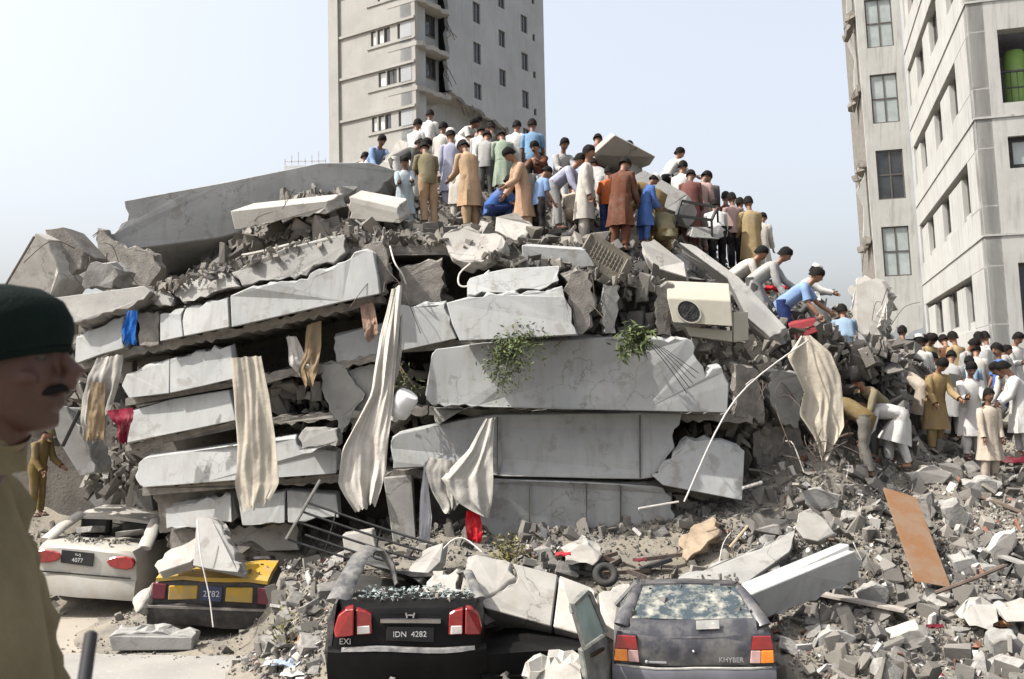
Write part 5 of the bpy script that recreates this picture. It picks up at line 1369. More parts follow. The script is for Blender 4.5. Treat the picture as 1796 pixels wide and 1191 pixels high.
 ('man in pale grey close behind the walking tan robe', 1672, 770, 18.0, 1.66, 150, 'look', LGR, WH, 'hair', 'kameez', C),
 ('dark haired man in black beside the olive shirt', 1566, 726, 18.6, 1.6, -170, 'bend', BLK, DGR, 'hair', 'shirt', C),
 ('soldier in khaki standing on the rubble at the far end of the ruin', 66, 905, 16.0, 1.5, 70, 'look', KHA, KHA, 'beret', 'uniform', 'soldiers'),
]
for i, q in enumerate(people):
    lb, x, y, d, H, rot, pose, top, bot, hd_, kd, grp = q
    person(lb, x, y, d, H, rot, pose, top, bot, hd_, kd, i, grp)
# ------------------------------------------------------------------ wrecked cars.  Car frame: x to the right, y forward, z up; the tail stands at y = 0
RED_L = mat('red_lens', (.26, .008, .008), (.17, .005, .005), 14, .18, spec=.6, coat=.6)
CLEAR_L = mat('clear_lens', (.55, .52, .48), (.42, .4, .38), 12, .2, spec=.6)
AMBER_L = mat('amber_lens', (.75, .24, .01), (.6, .16, .01), 14, .2, spec=.6, coat=.5)
PLATE_K = mat('black_plate', (.012, .012, .014), (.02, .02, .02), 4, .5)
PLATE_W = mat('plate_letters', (.50, .50, .50), (.42, .42, .42), 4, .6)
RUBBER = mat('black_rubber', (.02, .02, .02), (.035, .033, .03), 6, .85)
RIM = mat('wheel_rim', (.25, .25, .25), (.16, .16, .16), 5, .4, metallic=.6)
CHROME = mat('chrome_trim', (.50, .50, .50), (.4, .4, .4), 5, .22, metallic=.9)
SHARD = mat('broken_glass', (.26, .30, .285), (.15, .19, .18), 9, .15, spec=.8, coat=.5)
INSIDE = mat('car_interior', (.035, .033, .03), (.02, .02, .018), 5, .9)

class Car:
    def __init__(s, name, label, loc, yaw, roll, pitch, deform):
        s.root = thing(name, label, 'car', loc, Euler((R(pitch), R(roll), R(yaw)), 'XYZ'))
        s.fn = deform
    def part(s, mb, name, m, smooth=None, bevel=0.0, parent=None):
        mb.map(s.fn)
        return mb.build(name, m, parent or s.root, smooth=smooth, bevel=bevel)
    def text(s, t, size, m, x, y, z, tilt=0.0, parent=None):
        q = s.fn(Vector((x, y, z)))
        return text_mesh('plate_letters' , t, size, m, parent or s.root, q, (R(90 + tilt), 0, 0))

def body_sections(secs):
    """secs: (y, half width at sill, half width at belt, z sill, z belt, z crown). Rings of a car's lower body, tail first."""
    rings = []
    for y, w0, w1, z0, zb, zc in secs:
        h = [(-w0 * .82, z0), (-w0, z0 + .08), (-w1, z0 + (zb - z0) * .45), (-w1 * .97, zb - .10), (-w1 * .88, zb), (-w1 * .5, zc - .004), (0, zc)]
        pts = h + [(-x, z) for x, z in h[-2::-1]]
        rings.append([Vector((x, y, z)) for x, z in pts])
    return rings

def lens(c, pts, y0, y1):
    mb = MB()
    mb.loft([[Vector((x, y0 + (q[0] if q else 0), z)) for x, z, *q in pts], [Vector((x, y1 + (q[0] if q else 0), z)) for x, z, *q in pts]])
    return mb

def wheel(c, x, y, r=.29, w=.18):
    mb = MB(); k = 20
    mb.loft([[Vector((x + a, y + rr * math.cos(t), r + rr * math.sin(t))) for t in np.linspace(0, 2 * math.pi, k + 1)[:-1]] for a, rr in ((-w / 2, r * .62), (-w / 2, r * .92), (-w / 2 + .03, r), (w / 2 - .03, r), (w / 2, r * .92), (w / 2, r * .62))])
    wo = c.part(mb, 'wheel', RUBBER, 40)
    mb = MB()
    mb.loft([[Vector((x + a, y + rr * math.cos(t), r + rr * math.sin(t))) for t in np.linspace(0, 2 * math.pi, k + 1)[:-1]] for a, rr in ((-w * .51, r * .1), (-w * .45, r * .60), (w * .45, r * .60), (w * .51, r * .1))])
    c.part(mb, 'rim', RIM, 40, parent=wo)

def shards(c, n, x0, x1, y0, y1, z, name='glass_shards', seed=1, s=.05):
    rg = random.Random(seed); mb = MB()
    for i in range(n):
        p = Vector((rg.uniform(x0, x1), rg.uniform(y0, y1), z + rg.uniform(0, .05)))
        e = rand_euler(rg, True).to_matrix(); q = rg.uniform(.4, 1.3) * s
        a, b, d = e @ Vector((q, 0, 0)), e @ Vector((-q * .4, q * .7, 0)), e @ Vector((-q * .3, -q * .6, .01))
        up_ = e @ Vector((0, 0, .005))
        mb.loft([[p + a, p + b, p + d], [p + a + up_, p + b + up_, p + d + up_]])
    o = c.part(mb, name, SHARD); o['kind'] = 'stuff'
    return o

def dent(amp, seed):
    return lambda p: p + Vector((noise.noise(p * 1.6 + Vector((seed, 0, 0))), noise.noise(p * 1.6 + Vector((0, seed, 5))), noise.noise(p * 1.6 + Vector((3, 7, seed))))) * amp

# ---- white sedan
WPAINT = mat('white_paint', (.38, .37, .34), (.32, .305, .275), 1.5, .35, coat=.3, spec=.4, dust=(.32, .28, .22), dust_amt=.45, dust_scale=3)
b0 = P(141, 1046, 15.2); b0.z = .02
c = Car('white_sedan', 'dusty white sedan without its rear window, half buried at the end of the ruin', tuple(b0), -2, 5.5, 0, dent(.03, 1))
mb = MB(); mb.loft(body_sections([(.0, .70, .74, .34, .95, .96), (.03, .78, .82, .26, .99, 1.0), (.25, .82, .85, .22, 1.02, 1.035), (.65, .84, .86, .2, 1.03, 1.05), (1.5, .84, .86, .2, .99, 1.0), (2.9, .84, .86, .2, .95, .96), (3.3, .82, .84, .22, .9, .95), (4.25, .74, .74, .3, .72, .75)]))
c.part(mb, 'body', WPAINT, 35)
mb = MB(); mb.loft([[Vector((x, -.06 + abs(x) ** 3 * .1, z)), Vector((x, -.08 + abs(x) ** 3 * .1, z + .14)), Vector((x, -.05 + abs(x) ** 3 * .1, z + .30)), Vector((x, .1, z + .30)), Vector((x, .1, z))] for x, z in [(q, .25) for q in np.linspace(-.82, .82, 9)]])
c.part(mb, 'bumper', WPAINT, 35)
RT = 1.38
mb = MB(); mb.loft([[Vector((-.66, y, z - .05)), Vector((-.6, y, z)), Vector((0, y, z + .03)), Vector((.6, y, z)), Vector((.66, y, z - .05)), Vector((0, y, z - .03))] for y, z in ((.95, RT - .06), (1.15, RT), (1.8, RT + .02), (2.4, RT - .05))])
c.part(mb, 'roof', WPAINT, 40)
for s in (-1, 1):
    mb = MB(); mb.tube([(s * .79, .30, 1.0), (s * .74, .6, 1.16), (s * .63, 1.02, RT - .04)], [.11, .11, .09], 10, flat=.45, side=(1, 0, 0))
    c.part(mb, 'roof_pillar', WPAINT, 50)
    for q in ([(s * .82, 1.75, 1.0), (s * .66, 1.75, RT - .03)], [(s * .80, 2.9, .96), (s * .64, 2.35, RT - .08)]): c.part(MB().tube(q, .035, 6), 'roof_pillar', WPAINT, 50)
mb = MB(); mb.box((0, 1.5, .93), (1.5, 1.6, .2)); mb.box((-.36, 1.05, 1.16), (.5, .18, .28)); mb.box((.36, 1.05, 1.14), (.5, .18, .26))
c.part(mb, 'rear_seat', INSIDE, bevel=.04)
for s in (-1, 1):
    pts = [(s * .36, .83), (s * .42, .76), (s * .54, .73), (s * .68, .725), (s * .78, .76), (s * .80, .84), (s * .76, .90), (s * .64, .925), (s * .50, .91), (s * .41, .88)]
    c.part(lens(c, pts, -.05, .12), 'tail_light', RED_L, bevel=.012)
mb = MB(); mb.box((-.12, -.022, .83), (.50, .02, .2)); pl = c.part(mb, 'number_plate', PLATE_K)
c.text('IDJ', .075, PLATE_W, -.12, -.034, .885, parent=pl); c.text('4077', .09, PLATE_W, -.12, -.034, .79, parent=pl)
mb = MB(); mb.box((.0, -.03, .60), (1.5, .02, .02)); c.part(mb, 'bumper_seam', INSIDE)
for x, y in ((-.72, .95), (.72, .95), (.72, 3.5), (-.72, 3.5)): wheel(c, x, y)
rg = random.Random(3)
for x, y, s, l in ((-.3, .75, .34, 'pinkish grey rock lying in the empty rear window of the white sedan'), (.42, .62, .36, 'pale rock lying on the trunk edge of the white sedan')):
    q = c.root.matrix_basis @ c.fn(Vector((x, y, 1.16)))
    chunk_obj(q, s, rg, l, None, sc=(.42, .36, .55))

# ---- yellow and black taxi, flattened under rubble
YEL = mat('yellow_paint', (.50, .30, .015), (.36, .21, .02), 3, .45, coat=.2, dust=(.25, .21, .13), dust_amt=.6, dust_scale=4)
KPAINT = mat('black_taxi_paint', (.018, .017, .02), (.035, .032, .03), 3, .45, coat=.2, dust=(.09, .08, .07), dust_amt=.6, dust_scale=4)
b0 = P(366, 1102, 13.6); b0.z = .0
c = Car('yellow_taxi', 'crushed black and yellow taxi buried to its trunk under pale slabs', tuple(b0), 3, 3.5, 0, dent(.06, 4))
mb = MB(); mb.loft(body_sections([(.0, .76, .78, .2, .74, .75), (.05, .80, .83, .16, .80, .81), (.5, .82, .84, .15, .84, .84), (1.0, .82, .84, .15, .80, .8), (2.4, .80, .82, .15, .68, .7), (3.6, .72, .74, .2, .5, .52)]))
c.part(mb, 'body', KPAINT, 35)
mb = MB(); mb.loft([[Vector((x, -.03, .76)), Vector((x, -.035, .82 - abs(x) * .02)), Vector((x, .25, .875)), Vector((x, .95, .88)), Vector((x, .9, .83)), Vector((x, .1, .76))] for x in (-.74, -.4, -.1, .2, .5, .76)])
c.part(mb, 'trunk_lid', YEL, 30)
for x0, x1 in ((-.58, -.18), (.20, .58)):
    mb = MB(); mb.box(((x0 + x1) / 2, -.02, .60), (x1 - x0, .03, .19)); c.part(mb, 'rear_panel', YEL, bevel=.01)
mb = MB(); mb.box((.01, -.02, .60), (.27, .02, .2)); pl = c.part(mb, 'number_plate', mat('blue_plate', (.03, .04, .09), (.05, .06, .11), 5, .5))
c.text('2782', .115, PLATE_W, .01, -.034, .60, parent=pl)
c.part(lens(c, [(-.78, .52), (-.62, .52), (-.61, .72), (-.78, .74)], -.03, .1), 'tail_light', mat('dark_red_lens', (.13, .015, .03), (.09, .01, .02), 9, .3, coat=.4), bevel=.01)
c.part(lens(c, [(.78, .50), (.64, .50), (.63, .70), (.78, .72)], -.03, .1), 'tail_light', MATS['dark_red_lens'], bevel=.01)
mb = MB(); mb.loft([[Vector((x, -.10 + abs(x) ** 3 * .1, .18)), Vector((x, -.13 + abs(x) ** 3 * .1, .3)), Vector((x, -.12 + abs(x) ** 3 * .1, .44)), Vector((x, .02, .46)), Vector((x, .02, .18))] for x in np.linspace(-.84, .84, 9)])
c.part(mb, 'bumper', KPAINT, 40)
mb = MB(); mb.box((0, -.125, .455), (1.62, .02, .03)); c.part(mb, 'bumper_trim', mat('dull_trim', (.2, .18, .16), (.12, .11, .1), 6, .5))
mb = MB(); mb.box((.0, 1.6, .86), (1.3, 1.2, .12)); c.part(mb, 'crushed_roof', KPAINT, bevel=.03)
for x, y in ((-.72, .7), (.72, .7)): wheel(c, x, y, .26)

# ---- black sedan
BPAINT = mat('black_paint', (.005, .005, .0055), (.008, .0075, .0075), 2, .4, spec=.1, coat=0, dust=(.035, .033, .03), dust_amt=.1, dust_scale=3.5)
GPAINT = mat('dusty_black_paint', (.065, .065, .068), (.04, .04, .042), 3, .6, dust=(.22, .21, .19), dust_amt=.6, dust_scale=5)
b0 = P(716, 1232, 10.75); b0.z = -.02
def bfn(p):
    k = max(0, min(1, (p.y - .9) / 1.0)) * max(0, min(1, (p.z - .8) / .5)) * max(0, min(1, (p.x + .62) / .5))
    return dent(.035, 8)(p) - Vector((0, 0, .42 * k))
c = Car('black_sedan', 'black sedan with its roof crushed by a pale fallen slab', tuple(b0), 5, 1.8, 0, bfn)
mb = MB(); mb.loft(body_sections([(-.02, .74, .74, .32, .94, .96), (.02, .80, .81, .24, 1.0, 1.02), (.2, .84, .86, .2, 1.05, 1.07), (.55, .85, .87, .18, 1.05, 1.06), (1.2, .85, .87, .18, 1.0, 1.0), (2.0, .85, .87, .18, .97, .97), (2.6, .84, .85, .2, .8, .85), (4.2, .74, .74, .3, .6, .66)]))
c.part(mb, 'body', BPAINT, 35)
mb = MB(); mb.loft([[Vector((x, -.09 + abs(x) ** 3 * .2, .24)), Vector((x, -.13 + abs(x) ** 3 * .2, .42)), Vector((x, -.13 + abs(x) ** 3 * .2, .56)), Vector((x, -.07 + abs(x) ** 3 * .2, .60)), Vector((x, .06, .60)), Vector((x, .06, .24))] for x in np.linspace(-.86, .86, 13)])
c.part(mb, 'bumper', BPAINT, 40)
mb = MB(); mb.loft([[Vector((x, -.135 + abs(x) ** 3 * .2, .572)), Vector((x, -.12 + abs(x) ** 3 * .2, .606)), Vector((x, -.05 + abs(x) ** 3 * .1, .608)), Vector((x, -.05 + abs(x) ** 3 * .1, .59))] for x in np.linspace(-.72, .72, 9)])
c.part(mb, 'bumper_ledge', mat('scuffed_grey', (.22, .21, .2), (.08, .08, .08), 9, .5), 40)
# left flank, grey with dust
mb = MB(); mb.loft([[Vector((x, y, z)) for x, z in ((-.865, .25), (-.895, .55), (-.88, .9), (-.82, 1.06), (-.80, 1.06), (-.83, .5))] for y in (.05, .4, .9, 1.6, 2.4)])
c.part(mb, 'left_flank', GPAINT, 40)
# the left rear pillar folded into an arch
mb = MB(); mb.tube([(-.80, .25, 1.03), (-.74, .55, 1.2), (-.62, .95, 1.40), (-.50, 1.15, 1.47), (-.36, 1.2, 1.42), (-.24, 1.15, 1.25), (-.18, 1.0, 1.05)], [.14, .13, .11, .10, .11, .11, .08], 12, flat=.3, side=(1, 0, 0))
mb.map(lambda p: p); o = MB(); o.v, o.f, o.m = mb.v, mb.f, mb.m
c2 = c.fn; c.fn = dent(.03, 8); c.part(o, 'folded_pillar', GPAINT, 60); c.fn = c2
mb = MB(); mb.loft([[Vector((-.6, y, z)), Vector((-.2, y, z + .03)), Vector((.3, y, z + .02)), Vector((.62, y, z - .03)), Vector((.0, y, z - .04))] for y, z in ((1.25, 1.28), (1.8, 1.3), (2.5, 1.2))])
c.part(mb, 'crushed_roof', GPAINT, 50)
mb = MB(); mb.tube([(.80, .35, 1.04), (.66, .9, 1.25), (.58, 1.25, 1.30)], [.07, .06, .05], 8, flat=.5); mb.tube([(-.62, .5, 1.04), (-.2, .3, .99), (.1, .22, 1.05), (.5, .26, 1.06)], .018, 6)
c.part(mb, 'window_surround', GPAINT, 50)
for s in (-1, 1):
    oo = [(s * .79, .72, .02), (s * .815, .80, .04), (s * .78, .95, .035), (s * .70, 1.02, .0), (s * .62, 1.03, -.01), (s * .61, .74, -.01)]
    ii = [(s * .585, .74), (s * .595, 1.02), (s * .49, 1.0), (s * .43, .97), (s * .42, .74)]
    tl = c.part(lens(c, oo, -.06, .12), 'tail_light', RED_L, bevel=.012)
    c.part(lens(c, ii, -.055, .06), 'inner_lens', RED_L, bevel=.01, parent=tl)
    c.part(lens(c, [(s * .575, .75), (s * .58, .84), (s * .45, .84), (s * .44, .75)], -.062, .0), 'reverse_lens', CLEAR_L, bevel=.006, parent=tl)
mb = MB(); mb.loft([[Vector((x, -.045, z + .005)), Vector((x, -.06, z + .045)), Vector((x, .0, z + .05)), Vector((x, .0, z))] for x, z in ((-.33, .86), (0, .865), (.33, .86))]); c.part(mb, 'chrome_strip', CHROME, 30)
mb = MB(); mb.box((0, -.035, .74), (.52, .025, .16)); pl = c.part(mb, 'number_plate', PLATE_K, bevel=.006)
c.text('IDN  4282', .085, PLATE_W, 0, -.056, .745, parent=pl)
mb = MB()
mb.bar((-.045, -.03, .98), (-.032, -.03, .925), .016); mb.bar((.045, -.03, .98), (.032, -.03, .925), .016); mb.bar((-.03, -.03, .955), (.03, -.03, .955), .014)
c.part(mb, 'badge', CHROME)
text_mesh('trim_letters', 'EXi', .09, CHROME, c.root, (-.69, -.075, .675), (R(90), 0, 0))
shards(c, 220, -.55, .72, .12, .75, 1.07, seed=5, s=.032)
for x, y in ((-.74, .85), (.74, .85)): wheel(c, x, y)
mb = MB(); mb.box((0, 1.2, .99), (1.5, 1.2, .1)); c.part(mb, 'parcel_shelf', INSIDE, bevel=.03)

# ---- grey hatchback with its door hanging open
HPAINT = mat('grey_paint', (.020, .021, .028), (.036, .035, .04), 2.5, .35, spec=.5, coat=.35, dust=(.17, .16, .145), dust_amt=.42, dust_scale=3.2)
HGLASS = mat('dusty_rear_glass', (.025, .035, .04), (.03, .045, .05), 2, .18, spec=.6, coat=.3, dust=(.27, .26, .215), dust_amt=.9, dust_scale=7, dust_lo=.46, crack=.9)
b0 = P(1219, 1245, 9.75); b0.z = .0
c = Car('grey_hatchback', 'dusty dark grey hatchback with its roof pressed down and one door hanging open', tuple(b0), -7, 0, 0, dent(.022, 12))
mb = MB(); mb.loft(body_sections([(-.02, .72, .73, .3, .86, .88), (.02, .76, .78, .22, .92, .94), (.2, .79, .80, .18, .95, .965), (.6, .80, .81, .17, .95, .96), (1.6, .80, .81, .17, .92, .92), (2.3, .78, .79, .18, .85, .86), (3.4, .70, .70, .25, .65, .68)]))
c.part(mb, 'body', HPAINT, 35)
# tailgate: lower panel, then the raked window
mb = MB(); mb.loft([[Vector((-.62, y - .02, z)), Vector((-.3, y - .035, z)), Vector((.3, y - .035, z)), Vector((.62, y - .02, z)), Vector((.6, y + .06, z)), Vector((-.6, y + .06, z))] for y, z in ((-.01, .62), (-.02, .75), (.03, .92), (.12, 1.03))])
c.part(mb, 'tailgate', HPAINT, 30)
mb = MB(); mb.loft([[Vector((-.60, .115, 1.03)), Vector((0, .10, 1.035)), Vector((.60, .115, 1.03)), Vector((.47, .68, 1.235)), Vector((0, .66, 1.26)), Vector((-.47, .68, 1.235))], [Vector((-.60, .13, 1.015)), Vector((0, .115, 1.02)), Vector((.60, .13, 1.015)), Vector((.47, .695, 1.22)), Vector((0, .675, 1.245)), Vector((-.47, .695, 1.22))]])
c.part(mb, 'rear_window', HGLASS, 40)
for s in (-1, 1):
    mb = MB(); mb.tube([(s * .71, .12, .95), (s * .67, .2, 1.03), (s * .52, .7, 1.23)], [.075, .07, .045], 8, flat=.4, side=(1, 0, 0))
    c.part(mb, 'roof_pillar', HPAINT, 50)
    for q in ([(s * .76, 1.15, .92), (s * .52, 1.05, 1.2)], [(s * .75, 2.2, .86), (s * .5, 1.7, 1.1)]): c.part(MB().tube(q, .038, 6), 'roof_pillar', HPAINT, 50)
mb = MB(); mb.loft([[Vector((-.54, y, z - .04)), Vector((-.46, y, z)), Vector((0, y, z + .02)), Vector((.46, y, z)), Vector((.54, y, z - .04)), Vector((0, y, z - .03))] for y, z in ((.68, 1.255), (.9, 1.25), (1.3, 1.16), (1.75, 1.05))])
c.part(mb, 'roof', HPAINT, 40)
mb = MB()
mb.loft([[Vector((s * .735, .3, .98)), Vector((s * .72, 1.1, .95)), Vector((s * .54, 1.02, 1.19)), Vector((s * .55, .70, 1.2))] for s in (1, .98)]); mb.loft([[Vector((-s * .735, .3, .98)), Vector((-s * .72, 1.1, .95)), Vector((-s * .54, 1.02, 1.19)), Vector((-s * .55, .70, 1.2))] for s in (1, .98)])
c.part(mb, 'side_windows', HGLASS)
mb = MB(); mb.loft([[Vector((x, -.07 + abs(x) ** 3 * .12, .24)), Vector((x, -.11 + abs(x) ** 3 * .12, .4)), Vector((x, -.11 + abs(x) ** 3 * .12, .56)), Vector((x, -.08 + abs(x) ** 3 * .12, .60)), Vector((x, .05, .605)), Vector((x, .05, .24))] for x in np.linspace(-.80, .80, 11)])
c.part(mb, 'bumper', mat('grey_plastic', (.10, .10, .115), (.075, .075, .085), 3, .4, coat=.2), 40)
mb = MB(); mb.box((0, -.02, .613), (1.2, .06, .022)); c.part(mb, 'bumper_gap', INSIDE)
mb = MB(); mb.tube([(x, -.085 + abs(x) ** 3 * .12, .60) for x in np.linspace(-.76, .76, 9)], .012, 5); c.part(mb, 'bumper_edge', mat('pale_dust_edge', (.34, .33, .3), (.22, .21, .2), 10, .7), 60)
for s in (-1, 1):
    a, e = (s * .785, s * .53)
    hs = MB(); tl = c.part(lens(c, [(a, .635), (e, .635), (e + s * .03, .90), (a - s * .03, .905)], -.045, .08), 'tail_light', mat('lamp_housing', (.02, .02, .03), (.015, .015, .02), 4, .4), bevel=.008)
    c.part(lens(c, [(a - s * .008, .765), (e + s * .02, .765), (e + s * .04, .892), (a - s * .035, .895)], -.06, -.04), 'red_lens', RED_L, bevel=.006, parent=tl)
    mid = (a + e) / 2
    c.part(lens(c, [(a - s * .005, .645), (mid - s * .01, .645), (mid - s * .005, .76), (a - s * .012, .76)], -.062, -.04), 'amber_lens', AMBER_L, bevel=.006, parent=tl)
    c.part(lens(c, [(mid - s * .014, .645), (e + s * .008, .645), (e + s * .02, .76), (mid - s * .01, .76)], -.06, -.04), 'clear_lens', mat('pink_clear_lens', (.46, .30, .28), (.36, .22, .21), 12, .2, coat=.4), bevel=.006, parent=tl)
mb = MB(); mb.box((.15, .005, 1.0), (.22, .012, .085), Euler((R(-22), 0, R(0))).to_matrix()); st = c.part(mb, 'dealer_sticker', mat('dusty_sticker', (.30, .29, .27), (.2, .2, .19), 12, .8))
text_mesh('sticker_letters', 'ELL C', .055, PLATE_W, st, (.15, -.008, 1.0), (R(68), 0, 0), .002)
text_mesh('trim_letters', 'KHYBER', .066, mat('badge_grey', (.28, .28, .29), (.22, .22, .22), 5, .4), c.root, (.36, -.062, .675), (R(88), 0, 0))
mb = MB(); mb.bar((-.46, -.052, .655), (-.28, -.054, .655), .012, .016); mb.ball((-.47, -.056, .657), .018, 8, 5); c.part(mb, 'trim_badge', MATS['badge_grey'])
mb = MB(); mb.ball((.0, -.062, .76), .018, 8, 5); c.part(mb, 'tailgate_lock', CHROME)
for x, y in ((-.70, .62), (.70, .62), (-.70, 2.9), (.70, 2.9)): wheel(c, x, y, .27, .16)
mb = MB(); mb.box((0, 1.0, .88), (1.4, 1.4, .12)); c.part(mb, 'parcel_shelf', INSIDE)
# the door, swung out on its hinges to the left
DM = mat('dusty_door_paint', (.12, .125, .115), (.075, .078, .072), 4, .6, dust=(.24, .23, .2), dust_amt=.6, dust_scale=5)
DG = mat('dusty_green_glass', (.19, .25, .22), (.14, .19, .17), 4, .3, spec=.5, dust=(.30, .32, .28), dust_amt=.6, dust_scale=3)
c.fn = lambda p: p
inv = c.root.matrix_basis.inverted()
def dp(x, y, d): return inv @ P(x, y, d)
lo_ = [dp(1022, 1140, 9.4), dp(1062, 1112, 9.9), dp(1076, 1150, 9.95), dp(1078, 1215, 9.9), dp(1050, 1230, 9.5), dp(1030, 1190, 9.35)]
th = inv.to_3x3() @ Vector((-.05, .06, 0))
mb = MB(); mb.loft([lo_, [p + th for p in lo_]])
dr = c.part(mb, 'open_door', DM, bevel=.015)
up_pts = [dp(1024, 1136, 9.4), dp(1006, 1075, 9.4), dp(1003, 1062, 9.42), dp(1028, 1038, 9.75), dp(1034, 1042, 9.8), dp(1062, 1108, 9.9)]
mb = MB()
for a, b in zip(up_pts, up_pts[1:]): mb.bar(a, b, .055, .04)
c.part(mb, 'window_surround', DM, parent=dr)
gl = [p for p in up_pts]; ce = sum(gl, Vector()) / len(gl)
mb = MB(); mb.loft([[ce + (p - ce) * .97 for p in gl], [ce + (p - ce) * .97 + th * .15 for p in gl]])
c.part(mb, 'door_glass', DG, parent=dr)
mb = MB(); mb.bar(dp(1038, 1150, 9.38), dp(1058, 1138, 9.7), .03); c.part(mb, 'handle', BPAINT, parent=dr)

# ---- an added black car body, to darken the void under the fallen slab
b0 = P(935, 1215, 11.3); b0.z = -.02
c = Car('added_black_car', 'added black car body darkening the void under the pale fallen slab', tuple(b0), 10, 0, 0, dent(.06, 21))
mb = MB(); mb.loft([[Vector((x, y, z)) for x, z in ((-.62, .05), (-.66, .3), (-.6, .46), (0, .5), (.6, .42), (.66, .25), (.62, .05))] for y in (-.35, -.3, 0, .5, 1.0, 1.5)])
c.part(mb, 'body', BPAINT, 35)
mb = MB(); mb.loft([[Vector((x, -.36, z)), Vector((x, -.42, z + .05)), Vector((x, -.42, z + .14)), Vector((x, -.3, z + .16))] for x, z in ((-.64, .1), (0, .09), (.64, .1))]); c.part(mb, 'bumper', BPAINT, 35)
wheel(c, -.55, .3, .24); wheel(c, .55, .3, .24)

items = []
rg = random.Random(31)
for i in range(330):                                              # grit fallen on the cars
    cr, x0, x1, y0, y1, zf = rg.choice((('grey_hatchback', -.6, .6, .1, 1.2, lambda y: 1.0 + min(1, max(0, (y - .1) / .58)) * .25), ('black_sedan', -.7, .75, .12, 1.0, lambda y: 1.07 - .06 * y), ('yellow_taxi', -.7, .7, .1, 1.0, lambda y: .87), ('white_sedan', -.5, .5, .1, .6, lambda y: 1.05)))
    x, y = rg.uniform(x0, x1), rg.uniform(y0, y1)
    s = .022 * (1 - rg.random()) ** -.55
    items.append((tuple(bpy.data.objects[cr].matrix_basis @ Vector((x, y, zf(y) + .01))), min(s, .12), rand_euler(rg)))
o = bpy.data.objects.new('car_grit', scatter_mesh('car_grit', items, M_GRIT)); COL.objects.link(o)
tag(o, 'stones and grit fallen on the wrecked cars', None, None, 'stuff')

# ------------------------------------------------------------------ cloths hanging from the floors
CLOTH_A = fabric((.37, .335, .275)); CLOTH_B = fabric((.40, .375, .335)); CLOTH_C = fabric((.28, .265, .24)); CLOTH_D = fabric((.19, .14, .085)); CLOTH_E = fabric((.34, .325, .295))
cloth('hanging_cloth', [(403, 628, 458, 624, 13.75), (410, 700, 472, 690, 13.7), (415, 780, 482, 770, 13.65), (412, 850, 488, 845, 13.6), (422, 896, 470, 880, 13.55)], CLOTH_A, 'long cream curtain with a straight hem hanging beside the left floors', folds=3.2, amp=.05, seed=2)
cloth('hanging_cloth', [(686, 508, 704, 500, 14.0), (665, 590, 700, 580, 13.8), (652, 690, 690, 680, 13.6), (600, 790, 682, 760, 13.5), (597, 850, 676, 830, 13.45), (622, 900, 662, 880, 13.4)], CLOTH_B, 'long twisted white curtain hanging down the middle of the ruin', folds=3.5, amp=.075, seed=3)
cloth('hanging_cloth', [(690, 560, 706, 552, 13.9), (686, 620, 704, 615, 13.8), (680, 660, 700, 655, 13.75), (679, 704, 686, 690, 13.7)], CLOTH_C, 'short strip of cloth ending in a point beside the long twisted curtain', folds=1.5, amp=.03, seed=4)
cloth('hanging_cloth', [(850, 735, 868, 733, 13.7), (820, 790, 866, 790, 13.62), (775, 840, 866, 835, 13.55), (800, 880, 862, 885, 13.5), (848, 906, 858, 908, 13.5)], CLOTH_E, 'draped white sheet gathered at its top corner above the red scrap', folds=3, amp=.06, seed=5)
cloth('hanging_cloth', [(752, 802, 812, 812, 13.65), (744, 822, 830, 838, 13.6), (760, 860, 815, 868, 13.58), (775, 890, 808, 880, 13.55), (780, 900, 800, 890, 13.55)], CLOTH_C, 'dirty folded sheet beside the draped white sheet', folds=4, amp=.05, seed=6)
cloth('hanging_cloth', [(744, 812, 750, 808, 13.7), (738, 860, 752, 860, 13.65), (736, 900, 758, 905, 13.6), (734, 960, 752, 958, 13.55)], fabric((.29, .29, .30)), 'narrow pale strip of cloth hanging to the ground by the dark opening', folds=1, amp=.02, seed=7)
cloth('hanging_cloth', [(540, 570, 565, 562, 14.5), (532, 620, 562, 612, 14.4), (525, 650, 556, 650, 14.35), (535, 678, 548, 676, 14.3)], CLOTH_D, 'brownish rag hanging in the dark gap under the top floor', folds=2, amp=.05, seed=8)
cloth('hanging_cloth', [(502, 590, 520, 590, 14.5), (510, 640, 540, 635, 14.4), (535, 668, 552, 655, 14.35)], CLOTH_E, 'pale rag hanging left of the brownish rag', folds=1.5, amp=.04, seed=9)
cloth('hanging_cloth', [(632, 535, 655, 530, 14.3), (636, 570, 662, 565, 14.2), (645, 602, 664, 585, 14.2)], fabric((.24, .16, .12)), 'small brown rag under the broken end of the top floor', folds=1.5, amp=.04, seed=10)
cloth('hanging_cloth', [(172, 628, 215, 622, 14.4), (156, 660, 208, 665, 14.3), (146, 700, 196, 710, 14.3), (140, 745, 186, 750, 14.3), (146, 772, 186, 775, 14.3)], CLOTH_C, 'grey and brown curtain hanging over the left end of the floors', folds=3, amp=.06, seed=11)
cloth('hanging_cloth', [(160, 670, 184, 672, 14.2), (152, 720, 184, 725, 14.2), (150, 770, 182, 770, 14.2)], CLOTH_D, 'brown strip hanging in front of the grey and brown curtain', folds=1.5, amp=.03, seed=12)
cloth('hanging_cloth', [(1405, 590, 1422, 588, 14.55), (1382, 625, 1458, 618, 14.5), (1388, 645, 1474, 660, 14.45), (1410, 690, 1476, 700, 14.4), (1404, 730, 1480, 748, 14.35), (1428, 768, 1468, 772, 14.35), (1440, 806, 1448, 806, 14.35)], CLOTH_A, 'cream sheet hung from a pole corner beside the bending men', folds=2.6, amp=.08, seed=13)
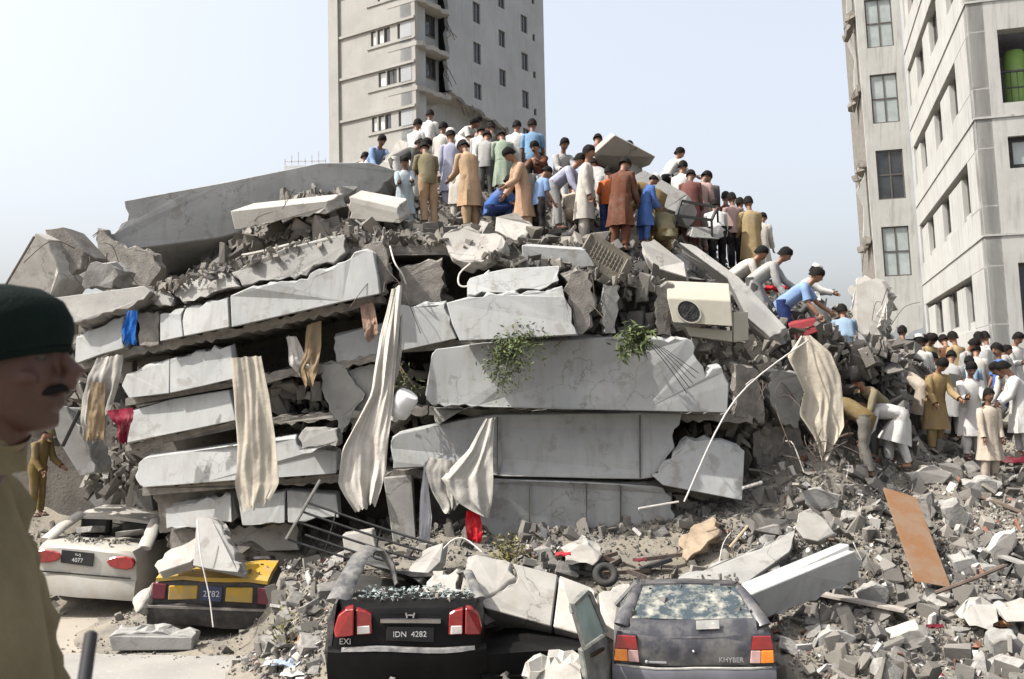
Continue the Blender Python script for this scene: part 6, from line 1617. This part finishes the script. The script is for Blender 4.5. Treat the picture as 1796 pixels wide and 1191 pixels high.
cloth('hanging_cloth', [(818, 895, 842, 900, 13.6), (816, 925, 846, 925, 13.6), (822, 950, 844, 952, 13.6)], fabric((.42, .012, .02)), 'bright red scrap of cloth under the draped white sheet', folds=2, amp=.03, seed=14)
cloth('hanging_cloth', [(222, 545, 240, 545, 14.35), (214, 575, 239, 578, 14.3), (216, 600, 238, 606, 14.3)], fabric((.015, .085, .30)), 'blue cloth hanging over the left end of the top floor', folds=1.5, amp=.03, seed=15)
cloth('hanging_cloth', [(186, 720, 232, 715, 14.1), (196, 738, 234, 735, 14.05), (208, 755, 228, 752, 14.1), (212, 778, 220, 778, 14.1)], fabric((.16, .015, .03)), 'dark red cloth at the end of the third floor from the top', folds=2, amp=.05, seed=16)
for x, y, d, s, l in ((988, 975, 12.7, .1, 'red scrap beside the pale lump above the fallen slab'), (1122, 985, 12.9, .09, 'pinkish red scrap among the dark debris under the lowest panels'), (1640, 1102, 11, .09, 'dark red scrap on the shaded slope'), (1625, 1186, 10.3, .14, 'bright red scrap at the lower edge of the slope'), (1770, 815, 16.2, .25, 'dark red cloth on the rubble beside the cream robed boy'), (1366, 512, 16.8, .22, 'bright red cloth behind the black haired man in the waistcoat')):
    mb = MB(); q = P(x, y, d); rgx = random.Random(int(x)); n = 7
    vs = [[q + Vector(((i / n - .5) * 2 * s, (j / n - .5) * s * .8, .35 * s * noise.noise(Vector((i * .8, j * .8, x))) + .5 * s * (1 - abs(j / n - .5) * 1.2))) for i in range(n + 1)] for j in range(n + 1)]
    mb.loft(vs, cap=False, close=False); mb.loft([[p - Vector((0, 0, .01)) for p in r_] for r_ in vs], cap=False, close=False)
    tag(mb.build('cloth_scrap', fabric((.40, .02, .03) if 'dark' not in l else (.10, .012, .02)), smooth=70), l, 'cloth')
# ------------------------------------------------------------------ air conditioner, grille, suitcase, board and the rest
ACM = mat('cream_metal', (.35, .335, .275), (.30, .287, .235), 2, .45, spec=.3, dust=(.28, .25, .2), dust_amt=.35)
fr = [P(1170, 523, 14.6), P(1282, 528, 14.6), P(1285, 573, 14.55), P(1180, 566, 14.55)]
bk = Vector((.06, .36, .31))
ac = thing('air_conditioner', 'cream outdoor air conditioner with a round fan opening at the end of the top floor', 'air conditioner', tuple(fr[3]))
mb = MB(); mb.prism(fr, [p + bk for p in fr]); mb.build('housing', ACM, ac, local=False, bevel=.012)
u = (fr[1] - fr[0]).normalized(); v = (fr[3] - fr[0]).normalized(); n_ = u.cross(v).normalized(); n_ = n_ if n_.y < 0 else -n_
ce = fr[0] + (fr[1] - fr[0]) * .29 + (fr[3] - fr[0]) * .52
def disc(c, r0, r1, o0, o1, k=28):
    m_ = MB()
    m_.loft([[c + n_ * o + (u * math.cos(t) + v * math.sin(t)) * r for t in np.linspace(0, 2 * math.pi, k + 1)[:-1]] for r, o in ((r0, o0), (r1, o0), (r1, o1), (r0, o1), (r0, o0))], cap=False)
    return m_
disc(ce, .165, .185, .004, .022).build('fan_ring', ACM, ac, local=False, smooth=40)
m_ = MB(); m_.loft([[ce + n_ * o + (u * math.cos(t) + v * math.sin(t)) * r for t in np.linspace(0, 2 * math.pi, 29)[:-1]] for r, o in ((.164, .0035), (.164, .006))]); m_.build('fan_opening', M_BLACK, ac, local=False)
m_ = MB()
for k in range(4):
    a = k * math.pi / 2 + .4
    e1, e2 = (u * math.cos(a) + v * math.sin(a)), (u * math.cos(a + .9) + v * math.sin(a + .9))
    m_.loft([[ce + n_ * .008 + e1 * .03, ce + n_ * .012 + e1 * .15, ce + n_ * .008 + e2 * .14, ce + n_ * .008 + e2 * .03], [ce + n_ * .010 + e1 * .03, ce + n_ * .014 + e1 * .15, ce + n_ * .010 + e2 * .14, ce + n_ * .010 + e2 * .03]])
m_.build('fan_blades', mat('dark_plastic', (.04, .04, .038), (.03, .03, .028), 4, .5), ac, local=False)
m_ = MB()
for k in range(4): m_.tube([ce + n_ * .022 + (u * math.cos(t) + v * math.sin(t)) * (.04 + .04 * k) for t in np.linspace(0, 2 * math.pi, 21)], .003, 4)
for k in range(4):
    e1 = u * math.cos(k * .785) + v * math.sin(k * .785); m_.tube([ce + n_ * .022 - e1 * .17, ce + n_ * .022 + e1 * .17], .003, 4)
m_.build('fan_guard', M_BLACK, ac, local=False)
f2 = [P(1225, 578, 14.75), P(1262, 590, 14.7), P(1268, 596, 14.7), P(1310, 596, 14.8), P(1308, 545, 14.9), P(1284, 540, 14.85)]
mb = MB(); mb.prism([P(1200, 572, 14.8), P(1284, 580, 14.75), P(1284, 600, 14.75), P(1210, 590, 14.8)], [P(1200, 572, 14.8) + Vector((.1, .3, 0)), P(1284, 580, 14.75) + Vector((.1, .3, 0)), P(1284, 600, 14.75) + Vector((.1, .3, 0)), P(1210, 590, 14.8) + Vector((.1, .3, 0))])
mb.prism([P(1286, 548, 14.78), P(1312, 546, 14.9), P(1313, 597, 14.9), P(1286, 601, 14.78)], [P(1286, 548, 14.78) + Vector((.05, .3, .02)), P(1312, 546, 14.9) + Vector((.05, .3, .02)), P(1313, 597, 14.9) + Vector((.05, .3, .02)), P(1286, 601, 14.78) + Vector((.05, .3, .02))])
tag(mb.build('air_conditioner', ACM, bevel=.012), 'second cream air conditioner casing wedged under the one with the fan', 'air conditioner')
# lattice grille
gq = [P(1040, 414, 14.9), P(1105, 458, 14.8), P(1088, 492, 14.7), P(1020, 450, 14.8)]
gr = thing('metal_grille', 'dark metal lattice grille tilted on the broken floor edge below the brown robe', 'grille', tuple(sum(gq, Vector()) / 4))
e = Vector((.05, .16, .02))
mb = MB()
for a, b in zip(gq, gq[1:] + gq[:1]): mb.bar(a, b, .05, .12)
mb.build('grille_frame', mat('grille_metal', (.13, .115, .09), (.08, .07, .055), 7, .7), gr, local=False)
for k in range(1, 12): MB().bar(gq[0].lerp(gq[1], k / 12), gq[3].lerp(gq[2], k / 12), .016, .05).build('bar', MATS['grille_metal'], gr, local=False)
for k in range(1, 5): MB().bar(gq[0].lerp(gq[3], k / 5), gq[1].lerp(gq[2], k / 5), .013, .03).build('cross_bar', MATS['grille_metal'], gr, local=False)
mb = MB(); mb.prism([p + e for p in gq], [p + e * 1.2 for p in gq]); mb.build('back_plate', M_DARK, gr, local=False)
# red suitcase
mb = MB(); sq = [P(1382, 568, 15.9), P(1432, 558, 16.0), P(1436, 582, 15.9), P(1394, 598, 15.8)]
sc_ = thing('red_suitcase', 'dull red suitcase being lifted by the man in the light blue shirt', 'suitcase', tuple(sq[3]))
mb.prism(sq, [p + Vector((.03, .16, .05)) for p in sq]); mb.build('case', mat('red_case', (.24, .035, .04), (.19, .028, .032), 5, .6), sc_, local=False, bevel=.02)
m_ = MB(); m_.tube([sq[0].lerp(sq[1], .4) + Vector((0, .08, .03)), sq[0].lerp(sq[1], .45) + Vector((0, .08, .09)), sq[0].lerp(sq[1], .62) + Vector((0, .08, .09)), sq[0].lerp(sq[1], .66) + Vector((0, .08, .03))], .012, 6); m_.build('handle', M_BLACK, sc_, local=False, smooth=60)
m_ = MB(); m_.bar(sq[0].lerp(sq[3], .5) + Vector((0, -.004, 0)), sq[1].lerp(sq[2], .5) + Vector((0, -.004, 0)), .012, .014); m_.build('seam', M_BLACK, sc_, local=False)
# orange board
mb = MB(); bq = [P(1548, 858, 13.4), P(1606, 876, 13.35), P(1665, 1030, 12.0)]; bq.append(bq[0] + (bq[2] - bq[1]) * 1.06)
mb.prism(bq, [p + Vector((.03, .04, .025)) for p in bq])
tag(mb.build('orange_board', mat('orange_veneer', (.165, .082, .036), (.14, .068, .03), 3, .7, streak=(.15, .07, .03), dust=(.2, .17, .13), dust_amt=.35, streak_amt=.5), bevel=.004), 'smooth orange brown door board leaning on the shaded slope', 'board')
# pole and lines
wire('metal_pole', [(1418, 596, 14.5), (1290, 700, 13.6), (1200, 880, 13.2)], .013, mat('pale_pole', (.42, .40, .38), (.34, .33, .31), 6, .5), 'thin bent pale pole running from the cream sheet down to the lowest panels', 'pole', sub=6)
wire('cable', [(825, 462, 14.2), (806, 480, 14.1), (806, 500, 14.05), (825, 500, 14.05), (858, 475, 14.2)], .014, M_WIRE, 'loop of pale cable under the jagged hanging chunk', 'cable', sub=6)
wire('cable', [(684, 432, 14.4), (692, 460, 14.2), (705, 480, 14.2), (712, 498, 14.3)], .012, M_WIRE, 'short pale cable hanging from the broken end of the top floor', 'cable')
for i in range(5): wire('cable', [(1135 + i * 7, 598 + i * 3, 13.65), (1170 + i * 6, 640 - i * 2, 13.5), (1205 + i * 5, 690 - i * 9, 13.5)], .006, M_BLACK, 'thin dark wire hanging over the big plain panel', 'cable', 'wires over the big plain panel', 4)
wire('cable', [(760, 985, 12.7), (790, 950, 12.6), (815, 945, 12.6), (845, 968, 12.5)], .010, M_WIRE, 'thin pale wire arching over the rubble behind the black sedan', 'cable')
wire('cable', [(346, 912, 13.5), (352, 975, 13.2), (366, 1040, 13.1), (374, 1100, 13.0)], .009, M_WIRE, 'pale cord hanging down over the back of the yellow taxi', 'cable')
wire('timber_stick', [(1190, 880, 13.5), (1120, 892, 13.2)], .014, M_WIRE, 'pale stick lying under the broken corner panel', 'stick', sub=1)
wire('timber_stick', [(1280, 960, 13.0), (1312, 922, 13.1)], .018, mat('pale_wood', (.36, .29, .2), (.28, .22, .15), 8), 'pale wooden stick standing in the brown earth', 'stick', sub=1)
wire('metal_pipe', [(1302, 856, 13.8), (1336, 846, 13.9)], .025, M_WIRE, 'short white pipe end beside the broken corner panel', 'pipe', sub=1)
wire('timber_stick', [(1640, 1040, 11.7), (1700, 1018, 11.7), (1762, 992, 11.9)], .025, mat('dark_timber', (.12, .09, .07), (.07, .05, .04), 6), 'long dark stick lying beside the foot of the orange board', 'stick')
wire('metal_pipe', [(110, 782, 14.6), (140, 720, 14.5)], .03, M_BLACK, 'black pipe leaning near the left end of the floors', 'pipe', sub=1)
wire('metal_rod', [(10, 500, 15.2), (60, 415, 15.3)], .02, M_STEEL, 'thin rod along the edge of the white leaning wall', 'rod', sub=1)
wire('metal_pipe', [(425, 449, 15.1), (465, 441, 15.0), (508, 430, 14.9)], .035, M_PALE, 'pale pipe lying on the rubble of the top floor edge', 'pipe')
# window grille of bars
g1, g2 = P(562, 842, 12.9), P(502, 946, 12.7)
wg = thing('window_bars', 'bent black window grille of long bars lying against the rubble', 'grille', tuple(P(600, 950, 12.8)))
mb = MB(); mb.tube([g1, g2], .022, 6); mb.build('end_post', mat('grey_bar', (.18, .17, .16), (.1, .1, .09), 8, .5), wg, local=False)
for i, (a, b) in enumerate([((541, 882), (775, 958)), ((532, 898), (770, 975)), ((521, 915), (760, 990)), ((535, 938), (700, 990)), ((505, 946), (640, 985))]):
    pa, pb = P(a[0], a[1], 12.82 - i * .02), P(b[0], b[1], 12.8)
    m_ = MB(); m_.tube([pa, pa.lerp(pb, .35) + Vector((0, 0, -.015)), pa.lerp(pb, .7) + Vector((0, 0, -.02)), pb], .016, 6); m_.build('bar', M_BLACK, wg, local=False)
for i in range(2):
    m_ = MB(); m_.tube([P(590 + i * 80, 898 + i * 25, 12.83), P(570 + i * 80, 965 + i * 28, 12.8)], .012, 5); m_.build('cross_bar', M_BLACK, wg, local=False)
# black table frame at the slope crest
tf = MB(); q = [P(1195, 352, 18.4), P(1258, 364, 18.4), P(1248, 386, 18.2), P(1186, 378, 18.2)]
for a, b in zip(q, q[1:] + q[:1]): tf.bar(a, b, .045)
for p, ex in ((q[0], (-.1, .2, -.5)), (q[1], (.05, .2, -.35)), (q[2], (.0, 0, -.4)), (q[3], (-.1, 0, -.4))): tf.bar(p, p + Vector(ex), .04)
tag(tf.build('table_frame', M_BLACK), 'black metal table frame tipped over on the slope beside the grey block', 'table frame')
# dark fallen furniture and debris under the lowest panels
rg = random.Random(77)
DEB = [(1010, 1000, 12.9), (1060, 1000, 12.9), (1100, 1005, 12.8), (1150, 990, 13.0), (1080, 985, 13.1), (1130, 1010, 12.7), (1180, 975, 13.1), (1040, 985, 13.0), (960, 985, 13.1), (900, 975, 13.2)]
for i, (x, y, d) in enumerate(DEB):
    a = P(x, y, d); l = rg.uniform(.35, .8); an = rg.uniform(-.5, .5)
    o = MB().bar(a - Vector((l / 2, 0, math.sin(an) * l / 2)), a + Vector((l / 2, rg.uniform(-.2, .2), math.sin(an) * l / 2)), rg.uniform(.04, .12), .05).build('broken_plank', rg.choice((M_BLACK, MATS['dark_timber'], M_STEEL)))
    tag(o, 'dark broken plank lying under the lowest wall panels', 'plank', 'dark planks under the lowest panels')
mb = MB(); mb.tube([P(1062, 1008, 12.6) + Vector((.12 * math.cos(t), .07 * math.sin(t), .10 * math.sin(t))) for t in np.linspace(0, 2 * math.pi, 22)], .05, 8)
tag(mb.build('car_tyre', RUBBER, smooth=60), 'black tyre lying in the dark debris above the grey hatchback', 'tyre')
# ------------------------------------------------------------------ plants
LEAF = [mat('leaf_green', (.075, .095, .035), (.05, .07, .022), 6, .6, island=True, rvar=.4), mat('dry_leaf', (.16, .15, .05), (.11, .10, .035), 6, .7, island=True, rvar=.4)]
def plant(label, name, pts, spread, nleaf, size, seed, m=0, long=1.6, droop=.3):
    rg = random.Random(seed)
    root = thing(name, label, 'plant', tuple(P(*pts[0])))
    st, lf = MB(), MB()
    for i, q in enumerate(pts[1:]):
        a, b = P(*pts[0]), P(*q)
        mid = a.lerp(b, .5) + Vector((rg.uniform(-.05, .05), -.06, rg.uniform(.0, .08)))
        st.tube([a, mid, b], [.012, .008, .004], 5)
        for k in range(nleaf // (len(pts) - 1)):
            t = rg.uniform(.15, 1.05)
            p = (a.lerp(mid, t * 2) if t < .5 else mid.lerp(b, (t - .5) * 2)) + Vector((rg.gauss(0, spread), rg.gauss(0, spread * .7), rg.gauss(0, spread)))
            dv = Vector((rg.uniform(-1, 1), rg.uniform(-1, .4), rg.uniform(-.9, .6) - droop)).normalized() * size * rg.uniform(.6, 1.3) * long
            sd_ = dv.cross(Vector((rg.uniform(-1, 1), rg.uniform(-1, 1), rg.uniform(-1, 1)))).normalized() * size * .28
            lf.add([p, p + dv * .45 + sd_, p + dv, p + dv * .45 - sd_], [(0, 1, 2, 3)])
    st.build('stem', mat('stem_brown', (.12, .09, .05), (.08, .06, .035), 6), root, local=False)
    o = lf.build('foliage', LEAF[m], root, local=False, fix=False); o['kind'] = 'stuff'
plant('leafy green branch growing out over the big plain panel', 'green_branch', [(890, 598, 13.6), (952, 610, 13.45), (925, 640, 13.4), (895, 655, 13.4), (870, 665, 13.4), (880, 690, 13.4), (862, 640, 13.4), (905, 620, 13.4), (940, 590, 13.5), (880, 630, 13.4)], .085, 1150, .046, 1)
plant('spiky green tuft hanging over the top edge of the big plain panel', 'green_tuft', [(1122, 585, 13.8), (1085, 600, 13.5), (1092, 620, 13.5), (1115, 618, 13.5), (1135, 592, 13.5), (1100, 578, 13.6)], .05, 300, .07, 2, 0, 2.4)
plant('yellowish weeds at the foot of the ruin behind the fallen slab', 'dry_weeds', [(895, 985, 12.9), (870, 955, 12.7), (890, 945, 12.7), (912, 952, 12.7), (905, 975, 12.5), (860, 975, 12.7)], .06, 200, .045, 3, 1, 1.8, 0)
plant('dry grass and twigs on the rubble beside the yellow taxi', 'dry_grass', [(492, 1130, 12.0), (476, 1095, 12.0), (500, 1080, 12.1), (515, 1105, 12.0), (520, 1135, 11.8)], .08, 110, .035, 4, 1, 3, -.2)
plant('dark weeds hanging behind the draped white sheet', 'dark_weeds', [(700, 640, 14.2), (690, 690, 14.0), (715, 700, 14.0), (735, 690, 14.0)], .07, 120, .05, 5)
# small litter near the road
for i, (x, y, d, cc) in enumerate([(505, 1160, 11.5, (.28, .34, .42)), (520, 1172, 11.3, (.45, .43, .4)), (535, 1185, 11.0, (.3, .12, .04)), (1745, 1060, 11.4, (.36, .2, .11)), (1690, 1120, 11, (.28, .13, .09)), (490, 1150, 11.6, (.5, .5, .5)), (545, 1110, 11.7, (.33, .2, .1))]):
    q = P(x, y, d); q.z = max(low_z(q.x, q.y), 0) + .03
    mb = MB(); n = 5
    vs = [[q + Vector(((i_ / n - .5) * .34, (j_ / n - .5) * .26, .10 * noise.noise(Vector((i_ * .9, j_ * .9, x))))) for i_ in range(n + 1)] for j_ in range(n + 1)]
    mb.loft(vs, cap=False, close=False)
    tag(mb.build('litter_sheet', fabric(cc)), ['crumpled pale blue plastic bag on the road edge', 'crumpled white sheet beside the pale blue bag', 'rusty orange scrap by the rear wheel of the black sedan', 'orange brown scrap on the sunlit slope', 'reddish tile like scrap on the slope', 'white scrap behind the pale blue bag', 'light brown scrap on the rubble left of the black sedan'][i], 'litter')
# ------------------------------------------------------------------ the soldier close to the camera, on a raised platform
so = P(13, 640, 1.57)
pf = MB(); pf.box((-.6, .6, .9), (5.2, 3.2, 1.8))
tag(pf.build('viewing_platform', M_SLAB, bevel=.02), 'raised concrete platform below the soldier in the green beret', 'platform')
SK2 = mat('soldier_skin_shaded', (.062, .029, .020), (.044, .02, .014), 14, .5, .06, 120, spec=.3)  # skin colour darkened to stand in for the shade on him
SHIRT = mat('khaki_cloth', (.165, .138, .084), (.12, .10, .06), 6, .95, .9, 22, spec=.1)
GRN_B = mat('beret_felt', (.005, .011, .009), (.003, .007, .006), 9, .95, .4, 150, spec=.1)
sol = thing('person', 'soldier in a dark green beret and khaki shirt with a moustache, close by in profile', 'person', (so.x, so.y, so.z - 1.62), 0, None)
Z0 = 1.62
V3 = lambda x, y, z: Vector((x -   .034 * min(1, max(0, (-.12 - z) / .07)), y, z + Z0))
b = MB(); rings = []
prof = [(-.108, .066, .01, .026), (-.100, .080, -.005, .040), (-.082, .078, -.035, .053), (-.068, .074, -.055, .058), (-.058, .083, -.065, .061), (-.047, .080, -.075, .064), (-.030, .084, -.085, .068), (-.005, .083, -.095, .071), (.016, .080, -.100, .072), (.034, .089, -.105, .073), (.065, .086, -.105, .074), (.095, .066, -.095, .066), (.118, .035, -.07, .045), (.128, .0, -.04, .02)]
for z, f, k, w_ in prof:
    rr = []
    for i in range(28):
        t = 2 * math.pi * i / 28
        c_, s_ = math.cos(t), math.sin(t)
        cx, hx = (f + k) / 2, (f - k) / 2
        rr.append(V3(cx + hx * c_ * (.93 if z > .05 else 1), w_ * (.93 if z > .05 else 1) * math.copysign(abs(s_) ** (1 if z > .03 else .8), s_), z))
    rings.append(rr)
b.loft(rings)
b.tube([V3(.082, 0, .026), V3(.094, 0, .004), V3(.116, 0, -.018), V3(.106, 0, -.030), V3(.076, 0, -.032)], [.009, .012, .0155, .016, .014], 9)
for s in (-1, 1):
    b.tube([V3(.066, s * .050, .024), V3(.088, s * .018, .026)], [.006, .007], 7)
    b.ball(V3(.05, s * .052, -.022), (.028, .013, .013), 10, 8)
    b.ball(V3(-.012, s * .076, -.008), (.017, .008, .032), 8, 6)
b.tube([V3(.080, -.024, -.0565), V3(.0865, 0, -.056), V3(.080, .024, -.0565)], [.006, .0075, .006], 7)
b.tube([V3(.078, -.022, -.066), V3(.084, 0, -.067), V3(.078, .022, -.066)], [.006, .0075, .006], 7)
b.tube([V3(-.01, 0, -.06), V3(-.025, 0, -.12), V3(-.05, 0, -.20), V3(-.08, 0, -.30)], [.058, .055, .055, .06], 14)
b.tube([V3(-.08, 0, -.24), V3(-.095, 0, -.32), V3(-.07, 0, -.5), V3(-.05, 0, -.65), V3(-.04, 0, -.76)], [.06, .125, .12, .125, .12], 14, flat=.7, side=(0, 1, 0))
for s in (-1, 1):
    sh = V3(-.105, s * .17, -.255)
    e, wr = V3(-.09, s * .205, -.53), V3(.10, s * .15, -.70)
    if s > 0: e, wr = V3(-.06, .24, -.53), V3(-.01, .23, -.78)
    b.tube([sh + Vector((0, -s * .08, -.03)), sh + Vector((0, 0, -.02)), (sh + e) / 2, e, e.lerp(wr, .4), wr], [.045, .05, .048, .041, .04, .027], 12)
    dv = (wr - e).normalized(); si = Vector((0, 0, 1)) if s < 0 else Vector((1, 0, 0)); si = (si - dv * si.dot(dv)).normalized(); no = dv.cross(si)
    b.tube([wr - dv * .01, wr + dv * .04, wr + dv * .085], [.026, .037, .035], 10, flat=.5, side=si)
    for q in range(4):
        o = wr + dv * .08 + si * (q - 1.5) * .0175; l = (.075, .085, .08, .062)[q]
        cu = no * (1 if s < 0 else .35)
        b.tube([o, o + (dv + cu * .5).normalized() * l * .4, o + (dv * .4 + cu).normalized() * l * .62 + dv * l * .15, o + cu * l * .62 + dv * l * .02 + dv * l * .15], [.0098, .0095, .009, .0075], 7)
    o = wr + dv * .02 + si * .034
    b.tube([o, o + (dv + si * .8).normalized() * .035, o + (dv + si * .3 + no * .5).normalized() * .068], [.012, .011, .008], 7)
    h = V3(-.04, s * .09, -.74); k_ = V3(-.01, s * .10, -1.15); an = V3(-.04, s * .10, -1.55)
    b.tube([h, (h + k_) / 2, k_, k_.lerp(an, .35), an], [.09, .075, .054, .052, .036], 12)
    b.tube([an + Vector((-.04, 0, -.03)), an + Vector((.06, 0, -.035)), an + Vector((.16, 0, -.05))], [.032, .04, .026], 8)
o = bpy.data.objects.new('tmp', b.mesh('tmp', [SK2])); COL.objects.link(o)
m_ = o.modifiers.new('r', 'REMESH'); m_.mode = 'VOXEL'; m_.voxel_size = .0052
dg = bpy.context.evaluated_depsgraph_get(); dg.update()
me = bpy.data.meshes.new_from_object(o.evaluated_get(dg)); me.name = 'body'
bm = bmesh.new(); bm.from_mesh(me)
for _ in range(2): bmesh.ops.smooth_vert(bm, verts=bm.verts, factor=.5, use_axis_x=True, use_axis_y=True, use_axis_z=True)
for f in bm.faces: f.smooth = True
bm.to_mesh(me); bm.free()
me.materials.clear(); me.materials.append(SK2)
bpy.data.objects.remove(o)
bo = bpy.data.objects.new('body', me); bo.parent = sol; COL.objects.link(bo)
for s in (-1, 1):
    m_ = MB(); m_.ball(V3(.068, s * .032, .014), .0125, 12, 8); m_.build('eye', mat('eye_white', (.035, .03, .025), (.03, .025, .02), 5, .5), sol, smooth=True)
    m_ = MB(); m_.ball(V3(.0765, s * .034, .014), .006, 10, 6); m_.build('iris', EYE, sol, smooth=True)
    m_ = MB(); m_.tube([V3(.058, s * .058, .040), V3(.078, s * .044, .046), V3(.092, s * .018, .043)], [.003, .006, .004], 6); m_.build('eyebrow', HAIR, sol, smooth=60)
m_ = MB(); m_.tube([V3(.062, -.034, -.052), V3(.083, -.024, -.043), V3(.096, -.008, -.038), V3(.097, .008, -.038), V3(.083, .024, -.043), V3(.062, .034, -.052)], [.003, .0065, .0085, .0085, .0065, .003], 9)
m_.build('moustache', HAIR, sol, smooth=60)
m_ = MB(); rr = []
for z, f, k, w_ in ((-.04, -.035, -.098, .066), (-.01, -.02, -.108, .077), (.02, .0, -.112, .078), (.05, .05, -.113, .079)):
    rr.append([V3((f + k) / 2 + (f - k) / 2 * math.cos(t), w_ * math.sin(t), z) for t in np.linspace(0, 2 * math.pi, 25)[:-1]])
m_.loft(rr); m_.build('hair', HAIR, sol, smooth=60)
m_ = MB(); rr = []
for zf, zb, f, k, w_, dy in ((.030, -.020, .098, -.116, .089, 0), (.048, -.002, .100, -.118, .091, 0), (.058, .01, .103, -.124, .099, -.006), (.076, .05, .103, -.126, .104, -.01), (.104, .088, .088, -.118, .096, -.01), (.122, .112, .055, -.098, .078, -.006), (.129, .124, .015, -.06, .04, 0)):
    r_ = []
    for i in range(28):
        t = 2 * math.pi * i / 28
        x = (f + k) / 2 + (f - k) / 2 * math.cos(t)
        r_.append(V3(x, w_ * math.sin(t) + dy + .004 * noise.noise(Vector((t * 2, zf * 30, 1))), zb + (zf - zb) * (x - k) / (f - k) + .004 * noise.noise(Vector((t * 1.5, zf * 20, 4)))))
    rr.append(r_)
m_.loft(rr); br_ = m_.build('beret', GRN_B, sol, smooth=60)
m_ = MB(); m_.tube([V3((.095 - .114) / 2 + .105 * math.cos(t), .085 * math.sin(t), .002 + .022 * math.cos(t)) for t in np.linspace(0, 2 * math.pi, 33)], .006, 6); m_.build('beret_band', GRN_B, br_, smooth=60)
# shirt: torso, sleeves with folds, collar, shoulder strap, pocket
m_ = MB(); rr = []
for z, f, k, w_ in ((-.122, .036, -.098, .064), (-.140, .030, -.115, .069), (-.165, .012, -.135, .078), (-.195, .005, -.15, .13), (-.225, .0, -.17, .19), (-.26, .012, -.19, .20), (-.33, .045, -.195, .195), (-.42, .068, -.19, .185), (-.52, .082, -.18, .18), (-.62, .10, -.16, .18), (-.74, .10, -.15, .19)):
    rr.append([V3((f + k) / 2 + (f - k) / 2 * math.cos(t) * (1 + .03 * math.sin(7 * t + z * 30)), w_ * math.sin(t), z + .008 * math.sin(3 * t)) for t in np.linspace(0, 2 * math.pi, 41)[:-1]])
m_.loft(rr, cap=False); shirt = m_.build('shirt', SHIRT, sol, smooth=70)
rg = random.Random(8)
for s in (-1, 1):
    sh = V3(-.105, s * .165, -.255)
    e, wr = (V3(-.09, s * .205, -.53), V3(.10, s * .15, -.70)) if s < 0 else (V3(-.06, .24, -.53), V3(-.01, .23, -.78))
    path = [sh + Vector((0, -s * .07, .03)), sh + Vector((0, 0, .01)), sh.lerp(e, .3), sh.lerp(e, .65), e, e.lerp(wr, .3), e.lerp(wr, .65), wr]
    rad = [.075, .082, .078, .072, .064, .06, .054, .042]
    q2, r2 = [], []
    for i in range(len(path) - 1):
        for t in (0, .25, .5, .75):
            q2.append(path[i].lerp(path[i + 1], t)); r2.append((rad[i] + (rad[i + 1] - rad[i]) * t) * (1 + .07 * math.sin(len(q2) * 2.2) + rg.uniform(-.03, .03)))
    m_ = MB(); m_.tube(q2, r2, 18, cap=False); m_.map(lambda p: p + Vector((noise.noise(p * 16), noise.noise(p * 16 + Vector((5, 0, 0))), noise.noise(p * 14 + Vector((0, 9, 0))))) * .018)
    m_.build('sleeve', SHIRT, shirt, smooth=70)
    m_ = MB(); m_.loft([[V3(-.07 + .05 * a_, s * y_, z_ + .004) for a_, z_ in ((0, 0), (1, 0), (1, .012), (0, .012))] for y_, z_ in ((.085, -.150), (.14, -.172), (.20, -.205))]); m_.map(lambda p: p + Vector((0, 0, .022)))
    m_.build('shoulder_strap', SHIRT, shirt, bevel=.004)
m_ = MB(); m_.loft([[V3(-.045 + (.075 + o_) * math.cos(t), (.074 + o_) * math.sin(t), z_ + .012 * math.cos(t)) for t in np.linspace(0, 2 * math.pi, 31)[:-1]] for z_, o_ in ((-.185, .004), (-.132, -.010), (-.129, -.004), (-.185, .018))], cap=False)
m_.build('collar', SHIRT, shirt, smooth=60)
m_ = MB()
for s in (-1, 1):
    h = V3(-.04, s * .09, -.70); k_ = V3(-.01, s * .10, -1.15); an = V3(-.04, s * .10, -1.53)
    m_.tube([h, (h + k_) / 2, k_, k_.lerp(an, .5), an], [.115, .095, .075, .068, .062], 16)
m_.build('trousers', SHIRT, sol, smooth=60)
m_ = MB(); m_.loft([[V3(-.02 + .137 * math.cos(t), .193 * math.sin(t), z_) for t in np.linspace(0, 2 * math.pi, 33)[:-1]] for z_ in (-.75, -.70)]); m_.build('belt', M_BLACK, sol, smooth=40)
for s in (-1, 1):
    m_ = MB(); an = V3(-.04, s * .10, -1.55)
    m_.tube([an + Vector((0, 0, .14)), an + Vector((0, 0, .02)), an + Vector((0, 0, -.03))], [.05, .052, .055], 10); m_.tube([an + Vector((-.05, 0, -.03)), an + Vector((.08, 0, -.03)), an + Vector((.2, 0, -.045))], [.045, .05, .032], 10)
    m_.map(lambda p: Vector((p.x, p.y, max(p.z, .0)))); m_.build('boot', M_BLACK, sol, smooth=50)
bt = MB(); a_, c_ = P(160, 1112, 1.52), P(128, 1330, 1.42)
bt.tube([a_ + (a_ - c_).normalized() * .004, a_, c_], [.006, .010, .012], 10)
tag(bt.build('baton', M_BLACK, smooth=40), 'thin black baton held upright by the soldier in the green beret', 'baton')
finish_people()
